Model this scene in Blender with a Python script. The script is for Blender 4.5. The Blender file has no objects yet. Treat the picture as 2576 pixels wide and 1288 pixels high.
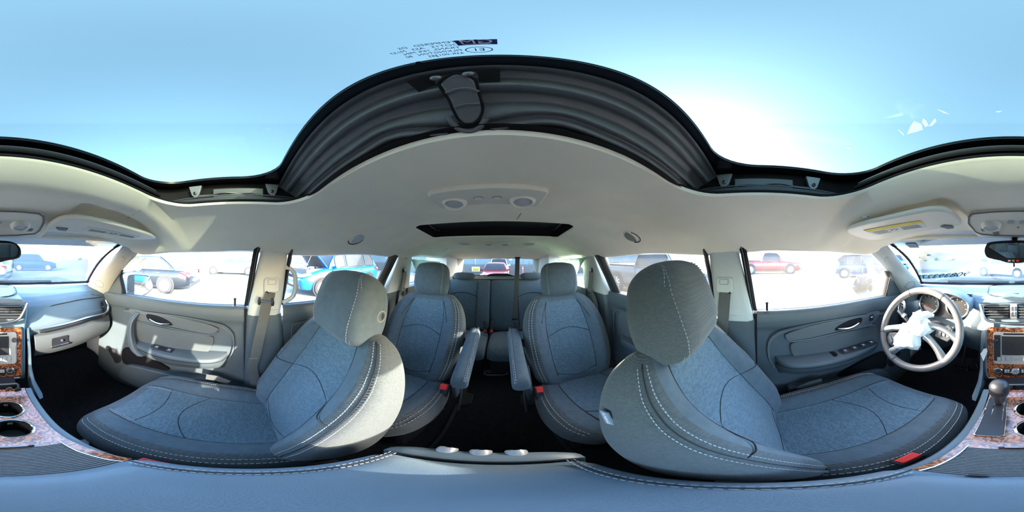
import bpy, bmesh, math, random
from mathutils import Vector, Matrix, Euler

random.seed(11)
PI = math.pi
SC = bpy.context.scene
COL = SC.collection
OZ = 1.5            # eye height over the ground outside; all z below are measured from the eye
CX = -0.036         # the eye stands a little to the driver's side of the car's centre line
XV = 1259           # picture column that looks straight back along the car

# ---------------------------------------------------------------- camera
cd = bpy.data.cameras.new('camera')
cd.type = 'PANO'
try:
    cd.panorama_type = 'EQUIRECTANGULAR'
except Exception:
    cd.cycles.panorama_type = 'EQUIRECTANGULAR'
cd.clip_start = 0.005
cd.clip_end = 500
cam = bpy.data.objects.new('camera', cd)
COL.objects.link(cam)
cam.location = (CX, 0, OZ)
cam.rotation_euler = (PI / 2, 0, PI - (1288 - XV) / 2576 * 2 * PI)
SC.camera = cam

# ---------------------------------------------------------------- sky, sun, exposure
SUN_EL, SUN_AZ = math.radians(16.5), math.radians(64.0)     # azimuth counted from straight back towards the driver's side
sun_dir = Vector((-math.sin(SUN_AZ) * math.cos(SUN_EL), -math.cos(SUN_AZ) * math.cos(SUN_EL), math.sin(SUN_EL)))
w = bpy.data.worlds.new('world')
SC.world = w
w.use_nodes = True
nt = w.node_tree
bg = nt.nodes['Background']
sky = nt.nodes.new('ShaderNodeTexSky')
sky.sky_type = 'NISHITA'
sky.sun_disc = False
sky.sun_elevation = math.radians(20)
sky.sun_rotation = math.atan2(sun_dir.x, sun_dir.y)
sky.altitude = 0
sky.air_density = 1.0
sky.dust_density = 1.4
sky.ozone_density = 1.5
nt.links.new(sky.outputs[0], bg.inputs[0])
bg.inputs[1].default_value = 1.5
sd = bpy.data.lights.new('sun', 'SUN')
sd.energy = 11.0
sd.angle = math.radians(0.6)
sd.color = (1.0, 0.90, 0.76)
sun = bpy.data.objects.new('sun', sd)
COL.objects.link(sun)
sun.rotation_euler = sun_dir.to_track_quat('Z', 'Y').to_euler()
sun.location = (0, 0, 30)
SC.view_settings.view_transform = 'Standard'
SC.view_settings.look = 'None'
SC.view_settings.exposure = 1.8
SC.view_settings.gamma = 1.0
SC.view_settings.use_curve_mapping = False
SC.cycles.max_bounces = 14
SC.cycles.diffuse_bounces = 7
SC.cycles.glossy_bounces = 5
SC.cycles.transparent_max_bounces = 24
SC.cycles.use_denoising = True
SC.cycles.sample_clamp_indirect = 8.0
SC.cycles.caustics_reflective = False
SC.cycles.caustics_refractive = False

# ---------------------------------------------------------------- helpers
def ray(px, py):
    t = (px - XV) / 2576 * 2 * PI
    p = (644 - py) / 1288 * PI
    return Vector((-math.sin(t) * math.cos(p), -math.cos(t) * math.cos(p), math.sin(p)))
def atX(px, py, X):
    d = ray(px, py); k = (X - CX) / d.x
    return Vector((X, k * d.y, k * d.z))
def atY(px, py, Y):
    d = ray(px, py); k = Y / d.y
    return Vector((CX + k * d.x, Y, k * d.z))
def atZ(px, py, Z):
    d = ray(px, py); k = Z / d.z
    return Vector((CX + k * d.x, k * d.y, Z))
def interp(tab, t):
    """smooth interpolation through sorted (t, value) pairs"""
    if t <= tab[0][0]: return tab[0][1]
    if t >= tab[-1][0]: return tab[-1][1]
    n = len(tab)
    for i in range(n - 1):
        if tab[i][0] <= t <= tab[i + 1][0]: break
    x0, y0 = tab[i]; x1, y1 = tab[i + 1]
    h = x1 - x0
    d = (y1 - y0) / h
    def sl(j):
        if j <= 0 or j >= n - 1: return None
        a = (tab[j][1] - tab[j - 1][1]) / (tab[j][0] - tab[j - 1][0])
        b = (tab[j + 1][1] - tab[j][1]) / (tab[j + 1][0] - tab[j][0])
        return 0.0 if a * b <= 0 else 2 * a * b / (a + b)
    m0 = sl(i); m1 = sl(i + 1)
    m0 = d if m0 is None else m0
    m1 = d if m1 is None else m1
    u = (t - x0) / h
    return ((2*u**3 - 3*u*u + 1) * y0 + (u**3 - 2*u*u + u) * h * m0 + (-2*u**3 + 3*u*u) * y1 + (u**3 - u*u) * h * m1)
def sstep(a, b, x):
    t = min(1, max(0, (x - a) / (b - a)))
    return t * t * (3 - 2 * t)
def spline(pts, n=8, closed=False):
    """Catmull-Rom points through pts"""
    P = [Vector(p) for p in pts]; N = len(P); out = []
    rng = range(N) if closed else range(N - 1)
    for i in rng:
        if closed: a, b, c, d = P[(i - 1) % N], P[i], P[(i + 1) % N], P[(i + 2) % N]
        else: a, b, c, d = P[max(0, i - 1)], P[i], P[i + 1], P[min(N - 1, i + 2)]
        for k in range(n):
            u = k / n
            out.append(0.5 * ((2 * b) + (c - a) * u + (2*a - 5*b + 4*c - d) * u*u + (3*b - a - 3*c + d) * u**3))
    if not closed: out.append(P[-1])
    return out
def rrect(x0, x1, y0, y1, r, n=6):
    """rounded rectangle outline, counter-clockwise"""
    o = []
    for cx, cy, a in ((x1 - r, y1 - r, 0), (x0 + r, y1 - r, 90), (x0 + r, y0 + r, 180), (x1 - r, y0 + r, 270)):
        for k in range(n + 1):
            t = math.radians(a + 90 * k / n)
            o.append((cx + r * math.cos(t), cy + r * math.sin(t)))
    return o
def circ(cx, cy, r, n=20, ry=None):
    ry = r if ry is None else ry
    return [(cx + r * math.cos(2*PI*k/n), cy + ry * math.sin(2*PI*k/n)) for k in range(n)]

class MB:
    def __init__(s): s.v = []; s.f = []; s.m = []
    def add(s, vs, fs, mi=0):
        b = len(s.v); s.v += [Vector(v) for v in vs]
        for f in fs: s.f.append([b + i for i in f]); s.m.append(mi)
        return s
    def box(s, x0, x1, y0, y1, z0, z1, M=None, mi=0):
        vs = [Vector(p) for p in ((x0,y0,z0),(x1,y0,z0),(x1,y1,z0),(x0,y1,z0),(x0,y0,z1),(x1,y0,z1),(x1,y1,z1),(x0,y1,z1))]
        if M is not None: vs = [M @ v for v in vs]
        return s.add(vs, ((3,2,1,0),(4,5,6,7),(0,1,5,4),(1,2,6,5),(2,3,7,6),(3,0,4,7)), mi)
    def cbox(s, c, sx, sy, sz, R=None, mi=0):
        M = Matrix.Translation(Vector(c)) @ (R.to_4x4() if R is not None else Matrix())
        return s.box(-sx/2, sx/2, -sy/2, sy/2, -sz/2, sz/2, M, mi)
    def loft(s, rings, cap0=True, cap1=True, closed=True, mi=0):
        n = len(rings[0]); vs = [p for r in rings for p in r]; fs = []
        for i in range(len(rings) - 1):
            for j in range(n if closed else n - 1):
                k = (j + 1) % n
                fs.append((i*n + j, i*n + k, (i+1)*n + k, (i+1)*n + j))
        if cap0 and closed: fs.append(tuple(range(n - 1, -1, -1)))
        if cap1 and closed: fs.append(tuple((len(rings)-1)*n + j for j in range(n)))
        return s.add(vs, fs, mi)
    def tube(s, path, r, n=8, closed=False, caps=True, mi=0, up=None, flat=1.0):
        P = [Vector(p) for p in path]; N = len(P); rings = []
        ref = Vector(up) if up is not None else None
        for i in range(N):
            if closed: t = P[(i+1) % N] - P[(i-1) % N]
            else: t = P[min(N-1, i+1)] - P[max(0, i-1)]
            if t.length < 1e-9: t = Vector((0, 0, 1))
            t.normalize()
            if ref is None:
                ref = Vector((0, 0, 1)) if abs(t.z) < 0.9 else Vector((1, 0, 0))
            a = ref - t * ref.dot(t)
            if a.length < 1e-6: a = t.orthogonal()
            a.normalize(); b = t.cross(a)
            if up is None: ref = a
            rr = r[i] if isinstance(r, (list, tuple)) else r
            rings.append([P[i] + a * (rr * flat * math.cos(2*PI*k/n)) + b * (rr * math.sin(2*PI*k/n)) for k in range(n)])
        if closed: rings.append(rings[0])
        return s.loft(rings, caps and not closed, caps and not closed, True, mi)
    def lathe(s, prof, c, axis=(0, 0, 1), n=20, mi=0, cap=True):
        ax = Vector(axis).normalized(); a = ax.orthogonal().normalized(); b = ax.cross(a); c = Vector(c)
        rings = [[c + ax * h + a * (r * math.cos(2*PI*k/n)) + b * (r * math.sin(2*PI*k/n)) for k in range(n)] for r, h in prof]
        return s.loft(rings, cap, cap, True, mi)
    def grid(s, fn, nu, nv, mi=0, skip=None):
        vs = [Vector(fn(i / nu, j / nv)) for j in range(nv + 1) for i in range(nu + 1)]; fs = []
        for j in range(nv):
            for i in range(nu):
                if skip and skip(i, j): continue
                a = j * (nu + 1) + i
                fs.append((a, a + 1, a + nu + 2, a + nu + 1))
        return s.add(vs, fs, mi)
    def prism(s, poly, off, mi=0):
        P = [Vector(p) for p in poly]; off = Vector(off); n = len(P)
        fs = [tuple(range(n)), tuple(range(2*n - 1, n - 1, -1))]
        for i in range(n):
            j = (i + 1) % n
            fs.append((i, i + n, j + n, j))
        return s.add(P + [p + off for p in P], fs, mi)
    def strap(s, path, wdir, w, th=0.0016, mi=0):
        P = [Vector(p) for p in path]; wd = Vector(wdir).normalized(); rings = []
        for i, p in enumerate(P):
            t = (P[min(len(P)-1, i+1)] - P[max(0, i-1)]).normalized()
            a = (wd - t * wd.dot(t)).normalized(); nn = t.cross(a)
            rings.append([p + a*w/2 + nn*th, p - a*w/2 + nn*th, p - a*w/2 - nn*th, p + a*w/2 - nn*th])
        return s.loft(rings)
    def xf(s, M):
        s.v = [M @ v for v in s.v]; return s
    def bounds(s):
        return (Vector(min(v[i] for v in s.v) for i in range(3)), Vector(max(v[i] for v in s.v) for i in range(3)))

ROOT = {}       # object name -> origin (z from the eye)
def origin_of(o):
    while o.parent is not None: o = o.parent
    return ROOT[o.name]
def put(o, name=None, parent=None):
    COL.objects.link(o)
    if parent is not None: o.parent = parent
    return o
def tag(o, label=None, cat=None, group=None, kind=None):
    if label: o['label'] = label
    if cat: o['category'] = cat
    if group: o['group'] = group
    if kind: o['kind'] = kind
    return o
def thing(name, label, cat, loc, group=None, kind=None):
    o = bpy.data.objects.new(name, None)
    COL.objects.link(o)
    loc = Vector(loc)
    o.location = loc + Vector((0, 0, OZ)); o.empty_display_size = 0.02
    ROOT[o.name] = loc
    return tag(o, label, cat, group, kind)
def build(mb, name, mats, parent=None, label=None, cat=None, group=None, kind=None, smooth=True, ang=38, bev=0.0, seg=2, sub=0, clean=True):
    """link the collected shapes as one mesh object (a part if parent is given)"""
    lo, hi = mb.bounds()
    org = origin_of(parent) if parent is not None else Vector(((lo.x + hi.x) / 2, (lo.y + hi.y) / 2, lo.z))
    me = bpy.data.meshes.new(name)
    me.from_pydata([v - org for v in mb.v], [], mb.f)
    mats = mats if isinstance(mats, (list, tuple)) else [mats]
    for m in mats: me.materials.append(M[m])
    if len(mats) > 1: me.polygons.foreach_set('material_index', mb.m)
    if clean:
        bm = bmesh.new(); bm.from_mesh(me)
        bmesh.ops.remove_doubles(bm, verts=bm.verts, dist=1e-6)
        bmesh.ops.recalc_face_normals(bm, faces=bm.faces)
        bm.to_mesh(me); bm.free()
    if smooth:
        me.polygons.foreach_set('use_smooth', [True] * len(me.polygons))
        if ang < 180: me.set_sharp_from_angle(angle=math.radians(ang))
    me.update()
    o = bpy.data.objects.new(name, me)
    COL.objects.link(o)
    if parent is not None: o.parent = parent
    else:
        o.location = org + Vector((0, 0, OZ)); ROOT[o.name] = org
    if bev > 0:
        b = o.modifiers.new('edge', 'BEVEL'); b.width = bev; b.segments = seg; b.limit_method = 'ANGLE'; b.angle_limit = math.radians(35)
    if sub:
        b = o.modifiers.new('smooth', 'SUBSURF'); b.levels = sub; b.render_levels = sub
    return tag(o, label, cat, group, kind)
def again(o, parent, off):
    """a copy of one part (shared mesh), moved by off"""
    c = o.copy(); COL.objects.link(c); c.parent = parent; c.location = o.location + Vector(off)
    return c
def sub_split(mb, sub):
    """subdivide the collected shapes and hand back one MB per material index"""
    me = bpy.data.meshes.new('tmp'); me.from_pydata([tuple(v) for v in mb.v], [], mb.f)
    nm = max(mb.m) + 1
    for i in range(nm): me.materials.append(None)
    me.polygons.foreach_set('material_index', mb.m)
    bm = bmesh.new(); bm.from_mesh(me); bmesh.ops.remove_doubles(bm, verts=bm.verts, dist=1e-6); bmesh.ops.recalc_face_normals(bm, faces=bm.faces); bm.to_mesh(me); bm.free()
    o = bpy.data.objects.new('tmp', me); COL.objects.link(o)
    md = o.modifiers.new('s', 'SUBSURF'); md.levels = sub; md.render_levels = sub
    dg = bpy.context.evaluated_depsgraph_get(); dg.update()
    ev = o.evaluated_get(dg); m2 = ev.to_mesh()
    out = []
    for i in range(nm):
        mp = {}; q = MB()
        for p in m2.polygons:
            if p.material_index != i: continue
            f = []
            for vi in p.vertices:
                if vi not in mp: mp[vi] = len(q.v); q.v.append(m2.vertices[vi].co.copy())
                f.append(mp[vi])
            q.f.append(f); q.m.append(0)
        out.append(q)
    ev.to_mesh_clear(); bpy.data.objects.remove(o); bpy.data.meshes.remove(me)
    return out
def frame(o, x, y):
    """matrix with local x along x, local z along x cross y"""
    x = Vector(x).normalized(); z = x.cross(Vector(y)).normalized(); y = z.cross(x)
    m = Matrix((x, y, z)).transposed().to_4x4(); m.translation = Vector(o)
    return m
def text(s, size, Mx, matname, parent, name='lettering', depth=0.0006, align='CENTER', space=1.0):
    cu = bpy.data.curves.new('txt', 'FONT'); cu.body = s; cu.size = size; cu.align_x = align; cu.align_y = 'CENTER'; cu.extrude = depth; cu.space_character = space; cu.resolution_u = 3
    o = bpy.data.objects.new('txt', cu); COL.objects.link(o)
    dg = bpy.context.evaluated_depsgraph_get(); dg.update()
    me0 = o.evaluated_get(dg).to_mesh(); mb = MB()
    mb.add([Mx @ v.co for v in me0.vertices], [tuple(p.vertices) for p in me0.polygons])
    o.evaluated_get(dg).to_mesh_clear(); bpy.data.objects.remove(o); bpy.data.curves.remove(cu)
    return build(mb, name, matname, parent, smooth=False)
def stitches(mb, path, nrm, dash=0.0055, gap=0.003, w=0.0011, h=0.0010):
    """thread dashes along a path"""
    P = [Vector(p) for p in path]; N = [Vector(q) for q in nrm]
    acc = 0.0; on = True; start = P[0]; need = dash
    segs = []; cur = [P[0]]
    i = 0; pos = P[0].copy(); nn = N[0]
    d0 = 0
    L = [0]
    for a, b in zip(P, P[1:]): L.append(L[-1] + (b - a).length)
    def atl(l):
        lo_ = 0; hi_ = len(L) - 1
        while hi_ - lo_ > 1:
            m = (lo_ + hi_) // 2
            if L[m] <= l: lo_ = m
            else: hi_ = m
        t = (l - L[lo_]) / max(1e-9, L[hi_] - L[lo_])
        return P[lo_].lerp(P[hi_], t), N[lo_].lerp(N[hi_], t).normalized()
    l = 0
    while l + dash < L[-1]:
        a, na = atl(l); b, nb = atl(l + dash)
        t = (b - a).normalized(); sd_ = t.cross(na).normalized() * w
        mb.add([a + sd_ - na*h, a - sd_ - na*h, b - sd_ - na*h, b + sd_ - na*h, a + sd_*.7 + na*h, a - sd_*.7 + na*h, b - sd_*.7 + na*h, b + sd_*.7 + na*h],
               ((4,5,6,7),(0,4,7,3),(1,2,6,5),(0,1,5,4),(2,3,7,6)))
        l += dash + gap
    return mb

# ---------------------------------------------------------------- materials
M = {}
def newmat(name):
    m = bpy.data.materials.new(name); m.use_nodes = True; M[name] = m
    return m, m.node_tree, m.node_tree.nodes['Principled BSDF']
def coords(nt, scale=(1, 1, 1), rot=(0, 0, 0)):
    tc = nt.nodes.new('ShaderNodeTexCoord'); mp = nt.nodes.new('ShaderNodeMapping')
    mp.inputs['Scale'].default_value = scale; mp.inputs['Rotation'].default_value = rot
    nt.links.new(tc.outputs['Object'], mp.inputs[0]); return mp.outputs[0]
def noise(nt, vec, scale, detail=3, rough=.55):
    n = nt.nodes.new('ShaderNodeTexNoise'); n.inputs['Scale'].default_value = scale; n.inputs['Detail'].default_value = detail; n.inputs['Roughness'].default_value = rough
    nt.links.new(vec, n.inputs['Vector']); return n
def ramp(nt, fac, stops):
    r = nt.nodes.new('ShaderNodeValToRGB'); e = r.color_ramp.elements
    while len(e) < len(stops): e.new(0.5)
    for i, (p, c) in enumerate(stops): e[i].position = p; e[i].color = (*c, 1)
    nt.links.new(fac, r.inputs[0]); return r.outputs[0]
def bump(nt, b, h, strength, dist=0.002):
    n = nt.nodes.new('ShaderNodeBump'); n.inputs['Strength'].default_value = strength; n.inputs['Distance'].default_value = dist
    nt.links.new(h, n.inputs['Height']); nt.links.new(n.outputs[0], b.inputs['Normal'])
def mat(name, col, rough=.6, metal=0.0, var=0.0, vscale=6, bmp=0.0, bscale=400, bdist=0.001, spec=0.5, coat=0.0, sheen=0.0, emit=None, es=1.0):
    m, nt, b = newmat(name)
    b.inputs['Base Color'].default_value = (*col, 1); b.inputs['Roughness'].default_value = rough; b.inputs['Metallic'].default_value = metal
    b.inputs['Specular IOR Level'].default_value = spec
    if coat: b.inputs['Coat Weight'].default_value = coat; b.inputs['Coat Roughness'].default_value = 0.05
    if sheen: b.inputs['Sheen Weight'].default_value = sheen; b.inputs['Sheen Roughness'].default_value = 0.5
    if emit: b.inputs['Emission Color'].default_value = (*emit, 1); b.inputs['Emission Strength'].default_value = es
    if var or bmp:
        v = coords(nt)
        if var:
            n = noise(nt, v, vscale, 4)
            nt.links.new(ramp(nt, n.outputs[0], [(.3, tuple(c * (1 - var) for c in col)), (.7, tuple(min(1, c * (1 + var)) for c in col))]), b.inputs['Base Color'])
        if bmp:
            n = noise(nt, v, bscale, 2); bump(nt, b, n.outputs[0], bmp, bdist)
    return m
def weave(name, col, col2, sx, sy, plane='XZ', bmp=.35, rough=.9, sheen=.12):
    m, nt, b = newmat(name)
    sp = nt.nodes.new('ShaderNodeSeparateXYZ'); cb = nt.nodes.new('ShaderNodeCombineXYZ'); nt.links.new(coords(nt), sp.inputs[0])
    nt.links.new(sp.outputs[plane[0]], cb.inputs[0]); nt.links.new(sp.outputs[plane[1]], cb.inputs[1]); v = cb.outputs[0]
    br = nt.nodes.new('ShaderNodeTexBrick')
    br.inputs['Scale'].default_value = 1.0; br.inputs['Brick Width'].default_value = sx; br.inputs['Row Height'].default_value = sy; br.inputs['Mortar Size'].default_value = sy * .16
    br.inputs['Mortar Smooth'].default_value = .6
    br.inputs['Color1'].default_value = (*col, 1); br.inputs['Color2'].default_value = (*col2, 1); br.inputs['Mortar'].default_value = (*[c * .62 for c in col], 1)
    nt.links.new(v, br.inputs['Vector']); nt.links.new(br.outputs['Color'], b.inputs['Base Color'])
    b.inputs['Roughness'].default_value = rough; b.inputs['Sheen Weight'].default_value = sheen; b.inputs['Specular IOR Level'].default_value = .2
    inv = nt.nodes.new('ShaderNodeMath'); inv.operation = 'SUBTRACT'; inv.inputs[0].default_value = 1
    nt.links.new(br.outputs['Fac'], inv.inputs[1]); bump(nt, b, inv.outputs[0], bmp, .0012)
    return m
def glass(name, tint=(1, 1, 1), dust=0.0, dustcol=(.8, .78, .72), refl=.6):
    m = bpy.data.materials.new(name); m.use_nodes = True; M[name] = m; nt = m.node_tree; nt.nodes.clear()
    out = nt.nodes.new('ShaderNodeOutputMaterial'); tr = nt.nodes.new('ShaderNodeBsdfTransparent'); gl = nt.nodes.new('ShaderNodeBsdfGlossy')
    tr.inputs[0].default_value = (*tint, 1); gl.inputs['Roughness'].default_value = .01
    fr = nt.nodes.new('ShaderNodeFresnel'); fr.inputs[0].default_value = 1.45
    mu = nt.nodes.new('ShaderNodeMath'); mu.operation = 'MULTIPLY'; mu.inputs[1].default_value = refl
    nt.links.new(fr.outputs[0], mu.inputs[0])
    mx = nt.nodes.new('ShaderNodeMixShader'); nt.links.new(mu.outputs[0], mx.inputs[0]); nt.links.new(tr.outputs[0], mx.inputs[1]); nt.links.new(gl.outputs[0], mx.inputs[2])
    last = mx
    if dust:
        tl = nt.nodes.new('ShaderNodeBsdfTranslucent'); tl.inputs[0].default_value = (*dustcol, 1)
        df = nt.nodes.new('ShaderNodeBsdfDiffuse'); df.inputs[0].default_value = (*dustcol, 1)
        m1 = nt.nodes.new('ShaderNodeMixShader'); m1.inputs[0].default_value = .35; nt.links.new(tl.outputs[0], m1.inputs[1]); nt.links.new(df.outputs[0], m1.inputs[2])
        n = noise(nt, coords(nt), 9, 5, .65)
        r = ramp(nt, n.outputs[0], [(.25, (dust * .55,) * 3), (.8, (dust * 1.5,) * 3)])
        m2 = nt.nodes.new('ShaderNodeMixShader'); nt.links.new(r, m2.inputs[0]); nt.links.new(mx.outputs[0], m2.inputs[1]); nt.links.new(m1.outputs[0], m2.inputs[2]); last = m2
    nt.links.new(last.outputs[0], out.inputs[0])
    return m

FAB = (0.077, 0.107, 0.131)  # neutral grey cloth with the blue of the skylight mixed into its colour
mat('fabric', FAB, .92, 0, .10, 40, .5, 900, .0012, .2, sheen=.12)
weave('fabric_side', (0.094, 0.109, 0.116), (0.070, 0.081, 0.087), .0042, .0026, 'YZ')
weave('fabric_insert', (0.119, 0.181, 0.226), (0.074, 0.117, 0.146), .010, .0034)  # paler and bluer than the bolsters: light from above put into the colour
weave('fabric_cushion', (0.119, 0.181, 0.226), (0.074, 0.117, 0.146), .010, .0034, 'XY')  # cushion insert carries the same painted-in light from above
mat('seam', (.012, .013, .015), .9)
mat('thread', (.30, .33, .34), .8)
mat('headliner', (.95, .865, .715), .95, 0, .05, 5, .35, 1500, .0008, .15)
mat('pillar_trim', (0.454, 0.485, 0.485), .62, 0, .03, 8, .15, 1200, .0004, .4)
mat('lamp_plastic', (.80, .745, .64), .5, 0, 0, 1, 0, 1, 0, .4)
mat('door_plastic', (0.067, 0.087, 0.102), .55, 0, .06, 8, .35, 1100, .0006, .5)
mat('door_insert', (0.085, 0.097, 0.104), .6, 0, .06, 10, .3, 1300, .0005, .4)
mat('dash_plastic', (0.100, 0.142, 0.170), .6, 0, .05, 9, .4, 1000, .0006, .45)
mat('console_plastic', (0.081, 0.116, 0.142), .5, 0, .04, 10, .3, 1200, .0005, .5)
mat('black_plastic', (0.018, 0.019, 0.023), .45, 0, .1, 12, .2, 900, .0004)
mat('sunshade_plastic', (0.122, 0.128, 0.133), .36, 0, .05, 20, .5, 1100, .0006)
mat('rubber', (.009, .009, .011), .8, spec=.15)
mat('frit', (.006, .006, .014), .25)
mat('chrome', (.82, .83, .86), .12, 1)
mat('satin', (.62, .64, .68), .3, 1)
mat('dull_metal', (.17, .17, .18), .45, .6)
mat('dark_metal', (.08, .08, .085), .45, .6)
mat('silver_paint', (.26, .27, .29), .38, .3)
mat('carpet', (0.020, 0.020, 0.022), 1.0, 0, .25, 60, .8, 700, .003, .1)
mat('carpet_light', (0.045, 0.044, 0.045), 1.0, 0, .2, 60, .8, 700, .003, .1)
mat('belt', (0.085, 0.090, 0.090), .8, 0, .05, 30, .4, 1500, .0005, .2)
mat('belt_light', (.26, .26, .25), .8, 0, .05, 30, .4, 1500, .0005, .2)
mat('buckle_red', (.75, .035, .03), .4)
mat('armrest_skin', (0.091, 0.131, 0.171), .55, 0, .05, 12, .5, 900, .0007, .45)
mat('screen', (.018, .018, .020), .5, 0, .3, 160)
mat('radio_face', (.34, .34, .33), .5)
mat('label_paper', (.72, .72, .66), .7)
mat('label_yellow', (.78, .62, .10), .7)
mat('ink', (.03, .03, .035), .7)
mat('ink_blue', (.02, .02, .22), .5)
mat('white_print', (.8, .8, .82), .6)
mat('tag_blue', (.18, .22, .28), .7)
def cloth_mat(name, col, tl=.5):
    m, nt, b = newmat(name); b.inputs['Base Color'].default_value = (*col, 1); b.inputs['Roughness'].default_value = .9
    t = nt.nodes.new('ShaderNodeBsdfTranslucent'); t.inputs[0].default_value = (*col, 1); mx = nt.nodes.new('ShaderNodeMixShader'); mx.inputs[0].default_value = tl
    out = nt.nodes['Material Output']; nt.links.new(b.outputs[0], mx.inputs[1]); nt.links.new(t.outputs[0], mx.inputs[2]); nt.links.new(mx.outputs[0], out.inputs[0])
cloth_mat('airbag', (.58, .74, .66)); cloth_mat('airbag_white', (.86, .84, .78), .35); cloth_mat('splash', (.95, .95, .95), .8)
mat('lens', (.55, .57, .60), .25, 0, 0, 1, .6, 600, .001)
mat('tape', (.85, .84, .8), .6)
mat('mirror', (.75, .80, .84), .03, 1)
mat('airbag_torn', (.86, .85, .82), .8, 0, .05, 14, .5, 60, .004)
mat('grey_vent', (.20, .20, .19), .7)
glass('glass_clear', (.97, .99, .98), .0025)
glass('glass_dusty', (.96, .96, .95), .016)
glass('glass_roof', (.328, .365, .329), 0.0, refl=.12)
glass('glass_privacy', (.80, .81, .81), .002)
glass('glass_deep', (.68, .69, .69), .001)
glass('glass_privacy_dusty', (.82, .82, .81), .010)
glass('glass_car', (.30, .34, .36), 0, refl=1.0)
glass('lens_clear', (.9, .9, .9), 0, refl=1)
# burl wood
m, nt, b = newmat('wood')
v = coords(nt, (1, 1, 1)); n1 = noise(nt, v, 26, 6, .65)
wv = nt.nodes.new('ShaderNodeTexWave'); wv.inputs['Scale'].default_value = 14; wv.inputs['Distortion'].default_value = 22; wv.inputs['Detail'].default_value = 5; wv.inputs['Detail Scale'].default_value = 2.2
nt.links.new(v, wv.inputs['Vector'])
mx = nt.nodes.new('ShaderNodeMix'); mx.data_type = 'FLOAT'; mx.inputs[0].default_value = .5
nt.links.new(n1.outputs[0], mx.inputs[2]); nt.links.new(wv.outputs['Fac'], mx.inputs[3])
nt.links.new(ramp(nt, mx.outputs[0], [(.18, (.020, .006, .003)), (.42, (.16, .045, .016)), (.62, (.30, .095, .032)), (.85, (.42, .17, .06))]), b.inputs['Base Color'])
b.inputs['Roughness'].default_value = .25; b.inputs['Coat Weight'].default_value = .8; b.inputs['Coat Roughness'].default_value = .08
# lot surface
m, nt, b = newmat('lot')
v = coords(nt); n1 = noise(nt, v, .35, 5); n2 = noise(nt, v, 45, 4, .7)
mx = nt.nodes.new('ShaderNodeMix'); mx.data_type = 'FLOAT'; mx.inputs[0].default_value = .6
nt.links.new(n1.outputs[0], mx.inputs[2]); nt.links.new(n2.outputs[0], mx.inputs[3])
nt.links.new(ramp(nt, mx.outputs[0], [(.25, (.15, .147, .14)), (.5, (.30, .292, .275)), (.75, (.42, .405, .38))]), b.inputs['Base Color'])
b.inputs['Roughness'].default_value = 1.0; b.inputs['Specular IOR Level'].default_value = 0.0; bump(nt, b, n2.outputs[0], .6, .01)
# dry hillside
m, nt, b = newmat('hillside')
v = coords(nt); n1 = noise(nt, v, .9, 8, .7)
nt.links.new(ramp(nt, n1.outputs[0], [(.3, (.10, .11, .06)), (.5, (.34, .29, .20)), (.72, (.52, .46, .36))]), b.inputs['Base Color']); b.inputs['Roughness'].default_value = 1; b.inputs['Specular IOR Level'].default_value = 0.0
mat('wall_sheet', (.12, .18, .215), .55, 0, .06, 1.5)
mat('wall_joint', (.03, .05, .065), .6)
mat('concrete', (.10, .10, .10), .9, 0, .1, 4)
mat('leaf', (.08, .12, .04), .9, 0, .4, 6)
mat('bark', (.08, .05, .03), .9)
for nm, c in dict(paint_black=(.008, .010, .014), paint_blue=(.003, .085, .27), paint_white=(.75, .75, .74), paint_red=(.16, .006, .012), paint_darkblue=(.01, .028, .08), paint_silver=(.55, .56, .57), paint_teal=(.012, .04, .055), paint_grey=(.06, .065, .07)).items():
    mat(nm, c, .32, 0, 0, spec=.3, coat=.35)
mat('tyre', (.02, .02, .021), .85)
mat('rim', (.62, .63, .65), .3, .6)
mat('taillight', (.55, .01, .015), .2, 0, coat=1)
mat('headlight', (.75, .77, .8), .12, .3, coat=1)
mat('engine', (.05, .05, .055), .6, .2, .5, 14)
mat('sign_yellow', (.42, .33, .04), .6)
mat('cone_pink', (.45, .08, .08), .6)
mat('car_interior', (.05, .05, .055), .9)

# ================================================================ the lot outside and the car's shell
def gz(y): return -OZ - .05 * max(0, -y - 5)       # the lot falls away gently behind the car
q = MB(); GY = [-90, -60, -40, -5, 130]
for i, y in enumerate(GY): q.v += [Vector((-120, y, gz(max(y, -40)))), Vector((120, y, gz(max(y, -40))))]
for i in range(4): q.f.append([2 * i, 2 * i + 1, 2 * i + 3, 2 * i + 2]); q.m.append(0)
build(q, 'ground', 'lot', kind='structure', label='pale gravelly asphalt of the car lot around the parked cars', smooth=False)

ZC = [(-2.50, -.045), (-2.30, .0), (-2.0, .045), (-1.6, .085), (-1.2, .115), (-1.06, .128), (-.90, .15), (-.74, .165), (-.45, .172), (-.2, .169), (.20, .168), (.25, .166), (.262, .147), (.276, .127), (.33, .119), (.42, .108), (.52, .084), (.60, .070)]
XE = [(-2.5, .60), (-2.0, .66), (-1.4, .685), (0, .695), (.3, .69), (.5, .655), (.60, .635)]
ZE = [(-2.5, -.06), (-2.0, -.02), (-1.2, -.004), (-.6, .008), (-.2, .014), (.1, .022), (.35, .022), (.5, .012), (.6, .03)]
def hz(x, y):
    zc = interp(ZC, y); xe = interp(XE, y); ze = interp(ZE, y)
    t = max(0, (abs(x) - .34) / (xe - .34))
    g = t ** 1.7 if t < 1 else 1 + (t - 1) * .3
    droop = .006 * math.sin(y * 9 + (1.3 if x > 0 else 0)) * sstep(.85, 1, t) * sstep(.2, -.1, y)
    ax = abs(x); yr = .300 + .14 * max(0, ax - .20)
    rec = sstep(.158, .180, ax) * sstep(.66, .60, ax) * sstep(yr, yr + .020, y)     # shallow recess that takes each sun visor
    return zc - (zc - ze) * g + droop + .020 * rec
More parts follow.
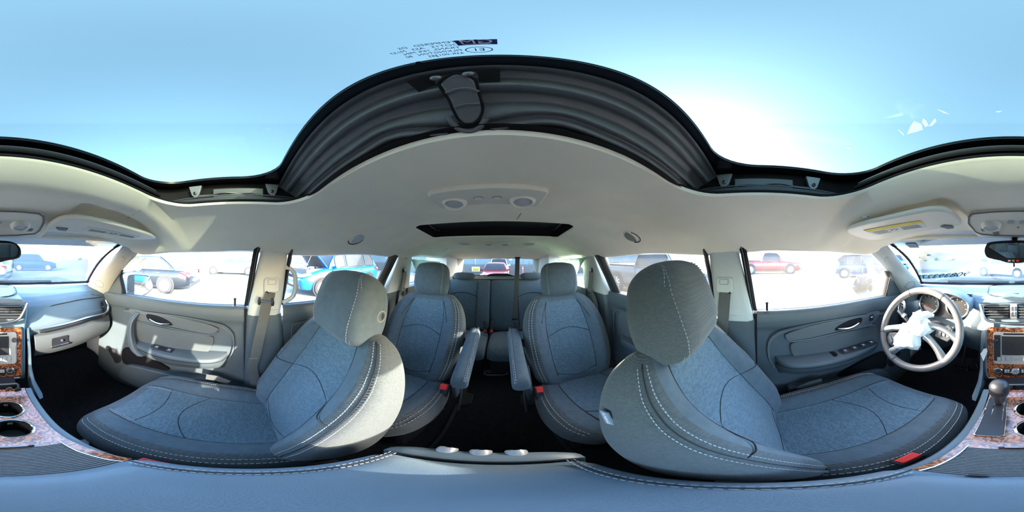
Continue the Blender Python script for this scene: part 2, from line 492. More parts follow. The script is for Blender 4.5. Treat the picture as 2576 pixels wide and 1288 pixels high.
def sd_rr(x, y, x0, x1, y0, y1, r):
    cx, cy = (x0 + x1) / 2, (y0 + y1) / 2
    dx, dy = abs(x - cx) - (x1 - x0) / 2 + r, abs(y - cy) - (y1 - y0) / 2 + r
    return math.hypot(max(dx, 0), max(dy, 0)) + min(max(dx, dy), 0) - r
HOLES = [(-.43, .43, -.184, .25, .10), (-.415, .415, -1.06, -.75, .045)]
def ceiling_mesh():
    nx, ny = 78, 168
    q = MB(); idx = {}; inside = {}
    for j in range(ny + 1):
        y = -2.5 + 3.10 * j / ny
        xe = interp(XE, y)
        for i in range(nx + 1):
            x = -xe + 2 * xe * i / nx
            yy = y; ins = False
            for h in HOLES:
                d = sd_rr(x, yy, *h)
                if d < 0:
                    ins = d < -.03
                    for _ in range(6):
                        d = sd_rr(x, yy, *h); e = 1e-4
                        gx = (sd_rr(x + e, yy, *h) - d) / e; gy = (sd_rr(x, yy + e, *h) - d) / e
                        l = max(1e-6, math.hypot(gx, gy)); x -= d * gx / l; yy -= d * gy / l
                    inside[(i, j)] = True
            idx[(i, j)] = len(q.v); q.v.append(Vector((x, yy, hz(x, yy))))
    for j in range(ny):
        for i in range(nx):
            c = [(i, j), (i + 1, j), (i + 1, j + 1), (i, j + 1)]
            if all(k in inside for k in c): continue
            q.f.append([idx[k] for k in c]); q.m.append(0)
    # edge roll along the windows
    for s in (0, nx):
        for j in range(ny):
            a, b = idx[(s, j)], idx[(s, j + 1)]
            sx = -1 if s == 0 else 1
            pa, pb = q.v[a], q.v[b]
            n0 = len(q.v)
            for p in (pa, pb): q.v += [p + Vector((sx * .018, 0, -.006)), p + Vector((sx * .032, 0, .006)), p + Vector((sx * .038, 0, .06))]
            for u, v2 in ((a, n0), (n0, n0 + 1), (n0 + 1, n0 + 2)):
                pass
            q.f += [[a, b, n0 + 3, n0], [n0, n0 + 3, n0 + 4, n0 + 1], [n0 + 1, n0 + 4, n0 + 5, n0 + 2]]; q.m += [0, 0, 0]
    return q
ceil = thing('ceiling', 'pale grey fabric headliner lining the roof around both roof openings', None, (0, 0, .02), kind='structure')
build(ceiling_mesh(), 'headliner', 'headliner', ceil, ang=180)
for hi_, h in enumerate(HOLES):       # wrapped fabric lip, then dark trim of each opening
    o = rrect(*h, n=10); q = MB(); rings = []
    for ins, up in ((-.001, 0), (.002, .004), (.003, .010)):
        rings.append([Vector((x * (1 - ins / .43), y - ins * (1 if y > (h[2] + h[3]) / 2 else -1), hz(x, y) + up)) for x, y in o])
    q.loft(rings, False, False); build(q, 'fabric_lip', 'headliner', ceil)
    q = MB(); q.tube([Vector((x * .995, y * 1.0, hz(x, y) + .011)) for x, y in o], .0042, 6, True); build(q, 'opening_trim', 'rubber', ceil, ang=180)

# outer roof skin
q = MB()
def roofz(x, y): return .268 - .10 * abs(x / .74) ** 3 - .16 * sstep(-1.0, -2.7, y) - .16 * sstep(.15, .75, y)
ro = rrect(-.56, .56, -.27, .34, .1, 8)
outer = rrect(-.76, .76, -2.62, .68, .12, 8)
r2 = []
for (x, y), (a, b_) in zip(ro, outer): r2.append(((x + a) / 2, (y + b_) / 2))
q.loft([[Vector((x, y, roofz(x, y))) for x, y in ring] for ring in (ro, r2, outer)], False, False)
build(q, 'roof', 'paint_white', kind='structure', label='outer roof skin of the car', ang=180)

# ---------------------------------------------------------------- sunroof
sr = thing('window_1', 'tinted glass sunroof over the front seats with black printed border', None, (0, .05, .20), kind='structure')
GL = (-.445, .445, -.089, .283, .10)
q = MB(); q.prism([Vector((x, y, .250)) for x, y in rrect(*GL, n=8)], (0, 0, .004)); build(q, 'pane', 'glass_roof', sr, smooth=False)
q = MB(); fo = rrect(-.58, .58, -.34, .38, .12, 8); fi = rrect(*GL, n=8)
q.loft([[Vector((x, y, .2485)) for x, y in r_] for r_ in (fi, fo)], False, False)
q.loft([[Vector((x, y, .256)) for x, y in r_] for r_ in (fi, fo)], False, False); q.loft([[Vector((x, y, z_)) for x, y in fi] for z_ in (.2485, .256)], False, False)
build(q, 'frit_band', 'frit', sr)
q = MB(); q.prism([Vector((.012 + dx, -.088 + dy, .2475)) for dx, dy in ((-.003, -.001), (.003, -.001), (.0012, .002), (-.0012, .002))], (0, 0, .001)); build(q, 'frit_notch', 'frit', sr, smooth=False)
# wall of the opening above the headliner
q = MB()
wi = rrect(-.487, .487, -.30, .305, .09, 8)
q.loft([[Vector((x, y, hz(x, min(y, .25)) + .012)) for x, y in wi], [Vector((x, y, .249)) for x, y in wi]], False, False)
fo2 = rrect(-.433, .433, -.19, .252, .098, 8)
q.loft([[Vector((x, y, hz(x, y) + .013)) for x, y in fo2], [Vector((x, y, hz(x, min(y, .25)) + .013)) for x, y in wi]], False, False)
build(q, 'frame', 'rubber', sr)
for k, (yy, zz, rr) in enumerate(((.270, .205, .006), (.285, .222, .007), (.262, .186, .004))):
    q = MB(); q.tube([Vector((.40 * t, yy - .018 * abs(t) ** 3, zz - .01 * t * t)) for t in [-1 + i / 15 for i in range(31)]], rr, 8); build(q, 'front_seal', 'rubber' if k != 1 else 'black_plastic', sr)
for k, (yy, zz) in enumerate(((-.128, .2455), (-.150, .244))):
    q = MB(); q.tube([Vector((.44 * t, yy, zz)) for t in [-1 + i / 15 for i in range(31)]], .006, 8, flat=.7); build(q, 'rear_seal', 'black_plastic' if k == 0 else 'rubber', sr)
for s in (1, -1):
    rail = MB(); rail.box(*sorted((s * .440, s * .456)), -.20, .24, .172, .184); rail.box(*sorted((s * .452, s * .482)), -.20, .24, .176, .188); rail = build(rail, 'guide_rail', 'black_plastic', sr, bev=.002)
    q = MB(); q.tube([Vector((s * .449, -.19 + .42 * i / 14, .1875 + .004 * math.sin(PI * i / 14))) for i in range(15)], .0022, 6); build(q, 'rail_edge', 'dark_metal', sr)
    q = MB(); q.tube([Vector((s * (.468 - .004 * math.sin(i)), -.05 + .2 * i / 14, .200 + .006 * math.sin(PI * i / 14))) for i in range(15)], .0022, 6); build(q, 'drain_wire', 'dark_metal', sr)
    q = MB(); q.box(*sorted((s * .470, s * .484)), -.06, .10, .190, .226); build(q, 'lift_arm', 'dark_metal', sr, bev=.003)
    for yb in (-.085, .155):
        q = MB(); q.prism([Vector((s * .460, yb + a, z_)) for a, z_ in ((-.022, .238), (.022, .238), (.012, .204), (.004, .196), (-.008, .196), (-.014, .206))], (s * .012, 0, 0)); br_ = build(q, 'bracket', 'dull_metal', sr, bev=.0015)
        q = MB(); q.lathe([(.0055, 0), (.0055, .003), (.003, .0045)], (s * .459, yb, .210), (-s, 0, 0), 12); build(q, 'screw', 'dark_metal', br_)
        q = MB(); q.lathe([(.0025, .0), (.0025, .0015)], (s * .4545, yb, .210), (-s, 0, 0), 8); build(q, 'screw_recess', 'rubber', br_)
# printing on the glass (reads right from outside)
ZT = .2490
def gt(s_, px, py, hpx, al='CENTER'):
    c = atZ(px, py, ZT); size = hpx / 1288 * PI * .262 * .86
    text(s_, size, Matrix.Translation(c) @ Matrix.Diagonal((1.0, 1.0, 1, 1)), 'ink_blue', sr, 'glass_print', .0002, al)
for s_, px_, py_ in (('TEMPERED   DS', 1148, 105), ('DOT15   AS3   M137', 1155, 112), ('TRANS. 16% MIN.', 1158, 119), ('PILKINGTON   80', 1163, 126), ('43R-001385', 1168, 133), ('3 . . .', 1105, 141)):
    gt(s_, px_, py_, 7.5, 'LEFT')
c = atZ(1198, 106, ZT)
q = MB(); q.prism([c + Vector((a * .0085, b_ * .0042, 0)) for a, b_ in ((-1, -1), (1, -1), (1, 1), (-1, 1))], (0, 0, .0003)); build(q, 'maker_mark', 'ink_blue', sr, smooth=False)
text('GM', .0092, Matrix.Translation(c + Vector((0, .0008, -.0006))), 'white_print', sr, 'maker_letters', .0002)
q = MB(); q.box(c.x - .006, c.x + .006, c.y - .0032, c.y - .0025, c.z - .0007, c.z - .0003); build(q, 'maker_underline', 'white_print', sr)
c = atZ(1205, 125, ZT)
q = MB(); q.tube([c + Vector((a, b_, 0)) for a, b_ in circ(0, 0, .0065, 24, .0046)], .0004, 5, True); build(q, 'approval_ring', 'ink_blue', sr)
text('E1', .0062, Matrix.Translation(c), 'ink_blue', sr, 'approval_letters', .0002)
# dried splash on the glass
for pts in (((2282, 338), (2290, 318), (2300, 305), (2318, 312), (2322, 326), (2305, 332)), ((2322, 298), (2330, 303), (2336, 316), (2328, 320), (2320, 308)), ((2336, 318), (2352, 298), (2356, 305), (2346, 316)), ((2258, 326), (2272, 335), (2274, 342)), ((2357, 275), (2376, 281), (2388, 288), (2374, 284)), ((2504, 281), (2522, 279), (2512, 283)), ((2128, 371), (2142, 373), (2136, 376))):
    q = MB(); q.prism([atZ(a, b_, .2492) for a, b_ in pts], (0, 0, .0004)); build(q, 'dried_splash', 'splash', sr, smooth=False)

# ---------------------------------------------------------------- sliding sunshade edge with its pull
sh = thing('sunroof_shade', 'black ribbed edge of the retracted sunroof shade with central pull tab', 'sunshade', (0, -.15, .18))
pb, pt = Vector((0, -.1815, .1868)), Vector((0, -.0985, .2320))
dv = pt - pb; nv = Vector((0, dv.z, -dv.y)).normalized()
RID = [(0, -.008), (.05, .004), (.11, .0095), (.165, .005), (.205, -.003), (.24, .004), (.30, .0095), (.37, .003), (.44, -.006), (.56, -.007), (.62, .004), (.70, .0095), (.76, .001), (.82, -.007), (.92, -.007), (.96, .005), (1, .008)]
def shade(u, v):
    x = (u * 2 - 1) * .452
    c_ = math.exp(-(x / .055) ** 2)
    k = max(0, 1 - abs(x) / .46)
    wob = .055 * math.exp(-((abs(x) - .10) / .035) ** 2) * sstep(.6, .2, v) - .12 * c_ * sstep(.5, .1, v)
    vv = v - wob * (1 if v > .02 else 0)
    r_ = interp(RID, min(1, max(0, vv)))
    e = sstep(0, .10, k)
    bowY = -.004 * (x / .45) ** 2
    return pb + dv * v + nv * (r_ * e) + Vector((x, bowY, -.010 * (x / .45) ** 2 * (1 - v * .4))) - dv * (.10 * c_ * (1 - v) ** 2)
q = MB(); q.grid(shade, 90, 44)
q.grid(lambda u, v: shade(u, 0) + Vector((0, -.02 * v, .02 * v)), 90, 1)
build(q, 'ribbed_panel', 'sunshade_plastic', sh, ang=180)
q = MB(); q.grid(lambda u, v: Vector(((u*2-1)*.45, -.180 - .03 * v, .178 + .004 * v - .010 * (u*2-1)**2)) + Vector((0, .012 * (1 - v), 0)), 40, 2); build(q, 'sliding_seal', 'rubber', sh)
def onshade(px, py, lift):
    d = ray(px, py); p0 = pb + nv * lift; k = (p0 - Vector((CX, 0, 0))).dot(nv) / d.dot(nv)
    return Vector((CX, 0, 0)) + d * k
pull = [(1104, 214), (1112, 202), (1126, 192), (1146, 184), (1168, 188), (1188, 196), (1198, 205), (1205, 235), (1213, 262), (1214, 280), (1206, 298), (1190, 312), (1168, 313), (1152, 300), (1140, 278), (1128, 250)]
q = MB(); q.prism([onshade(a, b_, .0115) for a, b_ in pull], -nv * .012); tabo = build(q, 'pull_tab', 'sunshade_plastic', sh, bev=.003, seg=3)
q = MB(); q.tube([onshade(a, b_, .0028) for a, b_ in spline([(a, b_, 0) for a, b_ in pull], 4, True) for a, b_ in [(a, b_)]] if False else [onshade(p.x, p.y, .0105) for p in spline([(a, b_, 0) for a, b_ in pull], 4, True)], .0014, 5, True); build(q, 'tab_gap', 'rubber', tabo)
for row in (((1124, 236), (1150, 226), (1180, 224), (1203, 232)), ((1144, 272), (1170, 264), (1208, 262))):
    q = MB(); q.tube([onshade(p.x, p.y, .0122) for p in spline([(a, b_, 0) for a, b_ in row], 5)], .003, 8, flat=.5); build(q, 'rib', 'sunshade_plastic', tabo)
q = MB(); q.tube([onshade(p.x, p.y, .009) for p in spline([(a, b_, 0) for a, b_ in ((1128, 292), (1140, 312), (1160, 326), (1186, 329), (1208, 318), (1222, 298))], 6)], .0042, 8); build(q, 'finger_lip', 'sunshade_plastic', sh)
for a in ((1097, 196), (1178, 186)):
    p0 = onshade(a[0] - 12, a[1] + 3, .012); p1 = onshade(a[0] + 13, a[1] - 2, .012)
    q = MB(); q.tube([p0.lerp(p1, i / 6) + nv * (.002 * math.sin(PI * i / 6)) for i in range(7)], [.0016, .003, .0036, .0036, .0034, .003, .0016], 10); build(q, 'spring_clip', 'dull_metal', sh)
for pts in (((1022, 205), (1090, 190), (1096, 212), (1055, 232)), ((1200, 180), (1258, 174), (1258, 206), (1206, 206))):
    q = MB(); q.prism([onshade(a, b_, .0065) for a, b_ in pts], nv * .0012); build(q, 'recess', 'rubber', sh, smooth=False)

# ---------------------------------------------------------------- rear roof window (covered)
rr = thing('window_2', 'closed dark rear roof window set in the headliner above the middle row', None, (0, -.9, .17), kind='structure')
q = MB(); q.grid(lambda u, v: Vector(((u*2-1) * .43, -1.09 + .36 * v, .185 + .03 * v)), 6, 4); q.grid(lambda u, v: Vector(((u*2-1) * .43, -1.09 + .36 * v, .20 + .03 * v)), 6, 4); build(q, 'dark_panel', 'black_plastic', rr, ang=180)
wi = rrect(-.418, .418, -1.063, -.747, .045, 6)
q = MB(); q.loft([[Vector((x, y, hz(x, y) + .010)) for x, y in wi], [Vector((x, y, .187 + .03 * (y + 1.09) / .36)) for x, y in wi]], False, False); build(q, 'side_wall', 'rubber', rr)
for s in (1, -1):
    q = MB(); q.tube([Vector((s * (.372 + .02 * t), -.76 - .27 * t, .205 - .028 * t - .0)) for t in (0, .3, .6, .9, 1)], .003, 6); build(q, 'bright_rail', 'satin', rr)
    q = MB(); q.lathe([(.006, 0), (.004, .003)], (s * .375, -1.035, .178), (0, .2, -1), 10); build(q, 'screw', 'dull_metal', rr)

# ---------------------------------------------------------------- windscreen
ws = thing('window_3', 'wide raked windscreen above the dashboard, washed out by glare', None, (0, .9, -.2), kind='structure')
def wsf(u, v, off=0.0):
    a = u * 2 - 1
    xb, yb, zb = .685 * a, 1.15 - .13 * a * a, -.205
    xt, yt, zt = .615 * a, .625 - .05 * a * a, .078
    b_ = .035 * math.sin(PI * v)
    return Vector((xb + (xt - xb) * v, yb + (yt - yb) * v + b_ * .5 + off, zb + (zt - zb) * v + b_))
q = MB(); q.grid(wsf, 20, 10); q.grid(lambda u, v: wsf(u, v, .005), 20, 10); build(q, 'pane', 'glass_clear', ws, ang=180)
q = MB(); q.grid(lambda u, v: wsf(u, v * .045 - .01, -.004) + Vector((0, 0, .001)), 24, 2); build(q, 'lower_frit', 'frit', ws, ang=180)
for s in (0, 1):
    q = MB(); q.tube([wsf(.012 if s == 0 else .988, i / 12, -.006) for i in range(13)], .007, 6); build(q, 'edge_seal', 'rubber', ws, ang=180)
q = MB(); q.tube([wsf(i / 16, 1.0, -.006) for i in range(17)], .008, 6); build(q, 'header_seal', 'headliner', ws, ang=180)
q = MB(); q.grid(lambda u, v: Vector(((u*2-1) * .74, 1.09 + .10 * v + .02 - .10 * (u*2-1)**2, -.222 - .004 * v)), 20, 3); q.box(-.80, .80, 1.16, 1.9, -.36, -.26); build(q, 'cowl', 'black_plastic', ws, smooth=False)
for s, x0, x1 in ((1, -.02, .42), (-1, -.50, -.06)):
    q = MB(); q.tube([Vector((x0 + (x1 - x0) * t, 1.165 - .08 * ((x0 + (x1 - x0) * t) / .6) ** 2, -.190 + .004 * math.sin(PI * t))) for t in [i / 10 for i in range(11)]], .007, 6, flat=1.3)
    wp = thing('wiper_blade', 'black wiper blade resting low on the windscreen, ' + ('passenger side' if s > 0 else "driver's side"), 'wiper', ((x0 + x1) / 2, 1.15, -.2), 'wiper blades')
    build(q, 'blade', 'rubber', wp); q = MB(); q.tube([Vector(((x0 + x1) / 2, 1.15, -.188)), Vector(((x0 + x1) / 2 - s * .2, 1.19, -.21))], .008, 6); build(q, 'arm', 'black_plastic', wp)
# lot number sticker, mirrored from inside, and a small clear sticker up in the corner
def onws(px, py, lift=-.006):
    d = ray(px, py); o = Vector((CX, 0, 0))
    p0, p1, p2 = wsf(.3, .1), wsf(.7, .1), wsf(.5, .9)
    a_ = px; best = None
    for it in range(2):
        n = (wsf(.2, .12) - wsf(.1, .12)).cross(wsf(.15, .2) - wsf(.15, .05)).normalized() if px > 1300 else (p1 - p0).cross(p2 - p0).normalized()
        pp = wsf(.15, .12) if px > 1300 else p0
        best = o + d * ((pp - o).dot(n) / d.dot(n))
    return best + Vector((0, lift, 0))
stk = thing('lot_number_sticker', 'pale blue sticker with reversed lot number low on the windscreen', 'sticker', onws(2360, 692))
A_, B_, C_, D_ = onws(2311, 702), onws(2414, 696), onws(2408, 687), onws(2318, 691)
q = MB(); q.prism([A_, B_, C_, D_], (0, .0006, 0)); build(q, 'backing', 'glass_clear', stk, smooth=False)
mat('sticker_blue', (.35, .66, .72), .6)
q = MB(); q.prism([p + Vector((0, -.001, 0)) for p in (A_.lerp(D_, .1), B_.lerp(C_, .1), B_.lerp(C_, .9), A_.lerp(D_, .9))], (0, .0004, 0)); build(q, 'film', 'sticker_blue', stk, smooth=False)
xm = (A_ - B_).normalized(); ym = (D_ - A_).normalized()
Mx = Matrix((xm, ym, xm.cross(ym))).transposed().to_4x4(); Mx.translation = (A_ + B_ + C_ + D_) / 4 + Vector((0, -.003, 0))
text('908393275x', (A_ - D_).length * 1.25, Mx, 'ink', stk, 'lot_number', .0003)
q = MB(); q.prism([wsf(.075 + a, .80 + b_, -.008) for a, b_ in ((0, 0), (.045, 0), (.045, .10), (0, .10))], (0, .001, 0)); build(q, 'window_sticker', 'tag_blue', None, 'small translucent sticker in the upper corner of the windscreen beside the sun visor', 'sticker', smooth=False)

# ---------------------------------------------------------------- floor, bulkheads
q = MB()
q.grid(lambda u, v: Vector(((u*2-1) * .78, -2.62 + 3.9 * v, -1.06 + .03 * math.sin(u * 7) * 0 + (.16 * sstep(.72, 1.1, -2.62 + 3.9 * v) if True else 0))), 12, 60)
q.box(-.80, .80, -2.62, 1.3, -1.15, -1.10)
build(q, 'floor', 'carpet', kind='structure', label='black carpeted cabin floor between the seats', ang=60)
q = MB(); q.box(-.95, .95, 1.20, 1.28, -1.15, -.24); build(q, 'wall_front', 'carpet', kind='structure', label='dark bulkhead behind the dashboard')
q = MB(); q.box(-.95, .95, -2.62, -2.56, -1.15, -.31); q.box(-.75, .75, -2.575, -2.535, -.9, -.312); build(q, 'wall_rear', 'door_plastic', kind='structure', label='dark lower trim of the closed tailgate', bev=.01)

# ================================================================ pillars, doors, side glass (both sides are mirror images)
SIDE = {1: 'passenger side', -1: "driver's side"}
def Y3(s, pts, X): return [Vector((s * X, y, z)) for y, z in pts]
trim_n = 0
def trim(label, loc):
    global trim_n
    trim_n += 1
    return thing('trim_%d' % trim_n, label, None, loc, kind='structure')
def sect(s, z, y0, y1, xi, xo, r=.012):
    """pillar cross-section at height z: rounded inside corners"""
    return [Vector((s * xo, y0 - .004, z)), Vector((s * (xi + r * 1.2), y0, z)), Vector((s * (xi + r * .3), y0 + r * .35, z)), Vector((s * xi, y0 + r * 1.4, z)),
            Vector((s * xi, y1 - r * 1.4, z)), Vector((s * (xi + r * .3), y1 - r * .35, z)), Vector((s * (xi + r * 1.2), y1, z)), Vector((s * xo, y1 + .004, z))]
def glassX(z): return .775 - .30 * (z + .26) if z > -.26 else .775
for s in (1, -1):
    sn = SIDE[s]
    # --- A pillar
    a = trim('pale grey windscreen pillar trim on the ' + sn, (s * .68, .75, -.28))
    inner = spline([(.655, 1.005, -.215), (.640, .90, -.150), (.628, .76, -.055), (.618, .64, .030), (.612, .575, .072), (.61, .54, .10)], 5)
    outer = spline([(.765, .915, -.315), (.748, .845, -.225), (.728, .745, -.125), (.708, .645, -.045), (.690, .565, .006), (.672, .50, .045)], 5)
    rings = []
    for p, q_ in zip(inner, outer):
        c = (p + q_) / 2; d = (q_ - p); n = Vector((-1, -.75, .15)).normalized()
        ring = [p + Vector((.03, .03, 0)), p + Vector((.004, 0, 0))] + [p + d * t + n * (.030 * math.sin(PI * t) ** .7) for t in (.08, .25, .45, .65, .85)] + [q_, q_ + Vector((.02, .05, .0))]
        rings.append([Vector((s * v.x, v.y, v.z)) for v in ring])
    q = MB(); q.loft(rings, True, True); build(q, 'pillar_cover', 'pillar_trim', a, ang=70)
    def apl(t, f, lift):
        i = t * (len(inner) - 1); k = min(len(inner) - 2, int(i)); fr = i - k
        p = inner[k].lerp(inner[k + 1], fr); q_ = outer[k].lerp(outer[k + 1], fr); n = Vector((-1, -.75, .15)).normalized()
        v = p + (q_ - p) * f + n * (.030 * math.sin(PI * f) ** .7 + lift); return Vector((s * v.x, v.y, v.z))
    q = MB(); q.tube([apl(.17 + .045 * math.cos(t), .45 + .24 * math.sin(t), .0004) for t in [2 * PI * i / 24 for i in range(24)]], .0012, 5, True); build(q, 'access_cover_gap', 'grey_vent', a)
    q = MB(); q.tube([apl(.56 + .05 * math.cos(t), .62 + .16 * math.sin(t), .0004) for t in [-1.2 + 2.4 * i / 12 for i in range(13)]], .0009, 5); build(q, 'airbag_mark', 'grey_vent', a)
    # --- B pillar: pale upper cover, dark lower cover
    b = trim('pale grey door pillar cover behind the front seat on the ' + sn, (s * .74, -.11, -.29))
    q = MB(); q.loft([sect(s, z, y1, y0, xi, .82, .016) for z, y0, y1, xi in ((-.292, -.012, -.172, .722), (-.24, -.022, -.178, .714), (-.12, -.044, -.190, .704), (0, -.068, -.200, .690), (.05, -.078, -.205, .682))]); build(q, 'upper_cover', 'pillar_trim', b, ang=60)
    q = MB(); q.prism([Vector((s * (.7135 - .0), y, z)) for y, z in ((-.062, -.262), (-.162, -.262), (-.176, -.115), (-.084, -.108))], (s * .01, 0, 0)); 
    build(q, 'slide_plate', 'pillar_trim', b, bev=.004, seg=3)
    q = MB(); q.loft([sect(s, z, y1, y0, xi, .84, .018) for z, y0, y1, xi in ((-1.06, .03, -.235, .715), (-.9, .01, -.215, .715), (-.6, .0, -.195, .722), (-.36, -.006, -.184, .726), (-.288, -.008, -.178, .722))]); build(q, 'lower_cover', 'door_plastic', b, ang=60)
    # --- C pillar
    c3 = trim('pale grey pillar cover beside the middle row on the ' + sn, (s * .74, -1.1, -.3))
    q = MB(); q.loft([sect(s, z, y1, y0, xi, .82, .012) for z, y0, y1, xi in ((-.275, -.905, -1.20, .712), (-.14, -.965, -1.21, .705), (.02, -1.035, -1.22, .690))]); build(q, 'upper_cover', 'pillar_trim', c3, ang=60)
    q = MB(); q.loft([sect(s, z, y1, y0, xi, .84, .02) for z, y0, y1, xi in ((-1.06, -.78, -1.35, .70), (-.7, -.86, -1.30, .705), (-.40, -.90, -1.26, .715), (-.272, -.91, -1.22, .716))]); build(q, 'lower_cover', 'door_plastic', c3, ang=60)
    q = MB(); q.prism([Vector((s * .7025, y, z)) for y, z in rrect(-1.165, -1.075, -.165, -.075, .012, 4)], (s * .006, 0, 0)); build(q, 'belt_plate', 'pillar_trim', c3, bev=.002)
    q = MB(); q.prism([Vector((s * .6945, y, z)) for y, z in rrect(-1.145, -1.095, -.030, -.008, .008, 4)], (s * .006, 0, 0)); hk = build(q, 'hook_plate', 'pillar_trim', c3, bev=.002)
    q = MB(); q.prism([Vector((s * .6935, y, z)) for y, z in rrect(-1.132, -1.108, -.022, -.012, .004, 3)], (s * .004, 0, 0)); build(q, 'hook_slot', 'rubber', hk)
    # --- D pillar and rear quarter
    d4 = trim('pale grey rear corner trim beside the tailgate window, ' + sn, (s * .66, -2.2, -.3))
    def dp(u, v):
        # u along from the quarter window to the tailgate window, v upwards
        y = -1.92 - .62 * u; x = .715 - .145 * sstep(.25, 1, u); z0 = -.30 + .05 * u; z1 = interp(ZE, max(-2.5, y)) + .03
        x -= .045 * v * (1 - .3 * u)
        return Vector((s * x, y, z0 + (z1 - z0) * v))
    q = MB(); q.grid(dp, 16, 10); build(q, 'corner_cover', 'pillar_trim', d4, ang=180)
    q = MB(); q.grid(lambda u, v: Vector((s * (.715 - .01 * v), -1.15 - 1.42 * u, -1.06 + .79 * v)), 10, 6); q.box(*sorted((s * .72, s * .95)), -2.6, -1.0, -1.15, -.30); q.box(*sorted((s * .70, s * .80)), -1.95, -1.15, -.31, -.272); build(q, 'quarter_panel', 'door_plastic', d4)
    q = MB(); q.box(*sorted((s * .60, s * .86)), -2.62, -1.85, -.27, .06); build(q, 'outer_corner', 'paint_white', d4)
    wn = thing('window_%d' % (4 if s > 0 else 5), 'rear quarter window beside the third row, ' + sn, None, (s * .77, -1.5, -.27), kind='structure')
    q = MB(); q.prism([Vector((s * glassX(z), y, z)) for y, z in ((-1.16, -.27), (-1.95, -.27), (-1.95, .03), (-1.16, .03))], (s * .004, 0, 0)); build(q, 'pane', 'glass_privacy', wn, smooth=False)
    # roof side rail that carries the headliner edge and closes the roof
    q = MB(); q.loft([[Vector((s * x, y, z)) for x, z in ((interp(XE, y) + .02, interp(ZE, y) + .01), (interp(XE, y) + .075, interp(ZE, y) + .0), (interp(XE, y) + .10, interp(ZE, y) + .05), (interp(XE, y) + .06, .20), (interp(XE, y) + .01, .10))] for y in [-2.55 + 3.15 * i / 24 for i in range(25)]]); 
    build(q, 'roof_rail', 'paint_white', kind='structure', label='body-coloured roof side rail above the doors, ' + sn)

    # --- front door
    fd = thing('door_%d' % (1 if s > 0 else 2), ('front passenger door with pull grip and chrome latch' if s > 0 else "driver's door with armrest switches and chrome latch"), None, (s * .78, .45, -1.0), kind='structure')
    PROF = [(-.252, .800), (-.250, .764), (-.254, .750), (-.268, .741), (-.300, .738), (-.330, .742), (-.348, .752), (-.365, .757), (-.48, .760), (-.60, .757), (-.66, .752), (-.70, .745), (-.80, .740), (-.95, .738), (-1.05, .745)]
    def door_in(u, v, Yr, Yf):
        i = v * (len(PROF) - 1); k = min(len(PROF) - 2, int(i)); f = i - k
        z = PROF[k][0] * (1 - f) + PROF[k + 1][0] * f; x = PROF[k][1] * (1 - f) + PROF[k + 1][1] * f
        y = Yr + (Yf - Yr) * u
        lift = .012 * sstep(.55, .95, y) * (-1 if z > -.4 else 0)
        return Vector((s * (x - .012 * sstep(.60, .95, y)), y, z + lift))
    q = MB(); q.grid(lambda u, v: door_in(u, v, .002 - .0 * v, .955), 24, 42); build(q, 'inner_skin', 'door_plastic', fd, ang=50)
    q = MB(); q.box(*sorted((s * .79, s * .94)), 0, 1.25, -1.12, -.325); build(q, 'outer_skin', 'paint_white', fd)
    q = MB(); q.box(*sorted((s * .742, s * .80)), -.012, .003, -1.06, -.262); build(q, 'rear_edge', 'rubber', fd)
    glf = 'glass_clear' if s > 0 else 'glass_dusty'
    q = MB(); q.prism([Vector((s * glassX(z), y, z)) for y, z in ((-.03, -.27), (.74, -.27), (.74, -.10), (.50, .05), (-.05, .06))], (s * .004, 0, 0)); build(q, 'pane', glf, fd, smooth=False)
    # black frame of the side window
    for nm, pts, w_ in (('rear_frame', [(-.012, -.25), (-.030, -.12), (-.050, .01), (-.06, .05)], .026), ('front_frame', [(.735, -.255), (.735, -.13), (.70, -.09)], .016)):
        q = MB(); rings = []
        for y, z in pts: rings.append([Vector((s * (glassX(z) + dx), y + dy * w_, z)) for dx, dy in ((-.012, -.5), (-.016, .1), (-.004, .5), (.012, .5), (.012, -.5))])
        q.loft(rings); build(q, nm, 'rubber', fd)
        q = MB(); q.tube([Vector((s * (glassX(z) - .017), y - .004, z)) for y, z in pts], .003, 5); build(q, 'frame_bead', 'dark_metal', fd)
    q = MB(); q.tube([Vector((s * .772, -.01 + .75 * i / 12, -.2525 - .012 * sstep(.55, .95, -.01 + .75 * i / 12))) for i in range(13)], .004, 6); build(q, 'glass_wiper_strip', 'rubber', fd)
    q = MB(); q.prism([Vector((s * .752, y, z)) for y, z in ((.742, -.262), (.905, -.275), (.87, -.22), (.80, -.145), (.742, -.105))], (s * .016, 0, 0)); build(q, 'mirror_corner_cover', 'door_plastic', fd, bev=.004)
    q = MB(); q.tube([Vector((s * .748, y, z)) for y, z in spline_yz([(.925, -.285), (.885, -.215), (.80, -.13), (.70, -.065)])], .008, 6) if False else q.tube([Vector((s * .748, p.x, p.y)) for p in spline([(.930, -.285, 0), (.89, -.212, 0), (.80, -.125, 0), (.71, -.062, 0)], 5)], .009, 6); build(q, 'door_seal', 'rubber', fd)
    # lock knob
    q = MB(); q.lathe([(.014, 0), (.014, .004), (.0085, .007)], (s * .752, .046, -.254), (0, 0, 1), 16); kb = build(q, 'lock_collar', 'door_plastic', fd)
    q = MB(); q.lathe([(.0055, 0), (.0055, .032), (.007, .034), (.007, .040), (.005, .042)], (s * .752, .046, -.249), (0, 0, 1), 12); build(q, 'lock_pin', 'black_plastic', kb)
    # seam line and piping under the padded sill
    piping = [(.70, -.353), (.60, -.340), (.45, -.325), (.30, -.322), (.18, -.332), (.10, -.350), (.060, -.385), (.047, -.43), (.05, -.50), (.075, -.572)]
    pp = [p for p in spline([(y, z, 0) for y, z in piping], 6)]
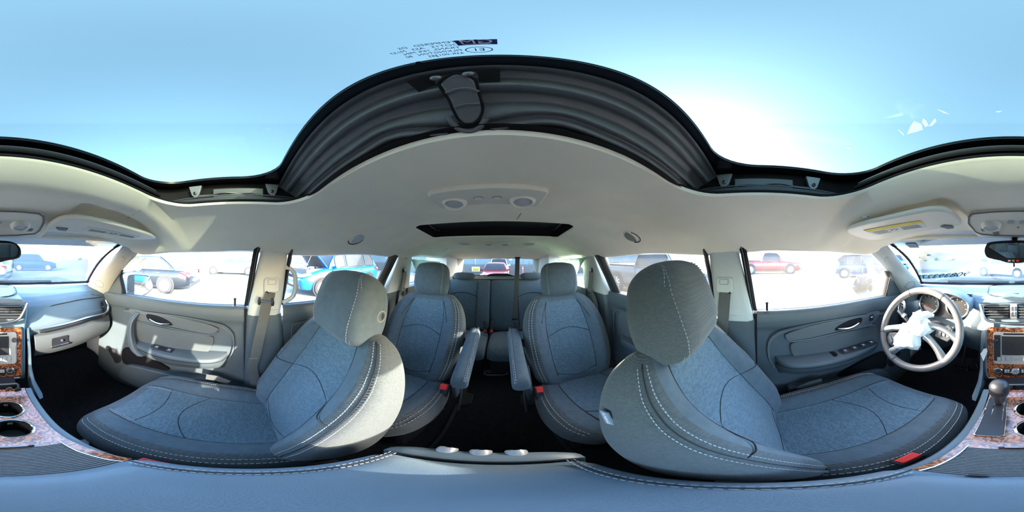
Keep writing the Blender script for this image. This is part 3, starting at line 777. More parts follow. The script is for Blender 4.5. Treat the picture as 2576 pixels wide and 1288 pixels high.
    for off, r_, mt in ((0, .0022, 'seam'), (.010, .0024, 'door_plastic')):
        q = MB(); q.tube([Vector((s * .7415, p.x + off * .5, p.y - off)) for p in pp], r_, 6); build(q, 'piping', mt, fd)
    st = MB()
    for off in (.006, .015): stitches(st, [Vector((s * .738, p.x + off * .5, p.y - off)) for p in pp], [Vector((-s, 0, 0))] * len(pp), .005, .003, .0009, .0008)
    build(st, 'stitching', 'thread', fd, smooth=False, kind='stuff')
    # upper insert wing with the latch recess
    wing = [(.665, -.343), (.52, -.332), (.35, -.335), (.21, -.350), (.135, -.372), (.128, -.392), (.165, -.415), (.30, -.407), (.42, -.402), (.56, -.410), (.63, -.40)]
    q = MB(); q.prism([Vector((s * .7395, p.x, p.y)) for p in spline([(y, z, 0) for y, z in wing], 4, True)], (s * .02, 0, 0)); wg = build(q, 'wing_insert', 'door_insert', fd, bev=.004, seg=3)
    q = MB(); q.tube([Vector((s * .7375, p.x, p.y)) for p in spline([(y, z, 0) for y, z in ((.128, -.392), (.165, -.415), (.30, -.410), (.42, -.406), (.60, -.412))], 6)], .0065, 8, flat=.7); build(q, 'lower_ledge', 'door_plastic', wg)
    q = MB(); q.prism([Vector((s * .7375, p.x, p.y)) for p in spline([(y, z, 0) for y, z in ((.525, -.348), (.46, -.346), (.395, -.362), (.365, -.385), (.40, -.394), (.50, -.390), (.53, -.372))], 4, True)], (s * .006, 0, 0)); rc = build(q, 'latch_recess', 'rubber', fd, bev=.001)
    q = MB(); q.tube([Vector((s * (.731 - .006 * math.sin(PI * t)), .505 - .125 * t, -.3735 - .014 * math.sin(PI * t * .9))) for t in [i / 10 for i in range(11)]], [.004, .006, .007, .0075, .008, .0085, .009, .0095, .0085, .006, .003], 10, flat=.8); build(q, 'latch_lever', 'chrome', rc)
    # lower insert
    q = MB(); ins = [(.62, -.425), (.45, -.420), (.28, -.420), (.165, -.430), (.15, -.46), (.16, -.505), (.20, -.545), (.35, -.555), (.55, -.57), (.64, -.55), (.655, -.48)]
    q.prism([Vector((s * .7445, p.x, p.y)) for p in spline([(y, z, 0) for y, z in ins], 4, True)], (s * .02, 0, 0)); build(q, 'cloth_insert', 'door_insert', fd, bev=.004, seg=3)
    # armrest shelf
    arm = [(.66, .757), (.60, .700), (.50, .672), (.38, .655), (.25, .652), (.16, .662), (.11, .690), (.085, .735)]
    sp = spline([(y, x, 0) for y, x in arm], 5); rings = []
    for p in sp:
        zt = -.535 - .028 * sstep(.1, .62, p.x) if s > 0 else -.515 - .020 * sstep(.1, .62, p.x)
        rings.append([Vector((s * .765, p.x, zt + .004)), Vector((s * (p.y + .012), p.x, zt + .004)), Vector((s * (p.y + .003), p.x, zt - .001)), Vector((s * p.y, p.x, zt - .010)), Vector((s * (p.y + .002), p.x, zt - .026)), Vector((s * (p.y + .010), p.x, zt - .048)), Vector((s * (p.y + .035), p.x, zt - .085)), Vector((s * .765, p.x, zt - .13))])
    q = MB(); q.loft(rings); ar = build(q, 'armrest', 'door_plastic', fd, ang=50)
    q = MB(); q.tube([Vector((s * (p.y - .0005), p.x, (-.535 - .028 * sstep(.1, .62, p.x) if s > 0 else -.515 - .020 * sstep(.1, .62, p.x)) - .020)) for p in sp], .0022, 6); build(q, 'armrest_groove', 'seam', ar)
    zt = -.552 if s > 0 else -.526
    y0, y1 = (.335, .48) if s > 0 else (.38, .60)
    q = MB(); q.prism([Vector((s * x, y, zt + .008)) for y, x in rrect(y0, y1, .688, .735, .012, 4)], (0, 0, -.006)); sp_ = build(q, 'switch_plate', 'black_plastic', ar, bev=.0015)
    for k in range(2 if s > 0 else 4):
        yk = y0 + (y1 - y0) * ((k + .5) / (2 if s > 0 else 4))
        q = MB(); q.box(*sorted((s * .698, s * .724)), yk - .012, yk + .012, zt + .006, zt + .013); bt = build(q, 'window_switch', 'door_plastic', sp_, bev=.002)
        q = MB(); q.box(*sorted((s * .706, s * .712)), yk - .006, yk + .006, zt + .0128, zt + .0136); build(q, 'switch_mark', 'white_print', sp_)
    if s < 0:
        q = MB(); q.prism([Vector((s * x, y, zt + .0065)) for y, x in rrect(.20, .36, .685, .738, .018, 5)], (0, 0, -.004)); build(q, 'pull_cup', 'rubber', ar)
        q = MB(); q.box(s * .742, s * .736, .585, .612, -.385, -.345); lk = build(q, 'lock_switch', 'black_plastic', fd, bev=.002)
        q = MB(); q.box(s * .7365, s * .7355, .592, .605, -.366, -.358); build(q, 'switch_mark', 'white_print', lk)
    if s > 0:
        g = spline([(.595, -.350, .742), (.612, -.40, .700), (.618, -.46, .690), (.606, -.53, .682), (.575, -.585, .670), (.53, -.612, .668)], 6)
        q = MB(); rings = []
        for i, p in enumerate(g):
            wv = .016 + .010 * sstep(.3, 1, i / len(g)); y, z, x = p
            rings.append([Vector((x - .006, y - wv, z)), Vector((x - .013, y - wv * .4, z)), Vector((x - .013, y + wv * .4, z)), Vector((x - .004, y + wv, z)), Vector((x + .02, y + wv * 1.1, z)), Vector((x + .02, y - wv * 1.1, z))])
        q.loft(rings); build(q, 'pull_grip', 'door_plastic', fd, ang=50)
        q = MB(); q.tube([Vector((p.z - .0145, p.x - .002, p.y)) for p in g], .005, 6, flat=.5); build(q, 'grip_inlay', 'armrest_skin', fd)
    # map pocket
    q = MB(); pk = [(.66, -.79), (.50, -.745), (.33, -.735), (.17, -.715), (.13, -.735), (.17, -.83), (.30, -.95), (.62, -.97), (.72, -.93)]
    q.prism([Vector((s * .700, p.x, p.y)) for p in spline([(y, z, 0) for y, z in pk], 4, True)], (s * .05, 0, 0)); build(q, 'map_pocket', 'door_plastic', fd, bev=.01, seg=3)
    q = MB(); q.prism([Vector((s * .728, p.x, p.y)) for p in spline([(y, z, 0) for y, z in ((.70, -.66), (.56, -.655), (.40, -.70), (.40, -.73), (.55, -.75), (.70, -.80))], 4, True)], (s * .02, 0, 0)); build(q, 'pocket_opening', 'rubber', fd)
    q = MB(); q.lathe([(.075, 0), (.075, .006), (.066, .011), (.0, .012)], (s * .744, .80, -.78), (-s, 0, 0), 28); build(q, 'speaker_grille', 'black_plastic', fd)

    # --- rear door
    rd = thing('door_%d' % (3 if s > 0 else 4), 'rear door beside the middle row seat, ' + sn, None, (s * .78, -.55, -1.0), kind='structure')
    q = MB(); q.grid(lambda u, v: door_in(u, v, -.96 + .16 * sstep(.5, 1, v), -.186), 20, 42); build(q, 'inner_skin', 'door_plastic', rd, ang=50)
    q = MB(); q.box(*sorted((s * .79, s * .94)), -1.0, -.19, -1.12, -.325); build(q, 'outer_skin', 'paint_white', rd)
    q = MB(); q.prism([Vector((s * glassX(z), y, z)) for y, z in ((-.16, -.27), (-.16, .06), (-1.02, .06), (-.84, -.27))], (s * .004, 0, 0)); build(q, 'pane', 'glass_privacy' if s > 0 else 'glass_privacy_dusty', rd, smooth=False)
    for nm, pts, w_ in (('rear_frame', [(-.86, -.25), (-.885, -.16), (-.925, -.06), (-.965, .03)], .085), ('front_frame', [(-.185, -.25), (-.20, -.10), (-.215, .05)], .014)):
        q = MB(); rings = []
        for y, z in pts: rings.append([Vector((s * (glassX(z) + dx), y + dy * w_, z)) for dx, dy in ((-.014, -.5), (-.020, -.1), (-.018, .25), (-.002, .5), (.012, .5), (.012, -.5))])
        q.loft(rings); build(q, nm, 'black_plastic', rd)
    q = MB(); q.tube([Vector((s * .772, -.20 - .63 * i / 10, -.252)) for i in range(11)], .004, 6); build(q, 'glass_wiper_strip', 'rubber' if s > 0 else 'silver_paint', rd)
    fr_ = spline([(-.84, -.60, 0), (-.845, -.45, 0), (-.835, -.385, 0), (-.80, -.362, 0), (-.70, -.355, 0), (-.45, -.352, 0), (-.27, -.355, 0), (-.235, -.372, 0), (-.232, -.45, 0), (-.235, -.60, 0)], 6)
    q = MB(); q.tube([Vector((s * .7405, p.x, p.y)) for p in fr_], .004, 6); build(q, 'panel_piping', 'door_insert', rd)
    st = MB(); stitches(st, [Vector((s * .7395, p.x, p.y - .009)) for p in fr_], [Vector((-s, 0, 0))] * len(fr_), .005, .003, .0008, .0008); build(st, 'stitching', 'thread', rd, smooth=False, kind='stuff')
    q = MB(); q.prism([Vector((s * .746, p.x, p.y)) for p in spline([(-.79, -.385, 0), (-.66, -.378, 0), (-.63, -.42, 0), (-.58, -.50, 0), (-.56, -.60, 0), (-.80, -.60, 0)], 4, True)], (s * .02, 0, 0)); build(q, 'rear_insert', 'door_insert', rd, bev=.003)
    q = MB(); q.prism([Vector((s * .745, p.x, p.y)) for p in spline([(-.29, -.385, 0), (-.55, -.382, 0), (-.58, -.41, 0), (-.54, -.50, 0), (-.29, -.52, 0)], 4, True)], (s * .02, 0, 0)); build(q, 'front_insert', 'door_insert', rd, bev=.004)
    q = MB(); q.prism([Vector((s * .7445, p.x, p.y)) for p in spline([(-.40, -.40, 0), (-.51, -.40, 0), (-.50, -.455, 0), (-.40, -.465, 0)], 4, True)], (s * .01, 0, 0)); lr = build(q, 'latch_recess', 'rubber', rd)
    q = MB(); q.tube([Vector((s * .738, -.41 - .08 * t, -.425 - .008 * math.sin(PI * t))) for t in [i / 6 for i in range(7)]], .007, 8); build(q, 'latch_lever', 'satin', lr)
    q = MB(); rings = []
    for y, x in ((-.24, .75), (-.28, .70), (-.40, .675), (-.60, .675), (-.72, .69), (-.78, .745)):
        rings.append([Vector((s * .765, y, -.545)), Vector((s * (x + .01), y, -.545)), Vector((s * x, y, -.558)), Vector((s * (x + .004), y, -.59)), Vector((s * .765, y, -.65))])
    q.loft(rings); build(q, 'armrest', 'door_plastic', rd, ang=50)

    # --- outside mirror
    om = thing('door_mirror', ('white door mirror outside the passenger window' if s > 0 else "white door mirror outside the driver's window"), 'mirror', (s * .99, .84, -.28), 'door mirrors')
    cs = [(.875, -.18), (.90, -.145), (1.02, -.150), (1.15, -.172), (1.19, -.20), (1.235, -.285), (1.20, -.318), (1.08, -.345), (.93, -.335), (.88, -.295)]
    mg = spline([(x, z, 0) for x, z in cs], 3, True)
    q = MB(); cxm, czm = 1.05, -.243; rings = []
    for y, k in ((.80, 1.0), (.805, 1.04), (.83, 1.06), (.87, 1.0), (.91, .82), (.935, .5)):
        rings.append([Vector((s * (cxm + (p.x - cxm) * k), y, czm + (p.y - czm) * k)) for p in mg])
    q.loft(rings, False, True); build(q, 'housing', 'paint_white', om, ang=60)
    q = MB(); q.prism([Vector((s * (cxm + (p.x - cxm) * .99), .806 + .02 * (p.x - 1), czm + (p.y - czm) * .99)) for p in mg], (0, .004, 0)); build(q, 'bezel', 'black_plastic', om)
    q = MB(); q.prism([Vector((s * (cxm + (p.x - cxm) * .90), .803 + .06 * (1 - p.x) * 1, czm + (p.y - czm) * .88)) for p in mg], (0, .003, 0)); build(q, 'mirror_glass', 'mirror', om, smooth=False)
    q = MB(); q.lathe([(.020, 0), (.018, .0025), (0, .003)], (s * 1.155, .7935, -.205), (0, -1, 0), 16); build(q, 'blind_spot_mirror', 'mirror', om)
    q = MB(); q.tube([Vector((s * .80, .86, -.27)), Vector((s * .89, .86, -.245)), Vector((s * .93, .86, -.22))], [.022, .024, .03], 10); build(q, 'stalk', 'black_plastic', om)

# tailgate window
tg = thing('window_6', 'tailgate window showing the cars parked behind', None, (0, -2.53, -.31), kind='structure')
ow = rrect(-.575, .575, -.305, -.030, .085, 8)
q = MB(); q.prism([Vector((x, -2.545, z)) for x, z in ow], (0, -.004, 0)); build(q, 'pane', 'glass_deep', tg, smooth=False)
oo = rrect(-.66, .66, -.36, .02, .08, 8)
q = MB(); q.loft([[Vector((x, -2.540, z)) for x, z in ow], [Vector((x, -2.515 + .0 * abs(x), z)) for x, z in oo]], False, False); build(q, 'frame_trim', 'pillar_trim', tg, ang=180)
q = MB(); q.loft([[Vector((x, -2.56, z)) for x, z in ow], [Vector((x, -2.56, z)) for x, z in rrect(-.9, .9, -.5, .12, .08, 8)]], False, False); build(q, 'outer_frame', 'paint_white', tg)
q = MB(); q.tube([Vector((x, -2.541, z)) for x, z in ow], .005, 6, True); build(q, 'seal', 'rubber', tg)
# rear wiper housing at the base of the pane
q = MB(); q.prism([Vector((x, -2.535, z)) for x, z in ((-.28, -.312), (.20, -.312), (.13, -.278), (.06, -.268), (-.14, -.268), (-.20, -.286))], (0, .03, 0)); build(q, 'wiper_motor_cover', 'black_plastic', tg, bev=.006)

# ================================================================ seats
def table(tabs, t): return {k: interp(v, t) for k, v in tabs.items()}
def pad_ring(p, S):
    """section of an upholstered pad: (u across, v out). p: hw, fc (face), bh (bolster), bk (back), sq (corner), c0/c1 bolster start/end"""
    hw, fc, bh, bk = p['hw'], p['fc'], p['bh'], p['bk']
    c0, c1 = p.get('c0', .50), p.get('c1', .80)
    out = []
    rr = p.get('rr', .035)
    for s in S:
        out.append((s * hw * .90, fc + bh * sstep(c0, c1, abs(s)) - .012 * sstep(.85, 1.0, abs(s)) * (rr / .035)))
    vf = fc + bh - .012 * rr / .035
    side = [(hw * .965, vf - rr * .30), (hw, vf - rr), (hw, (vf - rr - bk) * .5), (hw * .97, -bk + rr * .9), (hw * .90, -bk + rr * .25)]
    back = [(hw * .72, -bk), (hw * .36, -bk), (0, -bk), (-hw * .36, -bk), (-hw * .72, -bk)]
    return out + side + back + [(-a, b) for a, b in reversed(side)]
S_BACK = [-1, -.93, -.85, -.72, -.60, -.56, -.52, -.36, -.18, 0, .18, .36, .52, .56, .60, .72, .85, .93, 1]
class Pad:
    """an upholstered pad: sections along t with axes: across (ux), out (uv), along (ut), origin o"""
    def __init__(s, o, ux, uv, ut, tabs, ts, extra=None, S=S_BACK, si=.56):
        s.o, s.ux, s.uv, s.ut = Vector(o), Vector(ux), Vector(uv), Vector(ut); s.tabs = tabs; s.ts = ts; s.S = S; s.si = si
    def sec(s, t): return table(s.tabs, t)
    def P(s, u, v, t):
        sh = interp(s.tabs['sh'], t) if 'sh' in s.tabs else 0
        return s.o + s.ux * u + s.uv * (v + sh) + s.ut * t
    def face(s, a, t, lift=0.0):
        p = s.sec(t); n = len(s.S)
        r = pad_ring(p, [a])[0]
        return s.P(r[0], r[1] + lift, t)
    def nrm(s, a, t):
        e = .02
        d1 = s.face(min(1, a + e), t) - s.face(max(-1, a - e), t); d2 = s.face(a, t + .004) - s.face(a, t - .004)
        n = d1.cross(d2).normalized()
        return n if n.dot(s.uv) > 0 else -n
    def mesh(s, tmin=None, tmax=None):
        q = MB(); rings = [[s.P(u, v, t) for u, v in pad_ring(s.sec(t), s.S)] for t in s.ts]
        n = len(rings[0]); base = 0
        q.v = [p for r in rings for p in r]
        for i in range(len(rings) - 1):
            tm = (s.ts[i] + s.ts[i + 1]) / 2
            for j in range(n):
                k = (j + 1) % n
                ins = j < len(s.S) - 1 and abs((s.S[j] + s.S[j + 1]) / 2) < s.si and (tmin is None or tmin < tm < tmax)
                side = not ins and (j >= len(s.S) - 3 or j <= 1)
                q.f.append([i * n + j, i * n + k, (i + 1) * n + k, (i + 1) * n + j]); q.m.append(1 if ins else (2 if side else 0))
        q.f.append(list(range(n - 1, -1, -1))); q.m.append(2 if False else 0); q.f.append([(len(rings) - 1) * n + j for j in range(n)]); q.m.append(0)
        return q
    def line(s, fn, n=40, lift=.0005):
        pts = []; nr = []
        for i in range(n + 1):
            a, t = fn(i / n); m_ = s.nrm(a, t); pts.append(s.face(a, t) + m_ * lift); nr.append(m_)
        return pts, nr

def headrest(par, o, ux, uv, ut, hw, h, mats, stitched=True, inner=1, button=False, top=1.0, thick=1.0):
    T = dict(hw=[(0, hw * .62), (h * .03, hw * .84), (h * .10, hw * .94), (h * .40, hw), (h * .75, hw * .98), (h * .90, hw * .88), (h * .97, hw * .70), (h, hw * .45)],
             fc=[(0, .022), (h * .08, .050), (h * .30, .062), (h * .7, .056), (h * .90, .040), (h, .010)],
             bh=[(0, -.004), (h, -.008)], bk=[(0, .025), (h * .08, .055), (h * .5, .070), (h * .85, .058), (h * .97, .030), (h, .008)],
             rr=[(0, .02), (h * .2, .034), (h * .8, .036), (h, .012)])
    for k in ('fc', 'bk'): T[k] = [(a, b * thick) for a, b in T[k]]
    ts = [h * f for f in (0, .03, .08, .16, .28, .42, .56, .70, .82, .90, .96, 1.0)]
    pd = Pad(o, ux, uv, ut, T, ts, S=[-1, -.9, -.75, -.5, -.25, 0, .25, .5, .75, .9, 1], si=0)
    q = pd.mesh(); q.m = [0 if (mm != 2) else 0 for mm in q.m]
    hr = build(q, 'headrest', mats[0], par, sub=2, ang=180)
    if stitched:
        st = MB(); sm = MB()
        for sg in (1, -1):
            for a_, th in ((.89, 1), (.96, 1)):
                pts = []; nr = []
                for i in range(41):
                    t = h * (.03 + .90 * i / 40); p_ = pd.sec(t)
                    aa = sg * min(1, a_ * (1 - .12 * sstep(.7, 1, i / 40)))
                    n_ = pd.nrm(sg * .86, t); nn = (n_ + pd.ux * sg * .8).normalized()
                    base = pd.face(aa, t)
                    if a_ >= 1: base = base + pd.ux * sg * p_['hw'] * .020 - pd.uv * .002
                    pts.append(base - pd.uv * .0015 - nn * .0005); nr.append(nn)
                stitches(st, pts, nr, .0055, .0035, .0009, .0009)
        build(st, 'stitching', 'thread', hr, smooth=False, kind='stuff')
    if button:
        p_ = pd.sec(h * .42); c = pd.P(inner * p_['hw'] * .985, -.030, h * .50); ax = pd.ux * inner
        q = MB(); q.lathe([(.019, -.004), (.019, .001), (.0165, .0025), (.0145, .001), (.0145, -.002)], c, ax, 28); bt = build(q, 'release_ring', 'grey_vent', hr)
        q = MB(); q.lathe([(.0135, -.004), (.0135, -.001), (.011, .0005), (0, .001)], c, ax, 24); build(q, 'release_button', 'black_plastic', hr)
    return hr

def front_seat(side, piv, label, inner):
    """piv: foot of the backrest; inner: +1/-1 direction (x) of the console"""
    rec = math.radians(21)
    root = thing('front_seat', label, 'car seat', (piv[0], piv[1] + .25, piv[2] - .33), 'front seats')
    ux, ut, uv = Vector((1, 0, 0)), Vector((0, -math.sin(rec), math.cos(rec))), Vector((0, math.cos(rec), math.sin(rec)))
    T = dict(hw=[(-.02, .215), (.03, .232), (.12, .246), (.30, .246), (.40, .236), (.47, .218), (.515, .192), (.540, .165), (.552, .14)],
             fc=[(-.02, .050), (.10, .060), (.22, .055), (.40, .030), (.50, .018), (.54, .004), (.552, -.012)],
             bh=[(-.02, .030), (.10, .050), (.28, .048), (.42, .032), (.52, .012), (.552, .004)],
             bk=[(-.02, .06), (.10, .095), (.30, .105), (.45, .090), (.52, .070), (.545, .045), (.552, .03)],
             rr=[(-.02, .035), (.2, .042), (.45, .036), (.552, .02)])
    ts = [-.02, .02, .07, .13, .19, .25, .31, .37, .42, .46, .495, .52, .537, .547, .552]
    bp = Pad(piv, ux, uv, ut, T, ts)
    parts = sub_split(bp.mesh(-.05, .49), 2)
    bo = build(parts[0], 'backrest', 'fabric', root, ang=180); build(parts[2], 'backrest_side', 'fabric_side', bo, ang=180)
    build(parts[1], 'backrest_insert', 'fabric_insert', bo, ang=180)
    sm = MB()
    for fn in (lambda k: (-.56, .02 + .49 * k), lambda k: (.56, .02 + .49 * k), lambda k: (-.56 + 1.12 * k, .285 + .045 * math.sin(PI * k)), lambda k: (-.56 + 1.12 * k, .045 - .035 * math.sin(PI * k))):
        pts, nr = bp.line(fn, 40, .0002); sm.tube(pts, .0012, 5)
    for sg in (1, -1):
        pts, nr = bp.line(lambda k: (sg * (.56 + .40 * k), .285 - .02 * k), 16, .0002); sm.tube(pts, .0014, 5)
    build(sm, 'seams', 'seam', bo, ang=180, kind='stuff')
    st = MB(); gr = MB()
    for sg in (1, -1):
        for a_, du in ((.93, 0), (1.0, .006)):
            pts, nr = bp.line(lambda k: (sg * a_, -.01 + .545 * k), 80, .0004)
            nr = [(n + ux * sg * .9).normalized() for n in nr]; pts = [p + ux * sg * du - uv * du * .4 for p in pts]
            stitches(st, pts, nr, .0055, .0032, .0008, .0010)
        pts, nr = bp.line(lambda k: (sg * .968, -.01 + .545 * k), 60, .0004); gr.tube([p + ux * sg * .003 for p in pts], .0011, 5)
    build(st, 'stitching', 'thread', bo, smooth=False, kind='stuff'); build(gr, 'corner_seam', 'seam', bo, ang=180, kind='stuff')
    # headrest
    ho = Vector(piv) + ut * (.500 if side == 'driver' else .490) + uv * (.020 if side == 'driver' else .008)
    headrest(root, ho, ux, (uv + Vector((0, .05, .12))).normalized(), (ut + Vector((0, .10, 0))).normalized(), .132, .240, ['fabric_side' if side == 'driver' else 'fabric'], True, inner, side != 'driver', thick=1.14 if side == 'driver' else 1.22)
    # cushion
    cy = Vector((piv[0], piv[1] + .0, piv[2] + .0))
    tl = math.radians(7); ct = Vector((0, math.cos(tl), math.sin(tl))); cv = Vector((0, -math.sin(tl), math.cos(tl)))
    T2 = dict(hw=[(-.02, .20), (.05, .235), (.20, .252), (.38, .248), (.47, .232), (.515, .19), (.535, .15)],
              fc=[(-.02, .010), (.10, .016), (.30, .024), (.42, .026), (.48, .012), (.52, -.022), (.535, -.045)],
              bh=[(-.02, .012), (.15, .030), (.35, .024), (.48, .006), (.535, 0)],
              bk=[(-.02, .09), (.3, .10), (.48, .10), (.535, .085)], rr=[(-.02, .03), (.3, .04), (.535, .02)])
    ts2 = [-.02, .03, .09, .16, .23, .30, .36, .41, .45, .48, .505, .522, .535]
    cp = Pad(cy, ux, cv, ct, T2, ts2)
    parts = sub_split(cp.mesh(-.05, .47), 2)
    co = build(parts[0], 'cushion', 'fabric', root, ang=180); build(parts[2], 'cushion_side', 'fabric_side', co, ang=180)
    build(parts[1], 'cushion_insert', 'fabric_cushion', co, ang=180)
    sm = MB(); st = MB()
    for fn in (lambda k: (-.56, .05 + .43 * k), lambda k: (.56, .05 + .43 * k), lambda k: (-.56 + 1.12 * k, .395 - .02 * math.sin(PI * k)), lambda k: (-.56 + 1.12 * k, .245 + .06 * math.sin(PI * k))):
        pts, nr = cp.line(fn, 30, .0002); sm.tube(pts, .0012, 5)
    build(sm, 'seams', 'seam', co, ang=180, kind='stuff')
    for sg in (1, -1):
        for a_ in (.50, .53):
            pts, nr = cp.line(lambda k: (sg * a_, .39 + .105 * k), 16, .0005); stitches(st, pts, nr, .0055, .0032, .0010, .0010)
        for a_, du in ((.95, 0), (1.0, .006)):
            pts, nr = cp.line(lambda k: (sg * a_, .02 + .47 * k), 60, .0004); nr = [(n + ux * sg * .9).normalized() for n in nr]
            stitches(st, [p + ux * sg * du - cv * du * .5 for p in pts], nr, .0055, .0032, .0010, .0011)
    build(st, 'stitching', 'thread', co, smooth=False, kind='stuff')
    # base, side shield, rails
    q = MB(); q.box(piv[0] - .21, piv[0] + .21, piv[1] + .02, piv[1] + .46, piv[2] - .22, piv[2] - .07); build(q, 'seat_frame', 'black_plastic', root, bev=.02)
    for sg in (1, -1):
        q = MB(); q.box(piv[0] + sg * .19 - .02, piv[0] + sg * .19 + .02, piv[1] - .05, piv[1] + .50, piv[2] - .335, piv[2] - .20); build(q, 'seat_rail', 'dark_metal', root, bev=.004)
    q = MB(); q.prism([Vector((piv[0] - inner * .252, y, z)) for y, z in ((piv[1] - .05, piv[2] - .14), (piv[1] + .44, piv[2] - .10), (piv[1] + .46, piv[2] - .05), (piv[1] + .20, piv[2] - .045), (piv[1] + .02, piv[2] - .01), (piv[1] - .06, piv[2] - .04))], (inner * .03, 0, 0)); build(q, 'side_shield', 'door_plastic', root, bev=.008)
    # buckle on the console side
    bx, by, bz = (-.169, .195, -.660) if side == 'driver' else (.137, .125, -.668)
    q = MB(); q.cbox((bx, by, bz - .055), .026, .055, .13, Euler((.30, 0, 0)).to_matrix()); bk = build(q, 'buckle', 'black_plastic', root, bev=.004)
    q = MB(); q.cbox((bx, by - .014 + .0, bz + .008), .018, .044, .02, Euler((.30, 0, 0)).to_matrix()); build(q, 'buckle_button', 'buckle_red', bk, bev=.002)
    if side == 'driver':
        tp = bp.P(inner * (bp.sec(.425)['hw'] - .0005), -.026, .425); q = MB()
        zx = Vector((inner, 0, 0)); A = tp + zx * .0
        q.prism([A + ut * a + uv * b_ for a, b_ in ((-.022, -.010), (.022, -.010), (.022, .010), (-.022, .010))], zx * .003); tg_ = build(q, 'airbag_tag', 'tag_blue', root, smooth=False)
        Mx = frame(A + zx * .0036, -ut, uv); z_ = (Mx.to_3x3() @ Vector((0, 0, 1)))
        if z_.dot(zx) < 0: Mx = frame(A + zx * .0036, -ut, -uv)
        text('AIRBAG', .0105, Mx, 'white_print', root, 'tag_lettering', .0003)
    else:
        pass
    return root, bp, cp
DRV = (-.40, .005, -.72); PAS = (.405, -.120, -.745)
front_seat('driver', DRV, "driver's seat in dark grey cloth, behind the steering wheel", 1)
front_seat('passenger', PAS, 'front passenger seat in dark grey cloth, facing the glove box', -1)

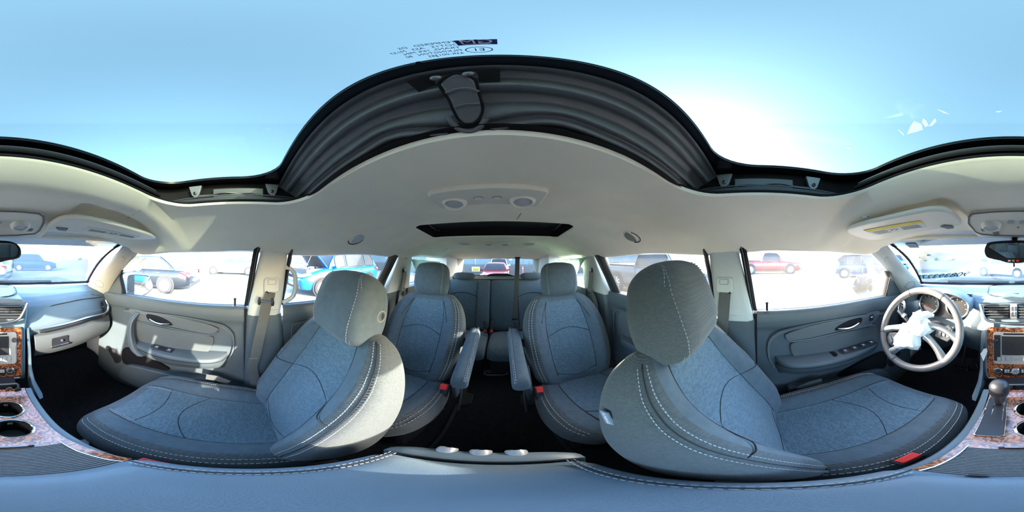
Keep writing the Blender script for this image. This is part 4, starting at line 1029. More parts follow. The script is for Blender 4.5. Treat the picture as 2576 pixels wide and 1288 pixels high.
def middle_seat(x, inner, label):
    rec = math.radians(24); piv = Vector((x, -.745, -.745))
    root = thing('captain_chair', label, 'car seat', (x, -.6, -1.06), 'middle row captain chairs')
    ux, ut, uv = Vector((1, 0, 0)), Vector((0, -math.sin(rec), math.cos(rec))), Vector((0, math.cos(rec), math.sin(rec)))
    T = dict(hw=[(-.02, .19), (.03, .205), (.15, .235), (.32, .248), (.42, .235), (.49, .205), (.53, .17), (.555, .135)],
             fc=[(-.02, .045), (.10, .055), (.25, .050), (.42, .028), (.52, .010), (.555, -.012)], bh=[(-.02, .018), (.15, .034), (.35, .030), (.52, .010), (.555, .002)],
             bk=[(-.02, .06), (.30, .09), (.48, .08), (.535, .05), (.555, .03)], rr=[(-.02, .03), (.3, .036), (.555, .02)])
    bp = Pad(piv, ux, uv, ut, T, [-.02, .02, .08, .15, .22, .29, .36, .42, .47, .505, .53, .546, .555])
    parts = sub_split(bp.mesh(.03, .50), 2)
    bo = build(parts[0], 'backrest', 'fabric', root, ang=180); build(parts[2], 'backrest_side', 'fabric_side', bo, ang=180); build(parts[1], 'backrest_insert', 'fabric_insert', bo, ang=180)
    sm = MB(); st = MB()
    for fn in (lambda k: (-.56, .04 + .46 * k), lambda k: (.56, .04 + .46 * k), lambda k: (-.56 + 1.12 * k, .285 + .045 * math.sin(PI * k)), lambda k: (-.56 + 1.12 * k, .055 - .03 * math.sin(PI * k))):
        pts, nr = bp.line(fn, 30, .0003); sm.tube(pts, .0015, 5)
    for sg in (1, -1):
        pts, nr = bp.line(lambda k: (sg * (.56 + .12 * k), .50 - .13 * k), 12, .0003); sm.tube(pts, .0013, 5)
    build(sm, 'seams', 'seam', bo, ang=180, kind='stuff')
    for a_ in (.93, 1.0):
        pts, nr = bp.line(lambda k: (inner * a_, .02 + .50 * k), 50, .0008); stitches(st, pts, nr, .009, .006, .0016, .0012)
    build(st, 'stitching', 'thread', bo, smooth=False, kind='stuff')
    headrest(root, piv + ut * .535 + uv * .004, ux, (uv + Vector((0, .1, .12))).normalized(), (ut + Vector((0, .22, 0))).normalized(), .118, .215, ['fabric'], True, inner, False)
    tl = math.radians(6); ct = Vector((0, math.cos(tl), math.sin(tl))); cv = Vector((0, -math.sin(tl), math.cos(tl)))
    T2 = dict(hw=[(-.02, .20), (.08, .235), (.25, .250), (.36, .240), (.43, .20), (.45, .16)], fc=[(-.02, .0), (.15, .012), (.34, .020), (.41, .0), (.45, -.05)], bh=[(-.02, .008), (.2, .020), (.45, 0)],
              bk=[(-.02, .08), (.45, .09)], rr=[(-.02, .03), (.3, .036), (.45, .02)])
    cp = Pad(piv + Vector((0, .02, 0)), ux, cv, ct, T2, [-.02, .03, .10, .18, .26, .33, .38, .41, .435, .45])
    parts = sub_split(cp.mesh(-.05, .40), 2)
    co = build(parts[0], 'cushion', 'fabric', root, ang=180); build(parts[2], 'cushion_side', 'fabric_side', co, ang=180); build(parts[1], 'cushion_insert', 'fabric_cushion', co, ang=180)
    sm = MB(); st = MB()
    for fn in (lambda k: (-.56, .04 + .36 * k), lambda k: (.56, .04 + .36 * k), lambda k: (-.56 + 1.12 * k, .30 + .05 * math.sin(PI * k))):
        pts, nr = cp.line(fn, 20, .0003); sm.tube(pts, .0018, 5)
    build(sm, 'seams', 'seam', co, ang=180, kind='stuff')
    for a_ in (.93, 1.0):
        for sg in (1, -1):
            pts, nr = cp.line(lambda k: (sg * a_, .02 + .40 * k), 40, .0008); stitches(st, pts, nr, .008, .005, .0014, .0012)
    build(st, 'stitching', 'thread', co, smooth=False, kind='stuff')
    q = MB(); q.box(x - .19, x + .19, -.72, -.36, -1.03, -.84); build(q, 'seat_frame', 'black_plastic', root, bev=.02)
    # folding armrest on the aisle side
    ax = x + inner * .298
    g = spline([(ax, -.905, -.455), (ax, -.86, -.462), (ax, -.76, -.484), (ax - inner * -.0, -.66, -.512), (ax, -.57, -.548), (ax, -.545, -.575)], 4); q = MB(); rings = []
    for i, p in enumerate(g):
        k = i / (len(g) - 1); hwid = .034 * (.72 + .28 * sstep(0, .12, k)) * (1 - .45 * sstep(.93, 1, k)); hh = .034 * (.75 + .25 * sstep(0, .1, k)) * (1 - .3 * sstep(.9, 1, k))
        rings.append([p + Vector((a * hwid, 0, b_ * hh)) for a, b_ in ((-1, -.5), (-1, .4), (-.7, .85), (0, 1), (.7, .85), (1, .4), (1, -.5), (.7, -.95), (0, -1), (-.7, -.95))])
    q.loft(rings); ar = build(q, 'armrest', 'fabric', root, sub=1, ang=180)
    st = MB()
    for du in (.70, .55):
        stitches(st, [p + Vector((inner * .034 * du, 0, .034 * (.90 if du < .6 else .82))) for p in g], [Vector((inner * .3, .2, 1)).normalized()] * len(g), .008, .005, .0012, .0012)
    build(st, 'stitching', 'thread', ar, smooth=False, kind='stuff')
    q = MB(); q.tube([Vector((x + inner * .235, -.86, -.52)), Vector((ax, -.86, -.49))], .022, 10); build(q, 'armrest_pivot', 'black_plastic', root)
    q = MB(); q.prism([Vector((x + inner * .235, y, z)) for y, z in ((-.88, -.60), (-.74, -.60), (-.66, -.72), (-.68, -.84), (-.90, -.84))], (inner * .02, 0, 0)); build(q, 'hinge_cover', 'door_plastic', root, bev=.006)
    b = Vector((x + inner * .222, -.615, -.675))
    q = MB(); q.cbox(b + Vector((0, 0, -.03)), .030, .030, .08, Euler((.5, 0, 0)).to_matrix()); bk = build(q, 'buckle', 'black_plastic', root, bev=.004)
    q = MB(); q.cbox(b + Vector((0, .012, .012)), .026, .022, .030, Euler((.5, 0, 0)).to_matrix()); build(q, 'buckle_button', 'buckle_red', bk, bev=.002)
    q = MB(); q.tube([Vector((x + inner * .255, -.78, -.74)), Vector((x + inner * .262, -.72, -.86)), Vector((x + inner * .255, -.70, -1.0))], .007, 6); build(q, 'release_strap', 'belt', root)
middle_seat(.405, -1, 'middle row captain chair behind the front passenger seat')
middle_seat(-.405, 1, "middle row captain chair behind the driver's seat")

def third_seat(x0, x1, hx, label):
    piv = Vector(((x0 + x1) / 2, -1.62, -.788)); rec = math.radians(20); hw = (x1 - x0) / 2
    root = thing('rear_bench', label, 'car seat', (piv.x, -1.5, -1.06), 'third row bench seats')
    ux, ut, uv = Vector((1, 0, 0)), Vector((0, -math.sin(rec), math.cos(rec))), Vector((0, math.cos(rec), math.sin(rec)))
    T = dict(hw=[(-.02, hw * .98), (.2, hw), (.50, hw), (.545, hw * .985), (.56, hw * .95)], fc=[(-.02, .03), (.2, .04), (.48, .025), (.545, .0), (.56, -.02)], bh=[(-.02, -.002), (.56, -.002)], bk=[(-.02, .05), (.5, .05), (.56, .03)], rr=[(-.02, .02), (.56, .012)])
    bp = Pad(piv, ux, uv, ut, T, [-.02, .05, .15, .25, .35, .44, .50, .53, .548, .56])
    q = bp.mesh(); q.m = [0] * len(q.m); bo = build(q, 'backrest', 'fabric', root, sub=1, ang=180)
    sm = MB()
    hwh = .13
    for a_ in (hx - hwh * 1.25, hx + hwh * 1.25):
        aa = (a_ - piv.x) / (hw * .9)
        if abs(aa) < .97:
            pts, nr = bp.line(lambda k: (aa, .03 + .50 * k), 20, .001); sm.tube(pts, .003, 5)
    a0, a1 = max(-.95, (hx - hwh * 1.25 - piv.x) / (hw * .9)), min(.95, (hx + hwh * 1.25 - piv.x) / (hw * .9))
    pts, nr = bp.line(lambda k: (a0 + (a1 - a0) * k, .36 + .04 * math.sin(PI * k)), 20, .001); sm.tube(pts, .003, 5)
    build(sm, 'seams', 'seam', bo, ang=180, kind='stuff')
    o = piv + ut * .565 + Vector((hx - piv.x, 0, 0))
    q = MB(); rings = []
    for i in range(13):
        a = -1 + 2 * i / 12; k = (1 - abs(a) ** 6) ** .5 if abs(a) < 1 else .25
        k = max(.3, k)
        rings.append([o + Vector((a * .130, 0, 0)) + Vector((0, c_ * .045 * k, .028 + d_ * .042 * k)) for c_, d_ in ((-1, -.7), (-1, .5), (-.5, 1), (.4, 1), (1, .4), (1, -.5), (.5, -1), (-.5, -1))])
    q.loft(rings); build(q, 'headrest', 'fabric', root, sub=1, ang=180)
    tl = math.radians(5); ct = Vector((0, math.cos(tl), math.sin(tl))); cv = Vector((0, -math.sin(tl), math.cos(tl)))
    T2 = dict(hw=[(-.02, hw * .98), (.40, hw), (.46, hw * .97)], fc=[(-.02, .0), (.3, .01), (.40, .0), (.46, -.06)], bh=[(-.02, -.002), (.46, -.004)], bk=[(-.02, .1), (.46, .12)], rr=[(-.02, .02), (.46, .02)])
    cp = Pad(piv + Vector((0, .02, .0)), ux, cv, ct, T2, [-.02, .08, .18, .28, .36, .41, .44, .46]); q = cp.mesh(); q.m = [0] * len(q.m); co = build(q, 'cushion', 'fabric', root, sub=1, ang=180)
    q = MB(); q.box(x0 + .03, x1 - .03, -1.58, -1.20, -1.05, -.90); build(q, 'seat_frame', 'black_plastic', root, bev=.01)
    return root
third_seat(.075, .60, .375, 'third row bench seat, narrow passenger side section with a headrest')
t3 = third_seat(-.60, .068, -.385, "third row bench seat, wide driver's side section with a headrest")
for k, (bx, rz) in enumerate(((.105, .1), (.045, -.1))):
    b = thing('belt_buckle', ('upright black belt buckle with red button on the third row bench, nearer the passenger side' if k == 0 else 'upright black belt buckle with red button on the third row bench, nearer its middle'), 'buckle', (bx, -1.50, -.80), 'third row belt buckles')
    q = MB(); q.cbox((bx, -1.495, -.702), .034, .026, .13, Euler((.25, rz, 0)).to_matrix()); build(q, 'stalk', 'black_plastic', b, bev=.006)
    q = MB(); q.cbox((bx, -1.476, -.732), .022, .012, .028, Euler((.25, rz, 0)).to_matrix()); build(q, 'button', 'buckle_red', b, bev=.002)

# ================================================================ dashboard
DP = [(1.15, -.222), (1.05, -.206), (.95, -.203), (.88, -.208), (.835, -.222), (.805, -.243), (.786, -.262), (.770, -.292), (.752, -.330), (.740, -.358), (.738, -.372), (.746, -.392), (.750, -.41), (.765, -.44), (.79, -.50), (.83, -.56), (.95, -.62), (1.10, -.66)]
dash = thing('dashboard', 'dark grey moulded dashboard spanning the car under the windscreen', 'dashboard', (0, .95, -.66))
def dash_pt(x, k):
    i = k * (len(DP) - 1); j = min(len(DP) - 2, int(i)); f = i - j
    y = DP[j][0] + (DP[j + 1][0] - DP[j][0]) * f; z = DP[j][1] + (DP[j + 1][1] - DP[j][1]) * f
    near = sstep(1.15, .86, y)
    ax = abs(x)
    y += near * .10 * (max(0, ax - .12) / .60) ** 2 - (.12 * (ax / .68) ** 2) * (1 - near)
    z -= .055 * sstep(.55, .75, ax) * near * sstep(.2, .32, -z) * 0 + .03 * sstep(.45, .76, ax) * near
    # shallow scoop in the passenger side top
    if x > 0: z -= .012 * math.exp(-((x - .42) / .20) ** 2) * math.exp(-((y - .93) / .05) ** 2)
    # driver side: the face stands back below the instrument hood
    if x < 0:
        dx = math.exp(-((x + .40) / .15) ** 4); y += .075 * dx * sstep(-.20, -.27, z) * sstep(-.75, -.36, z)
    return Vector((x, y, z))
q = MB(); q.grid(lambda u, v: dash_pt(-.765 + 1.53 * u, v), 90, 68); build(q, 'dash_pad', 'dash_plastic', dash, ang=60)
# seam across the passenger side and stitched line
q = MB(); q.tube([dash_pt(.125 + .57 * i / 30, 6.1 / 17) + Vector((0, -.001 - .0, -.040 * math.exp(-(i / 6) ** 2))) for i in range(31)], .0028, 6); build(q, 'upper_seam', 'seam', dash)
st = MB()
for k in (8.25, 8.5):
    pts = [dash_pt(.150 + .50 * i / 40, k / 17) + Vector((0, -.003, .004 * 0 - .05 * math.exp(-(i / 5) ** 2))) for i in range(41)]; stitches(st, pts, [Vector((0, -1, .3)).normalized()] * 41, .0055, .0035, .001, .001)
build(st, 'stitching', 'thread', dash, smooth=False, kind='stuff')
# bright strip over the glove box, curling up round the side vent
sp = [dash_pt(.205, 9.6 / 17) + Vector((0, -.008, -.004))] + [dash_pt(x, 9.6 / 17) + Vector((0, -.010, 0)) for x in (.30, .40, .50, .60, .66)] + [dash_pt(.700, 9.0 / 17) + Vector((0, -.012, .004)), dash_pt(.722, 8 / 17) + Vector((0, -.012, .006)), dash_pt(.722, 6.9 / 17) + Vector((0, -.010, .0))]
q = MB(); q.tube(spline(sp, 6), .0085, 8, up=(0, 0, 1), flat=.75); build(q, 'bright_strip', 'satin', dash)
q = MB(); q.tube([p + Vector((0, .004, -.017)) for p in spline(sp[:7], 6)], .0095, 8, up=(0, 0, 1), flat=1.1); build(q, 'dark_strip', 'black_plastic', dash)
text('AIRBAG', .010, frame(dash_pt(.655, 9.6 / 17) + Vector((-.002, -.0165, -.016)), (.93, .30, 0), (0, -.3, 1)), 'white_print', dash, 'strip_lettering', .0003)
def vent(par, pts_fn, nm, w_, h_, nh, nv_, frame_mat='black_plastic', knob=True):
    """air vent: pts_fn(a, b, lift) maps -1..1 to the panel"""
    q = MB(); q.prism([pts_fn(a, b, -.002) for a, b in rrect(-1, 1, -1, 1, .25, 4)], pts_fn(0, 0, -.03) - pts_fn(0, 0, 0)); v = build(q, nm, 'rubber', par)
    s0 = None
    for k in range(nh):
        b = -1 + 2 * (k + .5) / nh
        q = MB(); ctr = pts_fn(0, b, .003)
        half = (1 - .05 * abs(b))
        e0, e1 = pts_fn(-half, b, .003), pts_fn(half, b, .003); up_ = (pts_fn(0, .1, 0) - pts_fn(0, 0, 0)).normalized(); n_ = (pts_fn(0, 0, 1) - pts_fn(0, 0, 0)).normalized()
        q.prism([e0 + up_ * .0018 - n_ * .008, e1 + up_ * .0018 - n_ * .008, e1 - up_ * .0014 + n_ * .004, e0 - up_ * .0014 + n_ * .004], (up_ * .0022)); build(q, 'slat', 'door_plastic', v)
    for k in range(nv_):
        a = -.9 + 1.8 * (k + .5) / nv_
        q = MB(); e0, e1 = pts_fn(a, -.95, -.006), pts_fn(a, .95, -.006); r_ = (pts_fn(.1, 0, 0) - pts_fn(0, 0, 0)).normalized(); n_ = (pts_fn(0, 0, 1) - pts_fn(0, 0, 0)).normalized()
        q.prism([e0 - r_ * .001, e0 + r_ * .001, e1 + r_ * .001, e1 - r_ * .001], -n_ * .008); build(q, 'vane', 'grey_vent', v)
    if knob:
        q = MB(); c = pts_fn(-.1, 0, .008); r_ = (pts_fn(.1, 0, 0) - pts_fn(0, 0, 0)).normalized(); up_ = (pts_fn(0, .1, 0) - pts_fn(0, 0, 0)).normalized(); n_ = r_.cross(up_)
        q.prism([c + r_ * a + up_ * b for a, b in rrect(-.010, .010, -.004, .004, .003, 3)], (pts_fn(0, 0, 1) - pts_fn(0, 0, 0)).normalized() * -.008); build(q, 'slider', 'satin', v)
    return v
def pv(a, b, l):      # passenger side vent
    c = dash_pt(.672, 7.9 / 17); r_ = Vector((.80, .55, 0)).normalized(); up_ = Vector((-.10, .30, .9)).normalized(); n_ = Vector((-.5, -.8, .25)).normalized()
    return c + r_ * (a * .026 + b * .010) + up_ * (b * .036) + n_ * (l + .010)
vent(dash, pv, 'side_vent', 0, 0, 5, 0)
# defroster slots by the pillar
for i in range(6):
    p = atZ(232 + i * 5.5, 741 + i * .6, -.228); q = MB(); q.cbox(p, .004, .030, .003, Euler((0, 0, -.5)).to_matrix()); build(q, 'defrost_slot', 'rubber', dash)
# centre storage lid on the dash top
lid = [atZ(a, b, -.2005) for a, b in ((2492, 742), (2487, 728), (2496, 718), (2560, 716), (2604, 718), (2616, 728), (2612, 742), (2560, 748))]
q = MB(); lp = spline(lid, 4, True); q.tube([p + Vector((0, 0, -.001)) for p in lp], .0022, 6, True); build(q, 'lid_gap', 'seam', dash)
q = MB(); cl = sum(lid, Vector()) / 8; q.prism([cl + (p - cl) * .93 + Vector((0, 0, -.003)) for p in lp], (0, 0, .003)); build(q, 'storage_lid', 'dash_plastic', dash, bev=.002)
q = MB(); q.box(cl.x - .018, cl.x + .018, cl.y - .115, cl.y - .103, -.202, -.1945); build(q, 'lid_catch', 'black_plastic', dash, bev=.002)
q = MB(); q.box(cl.x - .11, cl.x + .11, cl.y + .085, cl.y + .105, -.204, -.1985); build(q, 'defrost_grille', 'black_plastic', dash)

# ---------------------------------------------------------------- instrument hood and gauges
q = MB(); rings = []
for i in range(17):
    a = PI * i / 16; x = -.405 + .175 * math.cos(PI - a); zz = -.268 + .080 * math.sin(a) ** .7
    rings.append([Vector((x * 1.0, .735 + .02 * math.sin(a), zz - .004)), Vector((x, .725 + .012 * math.sin(a), zz + .004)), Vector((x, .745, zz + .011)), Vector((x, .82, zz + .009)), Vector((-.405 + (x + .405) * .9, .92, zz - .02)), Vector((-.405 + (x + .405) * .9, .92, zz - .035)), Vector((x, .82, zz - .006))])
q.loft(rings); build(q, 'instrument_hood', 'dash_plastic', dash, ang=50)
q = MB(); q.box(-.565, -.245, .815, .83, -.355, -.20); build(q, 'gauge_face', 'black_plastic', dash)
for cx_ in (-.490, -.320):
    q = MB(); q.lathe([(.062, 0), (.066, .012), (.060, .016), (.056, .012), (.056, .002)], (cx_, .814, -.280), (0, -1, .12), 32, cap=False); g_ = build(q, 'gauge_ring', 'satin', dash)
    q = MB(); q.lathe([(.057, .003), (0, .0035)], (cx_, .814, -.280), (0, -1, .12), 32); build(q, 'dial', 'screen', g_)
    for k in range(9):
        t = math.radians(220 - 260 * k / 8); r_ = .046
        q = MB(); q.cbox((cx_ + r_ * math.cos(t), .8085, -.280 + r_ * math.sin(t)), .002, .001, .008, Euler((0, PI / 2 - t + PI / 2 * 0, 0)).to_matrix()); build(q, 'tick', 'white_print', g_)
    q = MB(); q.cbox((cx_ - .014, .807, -.292), .036, .001, .0022, Euler((0, -.6, 0)).to_matrix()); build(q, 'needle', 'buckle_red', g_)
# column, stalk, side vent, light switch
def dvn(a, b, l):
    c = Vector((-.655, .770, -.318)); r_ = Vector((.88, -.42, 0)).normalized(); up_ = Vector((0.05, .22, .95)).normalized(); n_ = Vector((.40, -.85, .25)).normalized()
    return c + r_ * (a * .030) + up_ * (b * .034) + n_ * (l + .012)
vent(dash, dvn, 'side_vent', 0, 0, 4, 0)
q = MB(); q.tube([dvn(1.22 * math.cos(t), 1.22 * math.sin(t), .001) for t in [2 * PI * i / 24 for i in range(24)]], .006, 8, True); build(q, 'vent_ring', 'satin', dash)
q = MB(); q.lathe([(.017, 0), (.017, .006), (.013, .008), (.012, .018), (0, .019)], (-.600, .752, -.415), (.2, -1, .2), 20); build(q, 'light_switch', 'black_plastic', dash)
q = MB(); q.tube([(-.60, .752 - .012, -.415 + .004)] * 1 + [(-.59, .738, -.41)], .002, 5); build(q, 'switch_mark', 'white_print', dash)

# ---------------------------------------------------------------- glove box
gb = dash
def gbf(u, v):
    x = .175 + .53 * u; z = -.405 - .135 * v; y = .718 - .018 * math.sin(PI * v * .8) + .030 * v * v + .10 * (max(0, x - .12) / .60) ** 2
    return Vector((x, y, z - .012 * u + .0))
q = MB(); q.grid(gbf, 24, 12); q.grid(lambda u, v: gbf(u, v) + Vector((0, .05, 0)), 24, 12)
q.loft([[gbf(i / 24, 0) for i in range(25)] + [gbf(1, j / 12) for j in range(1, 13)] + [gbf(1 - i / 24, 1) for i in range(1, 25)] + [gbf(0, 1 - j / 12) for j in range(1, 12)], [p + Vector((0, .05, 0)) for p in [gbf(i / 24, 0) for i in range(25)] + [gbf(1, j / 12) for j in range(1, 13)] + [gbf(1 - i / 24, 1) for i in range(1, 25)] + [gbf(0, 1 - j / 12) for j in range(1, 12)]]], False, False)
glid = build(q, 'glove_box_lid', 'door_insert', gb, ang=50)
def gbl(a, b): return gbf(.24 + a * .09, .36 + b * .20) + Vector((0, -.004, 0))
q = MB(); q.prism([gbl(a, b) for a, b in rrect(-1, 1, -1, 1, .25, 3)], (0, .006, 0)); lt = build(q, 'latch', 'black_plastic', glid, bev=.0015)
q = MB(); q.prism([gbl(a, b) + Vector((0, -.004, 0)) for a, b in ((-1.05, .75), (1.05, .75), (.98, 1.2), (-1.08, 1.2))], (0, .006, 0)); build(q, 'latch_lip', 'satin', glid, bev=.001)
q = MB(); q.lathe([(.0065, 0), (.0065, .003), (.003, .0032)], gbl(.15, -.2), (0, -1, .1), 14); build(q, 'key_lock', 'dull_metal', glid)

# ---------------------------------------------------------------- centre stack
SP0, SN = Vector((0, .725, -.343)), Vector((0, -.972, .236)); EYE = Vector((CX, 0, 0))
def onst(px, py, lift=0.0):
    d = ray(px, py); return EYE + d * ((SP0 + SN * lift - EYE).dot(SN) / d.dot(SN))
ctr = dash
body = [(2478, 752), (2545, 745), (2632, 752), (2646, 775), (2640, 830), (2640, 880), (2640, 952), (2470, 952), (2474, 880), (2474, 830), (2462, 775)]
q = MB(); rings = []
for lift, k in ((-.12, 1.10), (-.012, 1.0), (-.004, .975)):
    rings.append([onst(2554 + (a - 2554) * k, b, lift) if lift > -.1 else onst(2554 + (a - 2554) * 1.0, b, -.012) + Vector((0, .22, .0)) for a, b in body])
q.loft(rings, False, True); build(q, 'stack_housing', 'dash_plastic', ctr, bev=.004)
wo = [(2482, 830), (2488, 823), (2626, 823), (2631, 829), (2631, 944), (2626, 950), (2487, 950), (2482, 944)]
q = MB(); q.prism([onst(a, b, .004) for a, b in wo], -SN * .010); build(q, 'wood_surround', 'wood', ctr, bev=.003)
q = MB(); q.tube([onst(a, b, .0035) for a, b in wo], .0018, 6, True); build(q, 'surround_edge', 'satin', ctr)
def cv(c0, c1):
    def f(a, b, l):
        px_ = (c0 + c1) / 2 + (c1 - c0) / 2 * a * (1 - .06 * (1 - b) / 2); py_ = 784 - 17 * b
        d = ray(px_, py_); P0 = Vector((0, .722, -.27)); n_ = Vector((0, -.98, .18))
        return EYE + d * ((P0 + n_ * l - EYE).dot(n_) / d.dot(n_))
    return f
vl = vent(ctr, cv(2475, 2539), 'middle_vent', 0, 0, 5, 9); vr = vent(ctr, cv(2561, 2632), 'middle_vent', 0, 0, 5, 9)
q = MB(); f_ = cv(2541, 2559); q.prism([f_(a, b, .006) for a, b in rrect(-1, 1, -1.1, 1.1, .2, 3)], Vector((0, .02, 0))); dvd = build(q, 'vent_divider', 'radio_face', ctr, bev=.002)
for a in (-.45, .45):
    for b in (-.4, .4):
        q = MB(); q.prism([f_(a + da * .22, b + db * .34, .0085) for da, db in rrect(-1, 1, -1, 1, .5, 3)], Vector((0, .003, 0))); build(q, 'vent_wheel', 'satin', dvd)
fr_ = [(2466, 764), (2470, 790), (2480, 806), (2510, 812), (2554, 814), (2600, 811), (2626, 803), (2636, 788), (2644, 762)]
q = MB(); q.tube([cv(2475, 2632)((p.x - 2553.5) / 78.5, (784 - p.y) / 17, .006) for p in spline([(a, b, 0) for a, b in fr_], 5)], .0085, 8, flat=.8); build(q, 'vent_frame', 'satin', ctr)
q = MB(); q.tube([cv(2475, 2632)((p.x - 2553.5) / 78.5, (784 - p.y) / 17, .004) for p in spline([(a, b, 0) for a, b in ((2466, 762), (2510, 762), (2554, 761), (2600, 761), (2642, 761))], 5)], .004, 8); build(q, 'vent_top_edge', 'door_plastic', ctr)
# head unit
ru = thing('car_radio', 'silver faced car radio with dusty dark screen in the wood surround', 'radio', onst(2556, 915, .0))
q = MB(); q.prism([onst(a, b, .008) for a, b in ((2499, 840), (2504, 835), (2613, 835), (2618, 840), (2618, 911), (2613, 915), (2504, 915), (2499, 911))], -SN * .0037); build(q, 'faceplate', 'radio_face', ru, bev=.002)
q = MB(); q.prism([onst(a, b, .0095) for a, b in ((2520, 846), (2598, 846), (2598, 893), (2520, 893))], -SN * .003); build(q, 'screen', 'screen', ru, smooth=False)
q = MB(); q.prism([onst(a, b, .0105) for a, b in ((2524, 838.5), (2594, 838.5), (2594, 842), (2524, 842))], -SN * .004); build(q, 'disc_slot', 'rubber', ru, smooth=False)
q = MB(); q.prism([onst(a, b, .0098) for a, b in ((2500, 843), (2517, 843), (2517, 908), (2500, 908))], -SN * .004); build(q, 'shaded_key_column', 'black_plastic', ru, bev=.001)  # black paints in the shadow lying on this side of the grey face
for a, b in ((2503.5, 857), (2612, 855)):
    q = MB(); q.lathe([(.0115, 0), (.0115, .004), (.0095, .006), (.009, .016), (.0075, .018), (0, .018)], onst(a, b, .009), SN, 20); k_ = build(q, 'knob', 'black_plastic', ru)
    q = MB(); q.lathe([(.0120, .003), (.0125, .004), (.0120, .005)], onst(a, b, .009), SN, 20, cap=False); build(q, 'knob_ring', 'chrome', k_)
for b in (874, 882, 889):
    for a in (2507, 2609):
        q = MB(); q.prism([onst(a + da, b + db, .0112) for da, db in ((-6, -2.6), (6, -2.6), (6, 2.6), (-6, 2.6))], -SN * .003); build(q, 'key', 'black_plastic' if a < 2550 else 'radio_face', ru, bev=.0006)  # keys in the painted shadow are black, the others keep the face colour
for i, a in enumerate((2513, 2524, 2535, 2556, 2577, 2588, 2599)):
    q = MB(); w_ = 4.6 if a != 2556 else 9; q.prism([onst(a + da * w_, 903 + db * 4.6, .0112) for da, db in ((-1, -1), (1, -1), (1, 1), (-1, 1))], -SN * .003); kk = build(q, 'key', 'radio_face', ru, bev=.0006)
    if a == 2556:
        q = MB(); q.tube([onst(2556 + da, 903 + db, .0116) for da, db in ((-4, 2.5), (4, 2.5), (0, -3))], .0006, 4, True); build(q, 'hazard_triangle', 'buckle_red', ru)
# climate panel
cp_ = thing('climate_panel', 'climate control knobs and buttons in the wood surround below the radio', 'control panel', onst(2556, 945, .0))
q = MB(); q.prism([onst(a, b, .006) for a, b in ((2523, 926), (2590, 926), (2590, 944), (2523, 944))], -SN * .0017); build(q, 'button_strip', 'black_plastic', cp_, bev=.0015)
for a in (2511, 2554, 2601):
    q = MB(); q.lathe([(.0200, 0), (.0200, .007), (.0180, .009)], onst(a, 933, .0044), SN, 28); kn = build(q, 'knob_ring', 'chrome', cp_)
    q = MB(); q.lathe([(.0165, .006), (.0160, .013), (.0135, .015), (.008, .0152), (.006, .014), (0, .014)], onst(a, 933, .0044), SN, 28); build(q, 'knob', 'black_plastic' if a != 2554 else 'silver_paint', cp_)
    for k in range(5):
        t = math.radians(30 + 30 * k); c_ = onst(a, 933, .0195); q = MB(); q.lathe([(.0011, 0), (.0011, .0004)], c_ + Vector((math.cos(t) * .0108, 0, 0)) + SN.cross(Vector((1, 0, 0))) * (-math.sin(t) * .0108), SN, 6); build(q, 'knob_mark', 'white_print', cp_)
for a in (2530, 2537, 2572, 2579, 2585):
    q = MB(); q.prism([onst(a + da * 2.8, 934 + db * 4, .0085) for da, db in ((-1, -1), (1, -1), (1, 1), (-1, 1))], -SN * .003); build(q, 'button', 'radio_face', cp_, bev=.0005)
# paper scraps left by the damage
for pts, Yq, nm in (((2478, 816, 2498, 806, 2500, 822, 2484, 824), .70, 'a'), ((2474, 878, 2482, 876, 2484, 884, 2474, 909, 2466, 890, 2471, 884), .70, 'b')):
    pp_ = [(pts[i], pts[i + 1]) for i in range(0, len(pts), 2)]
    q = MB(); q.prism([onst(a, b, .012) for a, b in pp_], -SN * .0008)
    build(q, 'torn_paper', 'tape', None, 'torn white scrap stuck beside the ' + ('middle air vent frame' if nm == 'a' else 'wood surround, low by the radio'), 'paper scrap', 'torn scraps', smooth=False)

# ---------------------------------------------------------------- steering wheel
sw = thing('steering_wheel', 'leather steering wheel with its airbag torn out', 'steering wheel', (-.40, .58, -.50))
WC = Vector((-.40, .552, -.318)); tl = math.radians(25); wn_ = Vector((0, -math.cos(tl), math.sin(tl))); wu = Vector((0, math.sin(tl), math.cos(tl))); wr = Vector((1, 0, 0))
def wp(r_, t, l=0.0): return WC + wr * (r_ * math.cos(t)) + wu * (r_ * math.sin(t)) + wn_ * l
q = MB(); q.tube([wp(.178, 2 * PI * i / 64) for i in range(64)], .0148, 12, True, flat=1.1)
mat('wheel_leather', (.10, .10, .105), .42, 0, .05, 20, .3, 700, .0006)
rim = build(q, 'rim', 'wheel_leather', sw, ang=180)
st = MB(); stitches(st, [wp(.1635, 2 * PI * i / 64, .004) for i in range(65)], [Vector(wn_)] * 65, .004, .003, .0008, .0012); build(st, 'stitching', 'thread', rim, smooth=False, kind='stuff')
for t in (118, 62, 200, 250):
    q = MB(); q.tube([wp(.178 + .0165 * math.cos(a), math.radians(t), .017 * math.sin(a)) for a in [2 * PI * i / 12 for i in range(12)]], .001, 4, True); build(q, 'leather_joint', 'seam', rim)
q = MB(); q.lathe([(.055, -.05), (.062, -.02), (.060, -.005), (.045, .002), (0, .003)], WC, wn_, 24); build(q, 'hub', 'black_plastic', sw)
